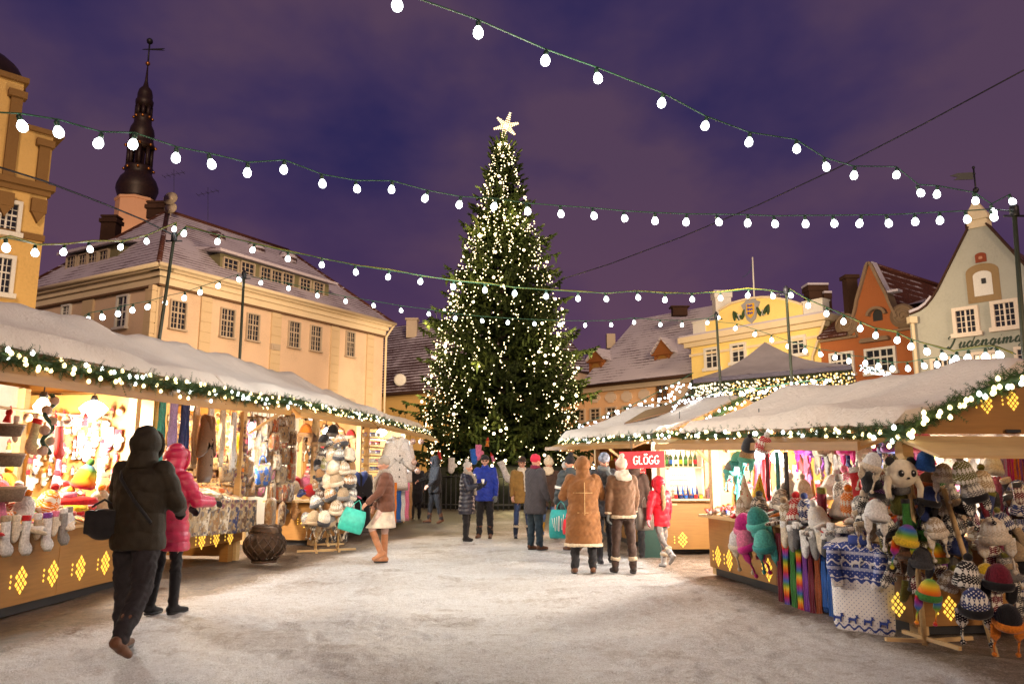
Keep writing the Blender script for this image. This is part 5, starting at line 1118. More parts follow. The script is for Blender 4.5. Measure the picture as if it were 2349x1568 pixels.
m.prism([K0+Vector((0, 0, .08)), K0+gx6*3+Vector((0, 0, .08)), K0+gx6*3+Vector((0, 0, .92)), K0+Vector((0, 0, .92))], -gn6*.03); ep6 = build(m, 'end_panel', M_wood, rF)
r = ray(1566, 1237); cutouts(ep6, CO+r*((K0-CO).dot(gn6)/r.dot(gn6)), gx6, gn6, .032)
m = MB(); m.prism([K0+Vector((0, 0, .93))+gn6*.16, K0+gx6*1.25+Vector((0, 0, .93))+gn6*.16, K0+gx6*1.25+Vector((0, 0, .93))-gn6*.5, K0+Vector((0, 0, .93))-gn6*.5], (0, 0, .035)); build(m, 'countertop', M_woodl, rF)
m = MB(); m.prism([K0+gx6*.02+Vector((0, .6, .97)), K0+gx6*3+Vector((0, .6, .97)), K0+gx6*3+Vector((0, .6, 2.0)), K0+gx6*.02+Vector((0, .6, 2.0))], (0, .03, 0)); build(m, 'inner_wall', M_inner, rF)
for x in (.1, .92, 1.5): m = MB(); m.box(K0+gx6*x+Vector((0, .02, 1.5)), (.1, .1, 1.2)); build(m, 'post', M_woodl, rF)
m = MB(); m.box(K0+gx6*.5+Vector((0, .25, 1.52)), (.75, .22, .025)); build(m, 'shelf', M_woodl, rF)
A_ = E6n+Vector((-.05, -.05, -.1)); q = gn6*.5+Vector((0, 0, -.1)); m = MB(); m.prism([A_, A_+gx6*2.9, A_+gx6*2.9+q, A_+q], (0, 0, -.03)); build(m, 'flap', M_woodl, rF)
m = MB(); m.prism([E6n+Vector((0, -.03, -.1)), E6n+gx6*2.9+Vector((0, -.03, -.1)), R6n+Vector((0, -.03, -.06))], (0, .03, 0)); build(m, 'gable_board', M_wood, rF)
for x, x2 in ((.95, .55), (.88, 1.35)): m = MB(); m.bar(K0+gx6*x+Vector((0, -.02, 1.62)), K0+gx6*x2+Vector((0, -.3, 1.95)), .05, .04); build(m, 'strut', M_woodl, rF)
# dark back roof board seen between the two snowy slopes
m = MB(); P = [at(1433, 972, 16.5), at(1560, 948, 15.5), at(1560, 938, 15.4), at(1640, 912, 15.0), at(1560, 925, 15.8), at(1470, 950, 16.8)]
m.prism([at(1432, 974, 16.8), at(1600, 930, 15.2), at(1618, 908, 15.6), at(1480, 945, 17)], (0, 0, .04)); build(m, 'roof_board', M_woodd, rF)
# lamps
lampshade(S1.on(215, 935, .35), 'blazing white lamp over the felt mitten stall', .17, True, 62, (1, .97, .90)); lampshade(S1.on(98, 930, .35), 'white lamp beside the curly garland', .10, False, 35)
lampshade(S1.on(275, 940, .5), 'white lamp by the corner post behind the hooded man', .09, True, 34, (1, .97, .90))
lampshade(S2_.on(520, 985, .5), 'glaring lamp among the pale scarves of the cloth bag stall', .10, True, 95, (1, .86, .70))
lampshade(S2_.pt(2.75, .15, 2.2), 'added lamp brightening the bag curtain beside the hat stands', .06, True, 34, (1, .90, .78))  # extra lamp, added to brighten the dim bag curtain
lampshade(S2_.on(440, 930, .4), 'small lamp above the hanging scarves', .06, False, 25)
lampshade(S3_.on(748, 990, .5), 'lamp under the flap over the earflap hats', .07, True, 22, (1, .85, .65)); lampshade(S3_.on(780, 985, .9), 'far lamp behind the stacked hats', .05, True, 14)
lampshade(S4_.on(876, 990, .15), 'cold white lamp above the white coats', .14, True, 130, (.80, .92, 1))
lampshade(S5.on(1743, 1040, .25), 'round white lamp over the mitten pile', .07, True, 38, (1, .9, .78)); lampshade(S5.on(1783, 1048, .7), 'glaring white lamp behind the green blue scarf', .10, True, 60, (1, .9, .78))
lampshade(S5.on(1690, 1045, .9), 'lamp at the ornament end of the sweater stall', .07, True, 40, (1, .9, .78)); lampshade(S5.on(1642, 1063, .2), 'bare lamp beside the poster boards', .05, True, 14, (1, .85, .7))
lampshade(S5.pt(.9, 1.0, 1.75), 'lamp behind the hats on the wooden stand', .07, True, 60, (1, .86, .7)); lampshade(B0+gx*2.3+Vector((0, .35, 1.60)), 'yellowish lamp over the bright scarves', .07, False, 30)
lampshade(S6.pt(.5, .5, 1.80), 'hot lamp inside the mulled wine stall', .07, False, 40, (1, .5, .3)); lampshade(S6.on(1362, 1072, .3), 'lamp between the red drapes of the mulled wine stall', .06, False, 30, (1, .6, .4)); lampshade(K0+gx6*.5+Vector((0, .3, 1.95)), 'lamp over the bottle shelf', .05, False, 22, (1, .75, .5))
# added point lamps below the strings light the square for the festoon bulbs
for k, (x, y, z, e) in enumerate(((-1.0, 9.3, 4.2, 75), (-.8, 12.4, 4.2, 360), (1.2, 9.6, 4.2, 85), (-.5, 18, 4.4, 95), (0.6, 6.0, 4.2, 120))):
    light('added_square_glow', 'POINT', (x, y, z), e, (.84, .96, 1.0) if y > 12 else (1, .83, .64), .35)
# ------------------------------------------------------------------ goods
F_knit = objcol('knitted wool', 'knit'); F_isle = objcol('patterned knit', 'isle'); F_rain = objcol('rainbow knit', 'rainbow'); F_print = objcol('printed linen', 'print'); F_plain = objcol('plain cloth', 'plain')
F_pom = objcol('pompom wool', 'plain')
PROTO = {}
def proto(name, mb, mat, parts=()):
    o = build(mb, name, mat, None, world=False, uv=False)
    for pn, pm, pmat in parts: c = build(pm, pn, pmat, o, world=False, uv=False)
    return o
def rip(n, r, f): return [(math.cos(2*PI*i/n)*r, math.sin(2*PI*i/n)*r) for i in range(n)]
for key, mt in (('k', F_knit), ('i', F_isle), ('r', F_rain)):
    m = MB(); m.lathe([(.105, 0), (.118, .02), (.118, .07), (.108, .075), (.105, .12), (.085, .19), (.045, .235), (.001, .245)], n=14); pp = MB(); pp.sph((0, 0, .27), .042, 9, 7)
    PROTO['beanie'+key] = proto('knitted_hat', m, mt, [('pompom', pp, F_pom)])
    m = MB(); m.lathe([(.10, 0), (.112, .02), (.108, .1), (.085, .17), (.04, .215), (.001, .225)], n=14)
    fl = []
    for sg in (-1, 1):
        f = MB(); f.puff([(sg*.10-.05, .04), (sg*.10+.05, .04), (sg*.10+.045, -.08), (sg*.10, -.14), (sg*.10-.045, -.08)], .018); f.tube([(sg*.1, 0, -.13), (sg*.105, .01, -.18), (sg*.10, 0, -.24)], .010, 5); f.sph((sg*.1, 0, -.25), .024, 7, 5); fl.append(('ear_flap', f, mt))
    br = MB(); br.lathe([(.108, .0), (.128, .02), (.13, .06), (.112, .075)], n=14); fl.append(('fur_brim', br, F_pom))
    PROTO['earflap'+key] = proto('earflap_hat', m, mt, fl)
    m = MB(); m.puff([(-.045, 0), (.045, 0), (.05, -.08), (.095, -.10), (.10, -.14), (.06, -.155), (.055, -.2), (.03, -.245), (0, -.255), (-.03, -.245), (-.052, -.2), (-.052, -.1)], .022)
    cf = MB(); cf.lathe([(.046, -.055), (.052, -.05), (.052, 0), (.046, .005)], n=10, sy=.5); PROTO['mitten'+key] = proto('mitten', m, mt, [('cuff', cf, F_pom)])
    m = MB(); m.puff([(-.05, 0), (.05, 0), (.05, -.2), (.06, -.26), (.12, -.31), (.13, -.35), (.1, -.38), (0, -.375), (-.05, -.33), (-.055, -.26), (-.05, -.12)], .028)
    cf = MB(); cf.lathe([(.05, -.05), (.058, -.045), (.058, 0), (.05, .005)], n=10, sy=.55); PROTO['sock'+key] = proto('sock', m, mt, [('cuff', cf, F_pom)])
    m = MB(); vs = []; ns = 22
    for j in range(ns+1):
        z = -1.15*j/ns
        for i in range(9):
            x = (i/8-.5)*(.15+.02*math.sin(j*.6)); vs.append((x, .018*math.sin(i*1.9+j*.15), z))
    m.add(vs, [(j*9+i, j*9+i+1, (j+1)*9+i+1, (j+1)*9+i) for j in range(ns) for i in range(8)], 0, True); m.add([(x, y+.03, z) for x, y, z in vs], [(j*9+i, (j+1)*9+i, (j+1)*9+i+1, j*9+i+1) for j in range(ns) for i in range(8)], 0, True)
    fr = MB()
    for i in range(10): x = (i/9-.5)*.15; fr.tube([(x, .01, -1.14), (x*1.1, .015, -1.24)], .006, 4)
    PROTO['scarf'+key] = proto('scarf', m, mt, [('fringe', fr, mt)])
def sweater_mat():
    n = N('blue and white reindeer knit'); tc = n.tc(); sep = n.new('ShaderNodeSeparateXYZ'); n.link(tc, 'Object', sep, 0)
    zr = n.new('ShaderNodeMapRange'); zr.inputs['From Min'].default_value = -.78; zr.inputs['From Max'].default_value = 0; n.link(sep, 'Z', zr, 0)
    bl = (.03, .055, .24); wh = (.75, .70, .66)
    base = n.ramp(zr, 0, [(0, bl), (.085, bl), (.09, wh), (.2, wh), (.62, wh), (.63, bl), (.70, bl), (.71, (.35, .37, .5)), (.74, bl), (.86, bl), (.87, (.4, .4, .5)), (.9, bl)], 'CONSTANT')
    def sn(o, k, ph=0):
        m = n.new('ShaderNodeMath', operation='MULTIPLY_ADD'); n.link(sep, o, m, 0); m.inputs[1].default_value = k; m.inputs[2].default_value = ph
        s = n.new('ShaderNodeMath', operation='SINE'); n.link(m, 0, s, 0); return s
    a = sn('X', 160); b = sn('Z', 160); p = n.new('ShaderNodeMath', operation='MULTIPLY'); n.link(a, 0, p, 0); n.link(b, 0, p, 1)
    r = n.ramp(p, 0, [(.80, (0, 0, 0)), (.86, (1, 1, 1))]); inv = n.new('ShaderNodeMix', data_type='RGBA'); n.link(r, 'Color', inv, 0); n.link(base, 'Color', inv, 6)
    fl = n.ramp(zr, 0, [(0, wh), (.09, bl), (.62, bl), (.63, wh)], 'CONSTANT'); n.link(fl, 'Color', inv, 7)
    # zigzag rows
    zz = n.new('ShaderNodeMath', operation='MULTIPLY_ADD'); c = sn('X', 75); n.link(c, 0, zz, 0); zz.inputs[1].default_value = .018; n.link(zr, 0, zz, 2)
    zb = n.ramp(zz, 0, [(0, (0, 0, 0)), (.125, (1, 1, 1)), (.145, (0, 0, 0)), (.60, (1, 1, 1)), (.64, (0, 0, 0)), (.78, (1, 1, 1)), (.80, (0, 0, 0)), (.93, (1, 1, 1)), (.945, (0, 0, 0))], 'CONSTANT')
    m2 = n.new('ShaderNodeMix', data_type='RGBA'); n.link(zb, 'Color', m2, 0); n.link(inv, 2, m2, 6); n.link(fl, 'Color', m2, 7)
    n.link(m2, 2, n.b, 'Base Color'); n.b.inputs['Roughness'].default_value = .95; return n.m
m = MB(); m.puff([(-.13, -.0), (.13, 0), (.25, -.04), (.27, -.12), (.255, -.4), (.25, -.66), (.2, -.78), (-.2, -.78), (-.25, -.66), (-.255, -.4), (-.27, -.12), (-.25, -.04)], .05)
sl = []
for sg in (-1, 1): s_ = MB(); s_.tube([(sg*.20, -.045, -.07), (sg*.20, -.075, -.2), (sg*.15, -.085, -.36)], [.06, .055, .045], 10); sl.append(('sleeve', s_, sweater_mat()))
cl = MB(); cl.lathe([(.085, -.02), (.10, 0), (.095, .05), (.085, .055)], n=14, sy=.5); sl.append(('collar', cl, plain('navy rib', (.03, .055, .24), .95)))
# knitted reindeer in two rows
dm = MB()
deer = [(-5, 0), (-4, 0), (-3.2, 3), (2, 3), (2.6, 0), (3.4, 0), (3.4, 4), (4.6, 6.4), (6.2, 6), (6.4, 7), (5, 8), (5.6, 9.6), (4.9, 9.6), (4.2, 8.4), (3.4, 9.6), (2.8, 9.4), (3.6, 7.6), (2.6, 5.6), (-3.6, 5.6), (-4.6, 6.2), (-4.6, 5)]
for i in range(4): dm.prism([(-.19+i*.125+x*.0075, -.0525, -.645+z*.0075) for x, z in deer], (0, .012, 0))
sl.append(('reindeer_row', dm, plain('navy stitch', (.03, .055, .24), .95)))
dm = MB()
for i in range(3): dm.prism([(-.16+i*.15+x*.0085, -.062, -.20+z*.0085) for x, z in deer], (0, .012, 0))
sl.append(('reindeer_row', dm, plain('white stitch', (.7, .66, .62), .95)))
PROTO['sweater'] = proto('reindeer_sweater', m, sweater_mat(), sl)
m = MB(); m.puff([(-.2, 0), (.2, 0), (.22, -.1), (.215, -.36), (.18, -.42), (-.18, -.42), (-.215, -.36), (-.22, -.1)], .06)
hd = MB(); hd.tube([(math.cos(PI*i/8)*.09, 0, math.sin(PI*i/8)*.15-.01) for i in range(9)], .012, 5); PROTO['tote'] = proto('cloth_bag', m, F_print, [('handle', hd, F_plain)])
m = MB(); m.puff([(-.2, -.14), (0, -.155), (.2, -.14), (.215, 0), (.2, .14), (0, .155), (-.2, .14), (-.215, 0)], .08); PROTO['cushion'] = proto('cushion', m, F_print)
m = MB(); vs = []
for j in range(11):
    for i in range(7): vs.append(((i/6-.5)*.36, .012*math.sin(i*2.2+j*.3), -j*.055))
m.add(vs, [(j*7+i, j*7+i+1, (j+1)*7+i+1, (j+1)*7+i) for j in range(10) for i in range(6)], 0, True); m.add([(x, y+.02, z) for x, y, z in vs], [(j*7+i, (j+1)*7+i, (j+1)*7+i+1, j*7+i+1) for j in range(10) for i in range(6)], 0, True); PROTO['panel'] = proto('table_runner', m, F_print)
m = MB(); m.lathe([(.001, 0), (.045, .002), (.055, .02), (.05, .05), (.02, .06)], n=12, sx=1, sy=2.3); hl = MB(); hl.lathe([(.03, .045), (.045, .06), (.04, .09), (.03, .09)], (0, .05, 0), n=12); PROTO['slipper'] = proto('felt_slipper', m, F_plain, [('collar', hl, F_pom)])
m = MB(); m.lathe([(.08, 0), (.09, .005), (.09, .075), (.08, .08)], n=16, sy=.8); PROTO['headband'] = proto('knitted_headband', m, F_isle)
m = MB(); m.lathe([(.17, -.12), (.19, -.02), (.2, .0), (.13, .22), (.06, .44), (.015, .56), (.001, .57)], n=16, sy=.7)
sp_ = MB(); rr = random.Random(4)
for i in range(16):
    z = rr.uniform(.03, .4); r = .2-(z*.34); a = rr.uniform(PI*1.05, PI*1.95); sp_.sph((math.cos(a)*r, math.sin(a)*r*.7, z), .016, 6, 4)
PROTO['cone'] = proto('cone_hat', m, F_plain, [('red_motif', sp_, plain('red felt', (.5, .03, .02), .9))])
m = MB(); m.puff([(-.1, 0), (.1, 0), (.22, -.05), (.33, -.42), (.36, -.62), (.29, -.64), (.23, -.42), (.2, -.3), (.205, -.6), (.24, -1.0), (-.24, -1.0), (-.205, -.6), (-.2, -.3), (-.23, -.42), (-.29, -.64), (-.36, -.62), (-.33, -.42), (-.22, -.05)], .07)
cl = MB()
for sg in (-1, 1): cl.puff([(0, -.3), (sg*.02, -.0), (sg*.11, .03), (sg*.14, -.06), (sg*.06, -.2)], .085)
BT = []
for i in range(4): bt = MB(); bt.sph((.03, -.075, -.35-i*.13), .014, 7, 5); BT.append(('button', bt, M_black))
PROTO['coat'] = proto('wool_coat', m, F_plain, [('collar', cl, F_pom)]+BT)
m = MB(); m.sph((0, 0, .025), .028, 8, 6); m.lathe([(.035, -.06), (.02, 0), (.012, .012)], n=8); hh = MB(); hh.lathe([(.03, .035), (.001, .095)], n=8); PROTO['figure'] = proto('ornament_figure', m, F_plain, [('hat', hh, plain('red felt', (.5, .03, .02), .9))])
m = MB(); m.lathe([(.001, 0), (.036, .002), (.038, .16), (.03, .2), (.014, .23), (.013, .29), (.016, .3), (.001, .302)], n=12); lb = MB(); lb.lathe([(.0385, .05), (.039, .051), (.039, .13), (.0385, .131)], n=12); PROTO['bottle'] = proto('bottle', m, plain('bottle glass', (.03, .07, .03), .08, spec=.7), [('label', lb, F_plain)])
m = MB(); m.lathe([(.001, 0), (.034, .001), (.034, .03), (.028, .09), (.012, .2), (.003, .26), (.001, .262)], n=12); PROTO['cone_candle'] = proto('cone_candle', m, F_plain)
m = MB(); m.lathe([(.001, 0), (.036, .001), (.036, .07), (.001, .072)], n=12); ld = MB(); ld.lathe([(.038, .07), (.038, .085), (.001, .086)], n=12); PROTO['jar'] = proto('jar', m, F_plain, [('lid', ld, M_gold)])
m = MB(); m.sph((0, 0, 0), .05, 12, 9); cp = MB(); cp.lathe([(.012, .045), (.012, .065)], n=8); PROTO['ball'] = proto('glass_bauble', m, plain('bauble glass', (.5, .35, .3), .15, .3), [('cap', cp, M_gold)])
PLIST = list(PROTO.values())
GK = {'beanie': 'hat', 'earflap': 'earflap hat', 'mitten': 'mitten', 'sock': 'sock', 'scarf': 'scarf'}
COL = {'red': (.48, .02, .025), 'cream': (.68, .58, .44), 'white': (.75, .73, .70), 'grey': (.22, .21, .2), 'charcoal': (.05, .05, .055), 'black': (.014, .013, .015), 'navy': (.025, .04, .14), 'blue': (.03, .12, .42), 'teal': (.04, .25, .24), 'green': (.05, .2, .04), 'olive': (.16, .15, .03),
       'yellow': (.72, .48, .03), 'orange': (.68, .2, .02), 'pink': (.68, .18, .3), 'magenta': (.5, .02, .2), 'purple': (.2, .05, .3), 'lavender': (.42, .32, .62), 'brown': (.12, .06, .03), 'beige': (.4, .3, .19), 'tan': (.32, .17, .07), 'rust': (.3, .07, .02), 'turquoise': (.1, .45, .4), 'burgundy': (.16, .015, .03), 'rainbow': (.4, .1, .1)}
KN = {'beaniek': 'knitted hat', 'beaniei': 'patterned hat', 'beanier': 'rainbow hat', 'earflapk': 'earflap hat', 'earflapi': 'patterned earflap hat', 'earflapr': 'rainbow earflap hat', 'mittenk': 'mitten', 'mitteni': 'patterned mitten', 'mittenr': 'rainbow mitten', 'sockk': 'sock', 'socki': 'patterned sock', 'sockr': 'rainbow sock', 'scarfk': 'scarf', 'scarfi': 'patterned scarf', 'scarfr': 'rainbow scarf',
      'sweater': 'reindeer sweater', 'tote': 'cloth bag', 'cushion': 'cushion', 'panel': 'table runner', 'slipper': 'slipper', 'headband': 'headband', 'cone': 'cone hat', 'coat': 'coat', 'figure': 'figurine', 'bottle': 'bottle', 'cone_candle': 'cone candle', 'jar': 'jar', 'ball': 'bauble'}
def goods(kind, col, p, rot, label, group=None, scale=1, trim=None):
    o = place(PROTO[kind], p, rot, label, group, COL[col], scale, COL[trim] if trim else None)
    o['category'] = KN[kind].split()[-1] if kind != 'panel' else 'textile'; return o
def row(items, where, group):
    """items: (kind, colour, point, rot, scale, trim)"""
    n = len(items)
    for i, (k, c, p, r, s_, tr) in enumerate(items):
        nm = lambda j: (items[j][1]+' '+KN[items[j][0]].split()[-1]).replace('rainbow rainbow', 'rainbow')
        me = (c+' '+KN[k]).replace('rainbow rainbow', 'rainbow')
        if 0 < i < n-1: lab = f'{me} {where}, between {nm(i-1)} and {nm(i+1)}'
        elif n > 1: lab = f'{me} {where}, at its end beside {nm(1 if i == 0 else n-2)}'
        else: lab = f'{me} {where}'
        goods(k, c, p, r, ' '.join(lab.split()[:16]), group, s_, tr)
RG = random.Random(21)
def pile(S, a0, a1, b0, b1, z0, n, kinds, cols, where, group, scale=1.0, hang=False, hmax=.16, trims=None):
    it = []
    for i in range(n):
        a = a0+(a1-a0)*(i+.5)/n; k = RG.choice(kinds); c = RG.choice(cols) if not k.endswith('r') else 'rainbow'; b = RG.uniform(b0, b1)
        while it and (c, k) == (it[-1][1], it[-1][0]): c = RG.choice(cols); k = RG.choice(kinds)
        if hang: p = S.pt(a, b, z0+RG.uniform(-.03, .03)); r = (RG.uniform(-.05, .05), RG.uniform(-.2, .2), S.rz+RG.uniform(-.4, .4))
        else:
            p = S.pt(a, b, z0+(b-b0)/(b1-b0+.01)*hmax+RG.uniform(.0, .04)); flat = k[:4] in ('mitt', 'sock', 'cush', 'tote')
            r = (RG.uniform(-1.5, -1.1) if flat else RG.uniform(-.4, .4), RG.uniform(-.3, .3), S.rz+RG.uniform(-.7, .7))
        it.append((k, c, p, r, scale*RG.uniform(.9, 1.1), RG.choice(trims) if trims else None))
    row(it, where, group)
warm = ['red', 'cream', 'white', 'orange', 'pink', 'beige', 'grey', 'rust']
# --- felt mitten stall
pile(S1, .6, 4.9, -.08, .0, .86, 26, ['slipper', 'figure', 'mittenk', 'mitteni'], ['white', 'red', 'cream', 'orange', 'grey'], 'at the felt stall front edge', 'felt goods', 1.1, hmax=.05, trims=['white', 'pink', 'red'])
pile(S1, .6, 4.9, .08, .3, .92, 32, ['slipper', 'mittenk', 'beaniek', 'mitteni', 'beaniei'], ['red', 'orange', 'cream', 'white', 'pink', 'yellow', 'beige'], 'in the felt stall heap', 'felt goods', 1.05, hmax=.10, trims=['red', 'white', 'orange', 'green'])
pile(S1, .6, 4.9, .35, .65, 1.04, 28, ['beaniek', 'figure', 'slipper', 'mittenk'], ['red', 'orange', 'white', 'cream', 'grey', 'pink', 'green'], 'high in the felt stall heap', 'felt goods', 1.05, hmax=.1, trims=['red', 'white', 'yellow'])
it = [('mittenk' if i % 2 else 'sockk', c, S1.on(x, y, -.16), (0, .04*(i % 3-1), S1.rz), 1.05, tr) for i, (x, y, c, tr) in enumerate(((14, 1183, 'white', 'beige'), (38, 1182, 'cream', 'cream'), (62, 1182, 'white', 'red'), (88, 1178, 'beige', 'white'), (110, 1176, 'white', 'purple'), (128, 1172, 'cream', 'pink'), (146, 1166, 'grey', 'white'), (160, 1162, 'white', 'grey')))]
row(it, 'hanging from the felt stall countertop', 'mittens hanging from the felt stall')
goods('beanier', 'rainbow', S1.on(188, 1118, .1), (0, .25, 0), 'big rainbow striped hat on the felt stall, just before the hooded man', 'felt goods', 1.15, 'green')
goods('slipper', 'red', S1.on(178, 1158, .0), (0, 0, S1.rz+.6), 'bright red felt cap below the big rainbow hat', 'felt goods', 1.7, 'pink')
pile(S1, .8, 4.8, 1.45, 1.5, 1.75, 12, ['mittenk', 'figure', 'sockk', 'headband', 'figure'], ['white', 'red', 'cream', 'olive', 'tan'], 'on the felt stall back wall', 'wall goods of the felt stall', 1.0, True, trims=['red', 'white', 'green'])
pile(S1, .8, 4.8, 1.45, 1.5, 1.38, 11, ['mittenk', 'figure', 'figure'], ['white', 'brown', 'cream', 'red', 'olive'], 'low on the felt stall back wall', 'wall goods of the felt stall', 1.0, True, trims=['red', 'brown'])
pile(S1, 1.2, 4.8, .25, .5, 2.05, 24, ['figure', 'ball', 'mittenk', 'figure', 'sockk'], ['white', 'cream', 'pink', 'beige', 'tan', 'grey', 'red'], 'dangling from the felt stall rail', 'goods dangling in the felt stall', 1.1, True, trims=['red', 'white', 'green'])
m = MB(); a_, b_ = S1.pt(.7, .38, 2.12), S1.pt(4.9, .38, 2.12); m.tube([a_, b_], .018, 6); build(m, 'hanging_rail', M_woodl, rA)
m = MB(); P = []; c0 = S1.on(118, 905, .15)
for i in range(40): u = i/39; P.append(c0+Vector((math.sin(u*14)*.0, math.sin(u*14)*.085, -.66*u)))
t_ = thing('curly_garland', 'dark green curly felt garland with pale balls at the stall front', 'garland', tuple(c0)); m.tube(P, .025, 7); build(m, 'felt_curl', plain('dark green felt', (.02, .06, .05), .9), t_)
for i in range(6): m = MB(); u = .1+i*.17; m.sph(c0+Vector((0, .06*(-1)**i, -.66*u)), .055, 12, 9); build(m, 'felt_ball', plain('pale felt', (.6, .48, .4), .9), t_)
# grey woven baskets by the frame edge
for (x, y, s_, lab) in ((18, 1000, .8, 'topmost'), (14, 1070, .9, 'second'), (12, 1150, 1.0, 'lowest')):
    c = S1.on(x, y, .05); t_ = thing('wicker_basket', f'{lab} of the grey wicker baskets stacked at the felt stall end', 'basket', tuple(c), 0, 'grey wicker baskets'); m = MB()
    m.lathe([(.001, 0), (.14*s_, 0), (.18*s_, .12*s_), (.17*s_, .13*s_), (.001, .1*s_)], c, 18); build(m, 'body', plain('grey wicker', (.18, .13, .09), .9, var=.4, scale=60, bump=.8), t_)
    m = MB(); m.lathe([(.17*s_, .12*s_), (.19*s_, .14*s_), (.17*s_, .155*s_)], c, 18); build(m, 'rim', plain('pale wicker', (.35, .25, .17), .9), t_)
# goods on the far side walls, which face back along the row
def endwall(S, kinds, cols, where, group, zs, n, sc=1.0, trims=None, bmin=.25, a=None):
    for j, z in enumerate(zs):
        it = []
        for i in range(n):
            b = bmin+(S.D-bmin-.2)*(i+.5)/n; k = RG.choice(kinds); c = RG.choice(cols)
            while it and it[-1][1] == c: c = RG.choice(cols)
            p = S.pt((S.L-.05 if a is None else a)-.04*(i % 2), b, z+RG.uniform(-.05, .05)); u = -S.u; it.append((k, c, p, (0, RG.uniform(-.15, .15), math.atan2(u.y, u.x)+PI/2+RG.uniform(-.3, .3)), sc*RG.uniform(.85, 1.1), RG.choice(trims) if trims else None))
        row(it, where+' '+('top row', 'upper row', 'middle row', 'lower row', 'bottom row')[j], group)
endwall(S1, ['figure', 'mitteni', 'mittenk', 'figure', 'ball'], ['white', 'cream', 'grey', 'white', 'tan', 'pink', 'beige', 'cream', 'rust'], 'felt stall side wall', 'small goods on the felt stall side wall', (2.2, 2.02, 1.84, 1.66, 1.45), 13, 1.05, ['red', 'white', 'brown', 'pink', 'orange'])
# --- cloth bag stall
endwall(S2_, ['tote', 'tote', 'cushion'], ['cream', 'pink', 'beige', 'white', 'rust', 'tan', 'orange'], 'bag stall side wall', 'bags on the side wall', (2.35, 2.1, 1.85, 1.6, 1.32), 10, .68, ['brown', 'cream'], .06)
it = [('panel', c, S2_.on(x, 1146, -.17), (0, 0, S2_.rz), s_, None) for x, c, s_ in ((452, 'beige', .95), (474, 'cream', .95), (497, 'tan', .95), (520, 'cream', .93), (541, 'navy', .95), (561, 'brown', .93), (580, 'charcoal', .93))]
row(it, 'over the bag stall table edge', 'printed table runners over the table edge')
goods('tote', 'tan', S2_.on(622, 1140, -.3), (0, 0, S2_.rz+.3), 'large drab cloth bag hanging at the corner of the bag stall', None, 1.25); goods('tote', 'brown', S2_.on(648, 1150, -.2), (0, .1, S2_.rz+.5), 'brown flecked cloth bag next to the large drab bag', None, 1.05)
pile(S2_, .05, 2.3, -.05, .1, .92, 10, ['cushion', 'cushion', 'tote'], ['cream', 'beige', 'tan', 'white'], 'on the bag stall table edge', 'cushions on the cloth bag stall', .95, hmax=.05)
pile(S2_, .05, 2.3, .2, .5, 1.04, 12, ['cushion', 'tote'], ['cream', 'pink', 'beige', 'white', 'rust'], 'behind the bag stall cushions', 'cushions on the cloth bag stall', .95, hmax=.12)
for k, (x, y, c, s_, kk) in enumerate(((603, 1072, 'blue', 1.0, 'tote'), (536, 1040, 'cream', .9, 'tote'), (566, 1005, 'pink', .9, 'tote'), (598, 1020, 'white', .9, 'tote'), (630, 1000, 'rust', .85, 'tote'), (615, 968, 'cream', .9, 'tote'), (650, 985, 'beige', .8, 'tote'), (655, 1035, 'tan', .8, 'tote'), (572, 1055, 'tan', .85, 'tote'), (520, 1068, 'beige', .8, 'tote'), (636, 1050, 'cream', .75, 'tote'))):
    goods(kk, c, S2_.on(x, y-10, .12+.05*(k % 4)), (0, .1*(k % 3-1), S2_.rz+.2*(k % 3-1)), ['blue tapestry bag with white flowers at the bag stall', 'cream cloth bag above the orange basket', 'pinkish bag hanging beside the slanting pine beam', 'white bag with dark drawstrings below the pine beam', 'rust coloured shoulder bag high in the bag stall', 'pale gathered bag near the beam top', 'beige pouch bag under the eave, next to the hat stall', 'tan bag low beside the hats', 'plain tan bag behind the blue tapestry bag', 'beige satchel over the cushions', 'small cream bag right above the coloured mittens'][k], 'cloth bags hung in the bag stall', s_)
for j, y in enumerate((948, 985, 1022, 1060, 1098)):
    row([('tote', c, S2_.on(x+RG.uniform(-5, 5), y+RG.uniform(-8, 8), .30), (0, RG.uniform(-.2, .2), S2_.rz+RG.uniform(-.5, .2)), RG.uniform(.75, 1.0), RG.choice(['brown', 'cream', 'tan'])) for x, c in zip((545, 572, 598, 624, 648, 668), RG.sample(['beige', 'cream', 'tan', 'pink', 'brown', 'white', 'rust', 'grey'], 6))], 'in bag curtain tier '+('one', 'two', 'three', 'four', 'five')[j], 'cloth bags hung in the bag stall')
it = [('tote', c, S2_.pt(a, 1.45, z), (0, 0, S2_.rz), .85, None) for a, z, c in ((.3, 1.9, 'cream'), (.75, 1.95, 'white'), (1.2, 1.85, 'pink'), (1.65, 1.95, 'beige'), (2.1, 1.9, 'tan'))]; row(it, 'on the bag stall back wall', 'cloth bags on the back wall')
it = [('tote', c, S2_.pt(a, 1.4, z), (0, 0, S2_.rz), .85, None) for a, z, c in ((.3, 1.4, 'beige'), (.75, 1.45, 'cream'), (1.2, 1.35, 'white'), (1.65, 1.45, 'rust'), (2.1, 1.4, 'cream'))]; row(it, 'low on the bag stall wall', 'cloth bags on the back wall')
row([('scarfk', c, S2_.on(x, y, -.12), (0, 0, S2_.rz), s_, None) for x, y, c, s_ in ((377, 912, 'teal', .75), (404, 905, 'lavender', .85), (431, 905, 'navy', 1.0))], 'hanging at the bag stall post', 'long scarves beside the post')
row([('scarfk', c, S2_.on(x, y, .1), (0, 0, S2_.rz), .8, None) for x, y, c in ((455, 925, 'cream'), (488, 925, 'white'), (515, 930, 'cream'), (540, 945, 'white'), (556, 940, 'yellow'))], 'under the bag stall eave', 'pale scarves under the eave')
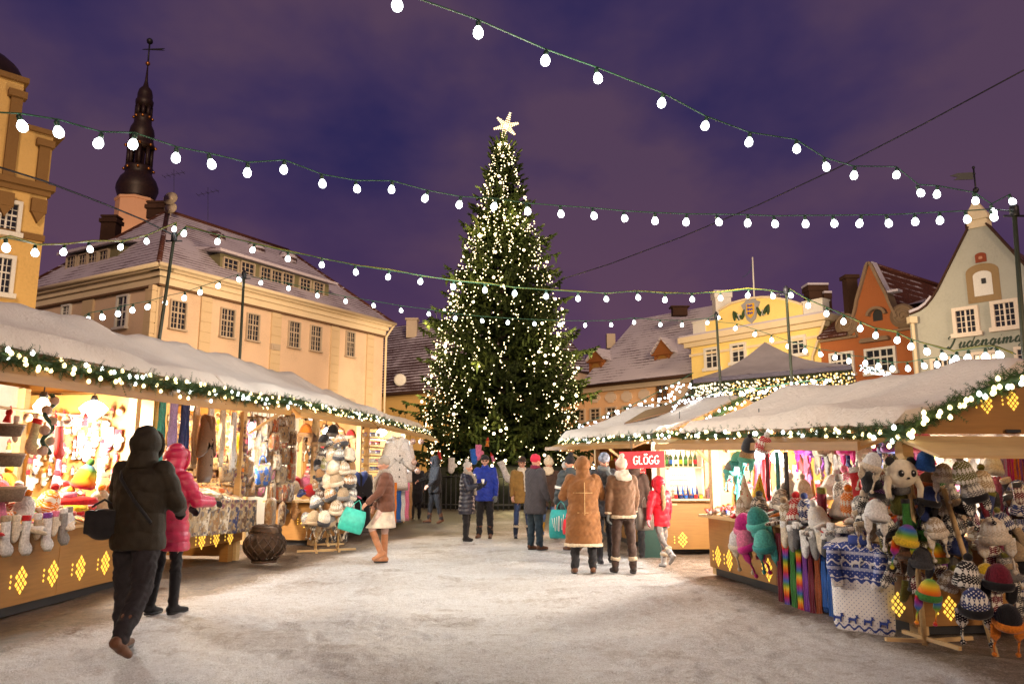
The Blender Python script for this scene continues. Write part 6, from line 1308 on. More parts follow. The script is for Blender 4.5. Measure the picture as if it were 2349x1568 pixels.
t_ = goods('coat', 'brown', S2_.on(478, 955, -.05), (0, 0, S2_.rz+.2), 'brown patchwork fur coat hung in front of the bag stall', None, 1.0, 'brown')
m = MB(); m.bar(S2_.on(571, 993, -.05), S2_.on(661, 936, -.45), .05, .04); build(m, 'strut', M_woodl, rB)
c = gnd(605, 1293); t_ = thing('lattice_basket', 'round dark lattice basket standing in front of the bag stall', 'basket', tuple(c)); m = MB()
for i in range(14):
    a = 2*PI*i/14
    for sg in (-1, 1): m.tube([c+Vector((math.cos(a+sg*v*1.1)*.33*math.sin(PI*(.12+.76*v))**.7, math.sin(a+sg*v*1.1)*.33*math.sin(PI*(.12+.76*v))**.7, .06+.46*v)) for v in [k/8 for k in range(9)]], .012, 5)
m.lathe([(.2, .5), (.22, .52), (.2, .54)], c, 18); m.lathe([(.001, .02), (.2, .03), (.2, .06), (.001, .06)], c, 18); build(m, 'lattice', plain('dark willow', (.05, .025, .012), .7), t_)
m = MB(); m.lathe([(.001, .08), (.24, .14), (.33, .3), (.25, .48), (.001, .5)], c, 16)
for i in range(9): m.sph(c+Vector((math.cos(i*.7)*.14, math.sin(i*.7)*.12, .52+.03*math.sin(i*2.3))), (.13, .09, .08), 9, 6); build(m, 'cloth_filling', plain('brown bundled cloth', (.10, .06, .035), .9, var=.6, scale=7), t_)
# --- earflap hat stall
pile(S3_, .1, 2.6, -.05, .2, .88, 12, ['mittenk', 'mittenr', 'mitteni'], ['red', 'yellow', 'blue', 'orange', 'purple', 'pink', 'navy'], 'on the hat stall counter', 'coloured mittens on the hat stall', 1.1, hmax=.2)
for r_, z in ((0, 1.05), (1, 1.2)): row([(RG.choice(['mittenk', 'mittenr', 'beaniek']), c, Vector((x, 15.55+r_*.2, z+RG.uniform(-.04, .04))), (-1.1, 0, RG.uniform(-.6, .6)), 1.15, None) for x, c in zip((-4.72, -4.55, -4.38, -4.2, -4.05), RG.sample(['orange', 'blue', 'red', 'yellow', 'pink', 'navy', 'cream'], 5))], 'in the bright heap, '+('lower' if not r_ else 'upper')+' layer', 'coloured mittens on the hat stall')
row([('mittenk', c, Vector((x, 15.5, .82)), (0, 0, 0), 1.3, None) for x, c in ((-4.55, 'black'), (-4.32, 'tan'))], 'on the hat stall panel', 'mittens hung on the panel')
m = MB(); m.prism([Vector((-4.95, 15.45, .84)), Vector((-3.85, 15.45, .84)), Vector((-3.85, 16.2, .84)), Vector((-4.95, 16.2, .84))], (0, 0, .035)); build(m, 'countertop', M_woodl, rC)
def hatstand(label, base, H, cols, kinds, desc, ang0=0, n_tier=5, r0=.2, foot=True, sc=1.0, loc_txt='on the stand', group='hats on wooden stands', z0=.5):
    t = thing('hat_stand', label, 'hat stand', tuple(base)); m = MB(); m.tube([base, base+Vector((0, 0, H))], .022, 8); build(m, 'pole', M_woodl, t)
    m = MB()
    for k in range(2): a = k*PI/2+.3; d = Vector((math.cos(a), math.sin(a), 0))*.33; m.bar(base-d+Vector((0, 0, .02)), base+d+Vector((0, 0, .02+.04*k)), .04, .035)
    build(m, 'foot', M_woodl, t); it = []; i = 0
    for tr in range(n_tier):
        z = z0+(H-z0-.05)*tr/(n_tier-1)
        for q in range(4 if tr < n_tier-1 else 1):
            a = -PI/2+(q-1.5)*1.15+ang0+(.5 if tr % 2 else 0); d = Vector((math.cos(a), math.sin(a), 0)); rr_ = r0*(1.1-.3*tr/n_tier) if tr < n_tier-1 else 0
            p = base+d*rr_+Vector((0, 0, z)); m = MB(); 
            it.append((kinds[i % len(kinds)], cols[i % len(cols)], p, (RG.uniform(.15, .5), RG.uniform(-.25, .25), a+PI/2), sc*RG.uniform(.9, 1.1), RG.choice(['beige', 'charcoal', 'cream', 'grey']))); i += 1
    m = MB()
    for tr in range(n_tier): z = z0+(H-z0-.05)*tr/(n_tier-1)+.06; m.tube([base+Vector((-r0, 0, z)), base+Vector((r0, 0, z))], .008, 5); m.tube([base+Vector((0, -r0, z)), base+Vector((0, r0, z))], .008, 5)
    build(m, 'arms', M_woodl, t); row(it, loc_txt, group)
hatstand('tall wooden stand stacked with beige and grey earflap hats', gnd(775, 1262), 1.95, ['beige', 'grey', 'cream', 'beige', 'tan'], ['earflapi', 'earflapk', 'earflapi'], '', 0, 7, .17, loc_txt='on the tall beige stand', group='earflap hats on the tall stand', sc=1.05, z0=.45)
hatstand('dark wooden stand with charcoal and brown fur brimmed hats beside the bright mittens', gnd(735, 1256)+Vector((.0, .55, 0)), 1.95, ['charcoal', 'brown', 'black', 'olive', 'tan'], ['earflapk', 'beaniei', 'earflapi'], '', 0, 6, .2, loc_txt='on the dark hat stand', group='dark hats on a stand', sc=1.0, z0=.9)
hatstand('low stand with snowflake earflap hats by the hat stall corner', gnd(724, 1265), .85, ['grey', 'beige', 'cream', 'tan'], ['earflapi', 'earflapk'], '', .3, 2, .12, loc_txt='on the low stand', group='hats on the low stand', sc=1.1, z0=.5)
row([('earflapk', c, S3_.on(x, y, -.1), (.2, 0, S3_.rz-.8), 1.1, t2) for x, y, c, t2 in ((712, 1020, 'brown', 'tan'), (742, 1022, 'charcoal', 'beige'), (700, 1000, 'orange', 'tan'), (762, 1000, 'black', 'grey'))], 'under the hat stall flap', 'hats under the flap')
endwall(S3_, ['earflapk', 'beaniei', 'mittenk', 'earflapi'], ['orange', 'brown', 'charcoal', 'beige', 'red', 'yellow', 'purple', 'grey'], 'hat stall side wall', 'hats on the side wall', (2.25, 1.95, 1.65, 1.35), 9, 1.0, ['beige', 'black', 'cream'])
# --- white coat stall
goods('coat', 'white', S4_.on(912, 1002, -.45), (0, 0, .5), 'long white wool coat with wide collar facing the square', 'white coats', 1.35, 'white'); goods('coat', 'white', S4_.on(930, 1010, -.2), (0, 0, .9), 'second white coat hung behind the long one, at the stall corner', 'white coats', 1.2, 'cream')
goods('coat', 'black', S3_.on(826, 1082, -.15), (0, 0, .6), 'long black coat hanging low behind the turquoise carrier bag', None, 1.35, 'navy')
for j, y in enumerate((1000, 1020, 1040, 1060, 1078)):
    row([('headband', c, S4_.on(x, y, .12), (PI/2*.0, 0, S4_.rz), 1.15, None) for x, c in zip((826, 840, 853, 865), RG.sample(['white', 'yellow', 'blue', 'purple', 'pink', 'cream', 'turquoise', 'red', 'lavender'], 4))], 'in headband row '+['one', 'two', 'three', 'four', 'five'][j]+' of the coat stall', 'headbands on the shelves')
for j in range(5):
    m = MB(); z = S4_.on(846, (1000, 1020, 1040, 1060, 1078)[j]+2, .12).z-.01; S4_.box(m, -.1, 1.6, .0, .3, z-.02, z); build(m, 'shelf', M_woodl, rD)
pile(S4_, .2, 3.2, -.05, .25, .9, 12, ['mitteni', 'beaniei', 'mittenk'], ['white', 'lavender', 'cream', 'grey', 'blue'], 'on the coat stall counter', 'goods on the coat stall', 1.1)
row([('scarfk', c, S4_.on(x, 1106, -.5), (0, 0, .3), .8, None) for x, c in ((905, 'orange'), (916, 'blue'), (925, 'white'), (934, 'pink'), (941, 'tan'))], 'below the long white coat', 'scarves under the white coat')
row([('ball', c, S4_.on(x, y, -.9), (0, 0, 0), 1.5, None) for x, y, c in ((947, 1012, 'navy'), (966, 1012, 'rust'), (950, 1060, 'red'), (958, 1080, 'orange'))], 'hanging at the coat stall end', 'baubles at the stall end')
# --- reindeer sweater stall
sw = goods('sweater', 'navy', S5.on(1972, 1243, -.26), (-.05, 0, S5.rz+.55), 'big blue and white reindeer sweater hanging down the counter', None, 1.14)
sw2 = goods('sweater', 'navy', S5.on(1965, 1222, -.05), (-1.25, 0, S5.rz+.4), 'second reindeer sweater lying folded back on the countertop', None, .55)
row([('scarfr' if c == 'rainbow' else 'scarfk', c, S5.on(x, y, -.18), (0, 0, S5.rz+.1), s_, None) for x, y, c, s_ in ((1784, 1222, 'burgundy', .72), (1798, 1222, 'rainbow', .78), (1814, 1224, 'green', .74), (1828, 1224, 'rainbow', .74), (1842, 1226, 'purple', .68), (1855, 1228, 'burgundy', .7), (1870, 1230, 'rust', .76), (1884, 1228, 'blue', .62), (1898, 1228, 'blue', .72), (1912, 1232, 'purple', .74))], 'down the sweater stall front', 'scarves hanging down the counter front')
row([('mittenk', c, S5.on(x, y, -.24), (0, RG.uniform(-.3, .3), S5.rz), 1.15, 'white') for x, y, c in ((1797, 1196, 'cream'), (1812, 1204, 'grey'), (1826, 1198, 'charcoal'), (1842, 1216, 'white'), (1860, 1220, 'grey'), (1876, 1206, 'cream'), (1893, 1212, 'charcoal'), (1906, 1200, 'grey'))], 'over the sweater stall edge', 'mittens tumbling over the edge')
row([('earflapk', c, S5.on(x, y, -.25), (.3, RG.uniform(-.3, .3), S5.rz+.3), s_, t2) for x, y, c, s_, t2 in ((1712, 1222, 'magenta', 1.15, 'pink'), (1745, 1212, 'teal', 1.2, 'turquoise'), (1700, 1258, 'white', 1.15, 'cream'), (1724, 1262, 'pink', 1.2, 'magenta'), (1758, 1262, 'turquoise', 1.15, 'teal'))], 'in the cluster on the counter front', 'bright earflap hats in a cluster')
row([('earflapk', c, S5.on(x, y, .0), (0, .2, S5.rz+.3), .9, t2) for x, y, c, t2 in ((1692, 1068, 'turquoise', 'teal'), (1712, 1060, 'beige', 'turquoise'), (1678, 1088, 'grey', 'turquoise'))], 'hanging above the ornament counter', 'turquoise trimmed hats')
goods('cone', 'cream', S5.on(1712, 1150, -.1), (0, -.12, S5.rz), 'cream cone hat with scattered red motifs above the counter', None, .62); goods('cone', 'yellow', S5.on(1742, 1146, .1), (0, .15, S5.rz), 'yellow orange cone hat behind the cream one', None, .6)
row([('scarf'+('r' if c == 'rainbow' else 'k'), c, S5.on(x, 1036, .15), (0, 0, S5.rz), .5, None) for x, c in ((1757, 'burgundy'), (1780, 'teal'), (1800, 'charcoal'))], 'under the sweater stall flap', 'scarves under the flap')
goods('sockk', 'burgundy', S5.on(1884, 1118, -.05), (0, .1, S5.rz), 'dark red Christmas stocking hanging on a cord over the mittens', None, 1.25, 'olive')
goods('sockk', 'red', S5.on(1958, 1072, -.1), (0, -.1, S5.rz+.4), 'red felt stocking with a snowman patch, beside the panda hat', None, 1.0, 'white')
dk = ['grey', 'charcoal', 'cream', 'white', 'navy', 'brown', 'beige', 'red']
pile(S5, .4, 3.15, -.12, .04, .86, 28, ['mitteni', 'mittenk', 'beaniei', 'mitteni'], dk, 'in the sweater stall front layer', 'knitwear heap of the sweater stall', 1.0, hmax=.04)
pile(S5, .4, 3.15, .08, .3, .94, 28, ['mitteni', 'beaniei', 'mittenk', 'sockk'], ['white', 'cream', 'grey', 'red', 'orange', 'beige'], 'in the sweater stall middle layer', 'knitwear heap of the sweater stall', 1.05, hmax=.08)
pile(S5, .3, 3.15, .35, .65, 1.03, 28, ['mitteni', 'beaniei', 'mittenk'], ['white', 'cream', 'grey', 'pink', 'orange', 'red'], 'in the sweater stall top layer', 'knitwear heap of the sweater stall', 1.1, hmax=.12)
pile(S5, 3.2, 4.2, -.08, .1, .85, 20, ['figure', 'figure', 'jar', 'ball'], ['red', 'white', 'cream', 'orange', 'navy'], 'on the ornament counter', 'little ornaments on the counter', .8, hmax=.05, trims=['red', 'white'])
pile(S5, 3.2, 4.2, .15, .45, .86, 20, ['figure', 'jar', 'ball', 'figure'], ['white', 'cream', 'red', 'orange', 'pink'], 'back on the ornament counter', 'little ornaments on the counter', .9, hmax=.08, trims=['red', 'white'])
for j, z in enumerate((1.75, 1.45, 1.15)):
    pile(S5, .2, 4.1, 2.0, 2.15, z, 24, ['mitteni', 'mittenk', 'sockk'] if j else ['mitteni', 'scarfk', 'mittenk'], ['white', 'cream', 'grey', 'navy', 'pink', 'beige', 'magenta'], ['high', 'midway', 'low'][j]+' on the sweater stall wall', 'knitwear on the back wall', 1.0 if j else .8, True)
pile(S5, .6, 3.1, .7, .95, 1.66, 24, ['mitteni', 'mittenk', 'earflapk'], ['white', 'grey', 'navy', 'pink', 'magenta', 'cream', 'purple'], 'on the sweater stall inner rail', 'knitwear on the inner rail', 1.0, True)
goods('beaniek', 'charcoal', E5n.lerp(E5f, .42)+Vector((-.40, 0, -.25)), (.5, 0, 0), 'dark hat perched on the edge of the sweater stall flap', 'hats perched on the flap', .66, 'black'); goods('beaniei', 'red', E5n.lerp(E5f, .355)+Vector((-.40, 0, -.25)), (.5, .2, 0), 'red and white flowered hat perched beside the dark one', 'hats perched on the flap', .72, 'white')
# animal hat with ears (panda colouring)
c = at(2068, 1085, 6.55); t_ = thing('animal_hat', 'cream plush panda hat with black ears and eyes on the wooden stand', 'hat', tuple(c)); mcr = plain('cream plush', (.72, .62, .45), .95, bump=.3); mbk = plain('black plush', (.012, .012, .012), .9)
m = MB(); m.sph(c, (.125, .11, .12), 16, 12)
for sg in (-1, 1): m.tube([c+Vector((sg*.11, 0, -.03)), c+Vector((sg*.14, -.02, -.12)), c+Vector((sg*.13, -.02, -.20))], [.035, .028, .022], 8)
build(m, 'cap', mcr, t_)
for sg in (-1, 1):
    m = MB(); m.sph(c+Vector((sg*.09, 0, .10)), (.042, .025, .042), 10, 8); build(m, 'ear', mbk, t_)
    m = MB(); m.sph(c+Vector((sg*.05, -.098, -.0)), (.026, .015, .03), 10, 8); ey = build(m, 'eye_patch', mbk, t_); m = MB(); m.sph(c+Vector((sg*.046, -.112, .008)), .007, 6, 5); build(m, 'eye', M_white, ey)
m = MB(); m.sph(c+Vector((0, -.112, -.04)), (.014, .01, .009), 8, 6); build(m, 'nose', mbk, t_)
# wooden stands crowded with hats at the corner of the stall
b1 = gnd(2122, 1478); b1.z = 0; t_ = thing('hat_stand', 'bare wooden hat stand with crossed feet in front of the sweater stall', 'hat stand', tuple(b1)); m = MB(); m.tube([b1, b1+Vector((-.02, 0, 1.58))], .024, 8); build(m, 'pole', M_woodl, t_)
m = MB(); m.bar(b1+Vector((-.34, -.02, .05)), b1+Vector((.02, 0, .03)), .035, .03); m.bar(b1+Vector((0, 0, .03)), b1+Vector((.42, .03, .05)), .035, .03); m.bar(b1+Vector((-.08, .2, .07)), b1+Vector((.14, -.28, .03)), .035, .03); build(m, 'foot', M_woodl, t_)
b2 = gnd(2286, 1506); t_ = thing('hat_stand', 'second wooden stand at the frame edge, with dark snowflake hats', 'hat stand', tuple(b2)); m = MB(); m.tube([b2, b2+Vector((-.13, .3, 1.3))], .022, 8); build(m, 'pole', M_woodl, t_)
ST = [(1996, 1078, 'white', 'earflapk', 'cream', 1.1, 'fluffy white hat with a pink lining above the black one'), (2004, 1124, 'black', 'beaniek', 'white', 1.1, 'black hat with a white rolled rim'), (2030, 1140, 'charcoal', 'earflapk', 'white', 1.0, 'charcoal hat with a white bobble'),
      (2010, 1196, 'white', 'earflapk', 'white', 1.35, 'thick white fleece hat over the folded sweater'), (2072, 1130, 'grey', 'beaniek', 'burgundy', 1.05, 'grey hat with a purple edge below the panda hat'), (2120, 1078, 'blue', 'beaniek', 'navy', 1.1, 'slate blue hat high on the stand'), (2126, 1120, 'brown', 'earflapk', 'rust', 1.05, 'brown felt hat under the slate blue hat'),
      (2070, 1172, 'olive', 'beaniek', 'olive', 1.25, 'dark olive hat in the middle of the stand'), (2130, 1160, 'navy', 'earflapk', 'black', 1.2, 'wide navy hat beside the olive one'), (2150, 1190, 'black', 'beaniek', 'navy', 1.2, 'black hat under the wide navy hat'), (2164, 1104, 'beige', 'earflapi', 'cream', 1.1, 'beige crocheted hat with knotted ear flaps'),
      (2176, 1156, 'grey', 'earflapi', 'beige', 1.25, 'grey lattice pattern earflap hat'), (2086, 1204, 'brown', 'earflapk', 'rust', 1.1, 'dark brown hat with reddish brim'), (2077, 1250, 'rainbow', 'earflapr', 'yellow', 1.25, 'rainbow earflap hat with a yellow brim'), (2118, 1236, 'green', 'beaniek', 'green', 1.2, 'bottle green hat next to the rainbow one'),
      (2150, 1230, 'beige', 'earflapi', 'cream', 1.15, 'pale snowflake hat with a hanging flap'), (2192, 1224, 'charcoal', 'beaniei', 'cream', 1.2, 'dark patterned hat with a pale rim'), (2210, 1180, 'black', 'beaniek', 'charcoal', 1.1, 'plain black hat between the patterned ones'), (2240, 1150, 'grey', 'earflapi', 'black', 1.25, 'grey patterned hat with a black crown'),
      (2256, 1128, 'beige', 'beaniei', 'olive', 1.2, 'olive beige ribbed hat under the lamp'), (2216, 1106, 'olive', 'beaniei', 'beige', 1.2, 'olive hat with pale stripes at the top'), (2284, 1245, 'cream', 'earflapi', 'cream', 1.5, 'large cream hat with a zigzag band'), (2088, 1290, 'rust', 'earflapk', 'brown', 1.2, 'rust brown hat with long dangling flaps'),
      (2112, 1300, 'charcoal', 'earflapk', 'charcoal', 1.2, 'charcoal earflap hat hanging behind the pole'), (2150, 1290, 'green', 'earflapr', 'olive', 1.2, 'green and red jester hat with ties'), (2130, 1375, 'olive', 'earflapr', 'green', 1.15, 'low hanging yellow green jester hat near the feet'), (2190, 1270, 'navy', 'beaniei', 'charcoal', 1.2, 'navy snowflake hat behind the stands'),
      (2216, 1345, 'black', 'beaniei', 'black', 1.35, 'black snowflake hat low on the second stand'), (2238, 1408, 'navy', 'earflapi', 'black', 1.45, 'navy hat with white reindeer, lowest on the second stand'), (2290, 1350, 'burgundy', 'earflapk', 'black', 1.4, 'dark maroon hat at the frame edge'), (2312, 1440, 'black', 'earflapk', 'orange', 1.3, 'black hat with an orange lining near the ground'), (2256, 1330, 'yellow', 'earflapk', 'cream', 1.0, 'bright yellow hat in front of the maroon one')]
for k, (x, y, c_, kd, t2, s_, lab) in enumerate(ST): goods(kd, c_, at(x, y, 6.55+.10*((k*7) % 5)-(.35 if y > 1330 else 0)-(.25 if x > 2200 else 0)) , (RG.uniform(-.1, .35), RG.uniform(-.3, .3), RG.uniform(-.5, .5)), lab, 'hats crowding the wooden stands', s_*.64, t2)
# smaller knitwear filling the gaps between the hats
for j, (y0, y1) in enumerate(((1084, 1112), (1112, 1150), (1155, 1200), (1205, 1250), (1255, 1300), (1305, 1360))):
    it = []; cs = ['charcoal', 'grey', 'brown', 'navy', 'black', 'beige', 'olive', 'burgundy', 'rust', 'green', 'cream', 'purple']; xs = [1985+i*29+RG.uniform(-8, 8) for i in range(13)] if j < 4 else [2050+i*29+RG.uniform(-8, 8) for i in range(11)]
    for x in xs:
        c_ = RG.choice(cs[:8] if j > 1 else cs); 
        while it and it[-1][1] == c_: c_ = RG.choice(cs)
        it.append((RG.choice(['mitteni', 'mittenk', 'earflapi', 'sockk', 'beaniei', 'beaniek']), c_, at(x, RG.uniform(y0, y1), 6.72+RG.uniform(0, .35)), (RG.uniform(-.2, .3), RG.uniform(-.4, .4), RG.uniform(-.6, .6)), RG.uniform(.65, .85), RG.choice(['cream', 'beige', 'charcoal', 'olive'])))
    row(it, 'in hat stand tier '+('one', 'two', 'three', 'four', 'five', 'six')[j], 'knitwear on the wooden stands')
row([('scarfk', c_, at(x, 1046, 7.15), (0, 0, .1), .72, None) for x, c_ in ((2285, 'pink'), (2300, 'lavender'), (2316, 'magenta'), (2331, 'orange'), (2345, 'purple'), (2362, 'pink'))], 'under the yellowish lamp', 'bright scarves at the frame edge')
row([('scarfi', c_, at(x, 1190, 6.9), (0, 0, .1), .72, None) for x, c_ in ((2268, 'burgundy'), (2322, 'charcoal'), (2340, 'navy'))], 'hanging by the second stand', 'dark scarves by the second stand')
row([('beaniei', c_, B0+gx*a+Vector((0, .15, .80)), (0, 0, 0), 1.0, 'cream') for a, c_ in ((.15, 'grey'), (.4, 'cream'), (.7, 'charcoal'), (1.0, 'beige'), (1.3, 'red'), (1.6, 'grey'), (1.9, 'white'), (2.2, 'pink'))], 'on the corner counter behind the stands', 'hats on the corner counter')
row([('mitteni', c_, B0+gx*a+Vector((0, 1.2, 1.75)), (0, 0, 0), 1.2, 'cream') for a, c_ in ((.2, 'white'), (.5, 'grey'), (.8, 'beige'), (1.1, 'olive'), (1.4, 'grey'), (1.7, 'beige'), (2.0, 'pink'))], 'hanging deep behind the hat stands', 'mittens behind the stands')
endwall(S5, ['mitteni', 'scarfk', 'figure', 'sockk'], ['white', 'turquoise', 'cream', 'red', 'grey', 'pink'], 'sweater stall side wall', 'goods on the sweater stall side wall', (1.74, 1.55, 1.3), 12, .8, ['red', 'white'])
# --- mulled wine stall
t_ = thing('hanging_sign', 'red sign board with white hand lettering reading GLÖGG', 'sign', tuple(at(1473, 1053, 13.2))); a0 = at(1421, 1036, 13.25); a1 = at(1524, 1033, 13.15); b1_ = at(1524, 1069, 13.15); b0 = at(1421, 1071, 13.25)
ux = (a1-a0).normalized(); hz_ = Vector((0, 0, -1)); Wd = (a1-a0).length; Hh = .285
m = MB(); nrm = Vector((ux.y, -ux.x, 0)).normalized(); m.prism([a0, a1, a1+hz_*Hh, a0+hz_*Hh], -nrm*.02); build(m, 'board', plain('red sign paint', (.55, .012, .02), .45), t_)
m = MB(); m.tube([a0+ux*.2, a0+ux*.2+Vector((0, 0, .3))], .006, 5); m.tube([a1-ux*.2, a1-ux*.2+Vector((0, 0, .3))], .006, 5); build(m, 'chain', M_black, t_)
GL = {'G': [[(3.4, 5.6), (2.6, 6.8), (1.2, 6.4), (.2, 4), (.4, 1.4), (1.6, .1), (3, .6), (3.6, 2.6), (3.5, 3), (2.0, 2.8)]], 'L': [[(.5, 6.9), (.3, 3), (.4, .4), (3.0, .3)]], 'O': [[(1.9, 6.4), (.5, 5), (.2, 2.6), (1.2, .3), (2.8, .4), (3.8, 2.6), (3.4, 5.2), (1.9, 6.4)], [(1.2, 8.0), (1.25, 8.1)], [(2.7, 8.1), (2.75, 8.2)]]}
m = MB(); x = 0; kk = .0205
for ch in 'GLOGG':   # the O carries its two dots
    for st in GL[ch]:
        if len(st) == 2: m.sph(a0+ux*(.23+(x+st[0][0])*kk)+hz_*(Hh-.065-st[0][1]*kk)+nrm*.008, .019, 8, 6); continue
        m.tube([a0+ux*(.23+(x+px_)*kk)+hz_*(Hh-.065-pz*kk)+nrm*.008 for px_, pz in st], .0135, 6)
    x += 4.5 if ch != 'L' else 3.7
build(m, 'lettering', M_white, t_, uv=False)
sh = [(.22, 'green'), (.31, 'blue'), (.40, 'white'), (.49, 'yellow'), (.58, 'green'), (.67, 'olive'), (.76, 'red')]
row([('bottle', c_, K0+gx6*a+Vector((0, .22, 1.535)), (0, 0, 0), .95, c_) for a, c_ in sh], 'on the wine stall shelf', 'bottles on the shelf')
row([('cone_candle', c_, K0+gx6*a+Vector((0, .05, .966)), (0, 0, 0), .9, None) for a, c_ in ((.38, 'navy'), (.47, 'blue'), (.56, 'navy'), (.65, 'blue'), (.73, 'navy'))], 'on the wine stall counter', 'blue cone candles')
row([('jar', c_, K0+gx6*a+Vector((0, -.07, .966)), (0, 0, 0), .9, None) for a, c_ in ((.32, 'red'), (.41, 'navy'), (.50, 'blue'), (.59, 'navy'), (.68, 'red'), (.77, 'yellow'))], 'in front of the cone candles', 'small jars before the candles')
def board(name, label, P0, wdt, hgt, mat, lines, lm, cat='poster'):
    t = thing(name, label, cat, tuple(P0)); m = MB(); m.prism([P0, P0+gx6*wdt, P0+gx6*wdt+Vector((0, 0, hgt)), P0+Vector((0, 0, hgt))], -gn6*.01); build(m, 'sheet', mat, t)
    rr = random.Random(len(label)); m = MB()
    for j in range(lines):
        z = hgt*(.8-.62*j/max(1, lines-1)) if lines > 1 else hgt*.5; x = wdt*.15
        while x < wdt*.82:
            l = rr.uniform(.015, .04); m.tube([P0+gx6*x+Vector((0, 0, z+.012))+gn6*.004, P0+gx6*(x+l*.4)+Vector((0, 0, z-.012))+gn6*.004, P0+gx6*(x+l)+Vector((0, 0, z+.01))+gn6*.004], .004, 4); x += l+.012
    build(m, 'handwriting', lm, t, uv=False)
M_paper = plain('cream paper', (.75, .66, .5), .8); M_redp = plain('red ink', (.55, .05, .03), .6)
board('price_poster', 'cream paper poster with red handwriting behind the cone candles', K0+gx6*.24+Vector((0, .42, 1.0)), .52, .48, M_paper, 4, M_redp)
board('price_poster', 'cream sheet above the bottles of the mulled wine stall', K0+gx6*.55+Vector((0, .42, 1.62)), .3, .42, M_paper, 3, M_redp)
board('red_poster', 'glossy red poster behind the corner post of the wine stall', K0+gx6*1.02+Vector((0, .42, 1.52)), .38, .5, M_red, 3, M_white)
board('price_poster', 'white and red sheet under the glossy red poster', K0+gx6*1.02+Vector((0, .42, 1.02)), .38, .45, M_paper, 5, M_redp)
board('red_banner', 'tall narrow red banner with white letters beside the wine stall corner', S6.pt(.12, -.06, .95)+Vector((-.32, 0, 0)), .22, .85, M_red, 9, M_white, 'banner')
row([('figure', c_, K0+gx6*a+Vector((0, .1, z)), (0, 0, 0), 1.2, 'red') for a, z, c_ in ((1.1, 1.35, 'red'), (1.2, 1.3, 'white'), (1.3, 1.36, 'red'), (1.12, 1.15, 'pink'), (1.22, 1.12, 'red'), (1.32, 1.16, 'white'))], 'hanging by the wine stall post', 'red ornaments by the post')
c = K0+gx6*.93+Vector((0, -.08, .966)); t_ = thing('candle_lantern', 'small dark red house shaped candle lantern at the counter end', 'lantern', tuple(c)); m = MB(); m.box(c+Vector((0, 0, .07)), (.12, .1, .14)); build(m, 'body', plain('maroon tin', (.10, .015, .012), .5), t_); m = MB(); m.prism([c+Vector((-.075, -.06, .14)), c+Vector((.075, -.06, .14)), c+Vector((0, -.06, .22))], (0, .12, 0)); m.tube([c+Vector((0, 0, .2)), c+Vector((0, 0, .26))], .008, 5); build(m, 'roof', plain('maroon tin', (.10, .015, .012), .5), t_)
m = MB(); m.prism([c+Vector((-.03, -.052, .03)), c+Vector((.03, -.052, .03)), c+Vector((.03, -.052, .10)), c+Vector((-.03, -.052, .10))], (0, -.004, 0)); build(m, 'pane', M_black, t_)
pile(S6, .3, 4.2, .3, .5, 1.75, 13, ['mittenk', 'mitteni', 'figure', 'sockk'], ['white', 'charcoal', 'red', 'cream', 'yellow', 'grey', 'orange'], 'hanging under the wine stall flap', 'knitwear under the wine stall flap', 1.1, True)
pile(S6, .3, 4.2, .0, .3, .88, 12, ['jar', 'bottle', 'figure'], ['white', 'red', 'cream', 'orange'], 'on the wine stall long counter', 'drinks on the long counter', 1.0)
c = Vector((2.38, 13.5, 0)); t_ = thing('litter_bin', 'dark green litter bin by the mulled wine stall corner', 'litter bin', tuple(c)); m = MB(); m.prism([c+Vector((x, y, 0)) for x, y in ((-.17, -.15), (.17, -.15), (.17, .15), (-.17, .15))], (0, 0, .78)); build(m, 'body', plain('dark green plastic', (.01, .045, .035), .6), t_, bevel=.02); m = MB(); m.prism([c+Vector((x, y, .782)) for x, y in ((-.18, -.16), (.18, -.16), (.18, .16), (-.18, .16))], (0, 0, .05)); build(m, 'lid', plain('darker green plastic', (.008, .03, .025), .5), t_, bevel=.015)
# Christmas ornaments low on the spruce
rr = random.Random(3)
for i, (x, y, c_, kd) in enumerate(((1008, 1045, 'red', 'figure'), (1036, 1050, 'white', 'mittenk'), (1085, 1030, 'blue', 'mittenk'), (1098, 1020, 'pink', 'mittenk'), (1118, 1015, 'orange', 'figure'), (1130, 1050, 'pink', 'figure'), (1148, 1058, 'white', 'sockk'), (1120, 1078, 'cream', 'mittenk'))):
    goods(kd, c_, at(x, y, 28.7), (0, rr.uniform(-.4, .4), 0), f'big {c_} felt '+('figure' if kd == 'figure' else 'mitten')+' hung low on the spruce, '+['by the far stall', 'over the grey beanie', 'behind the black cap', 'above the black cap', 'above the blue jacket', 'beside the blue jacket hood', 'over the blue shoulder', 'next to the blue sleeve'][i], 'felt ornaments low on the spruce', 2.3)
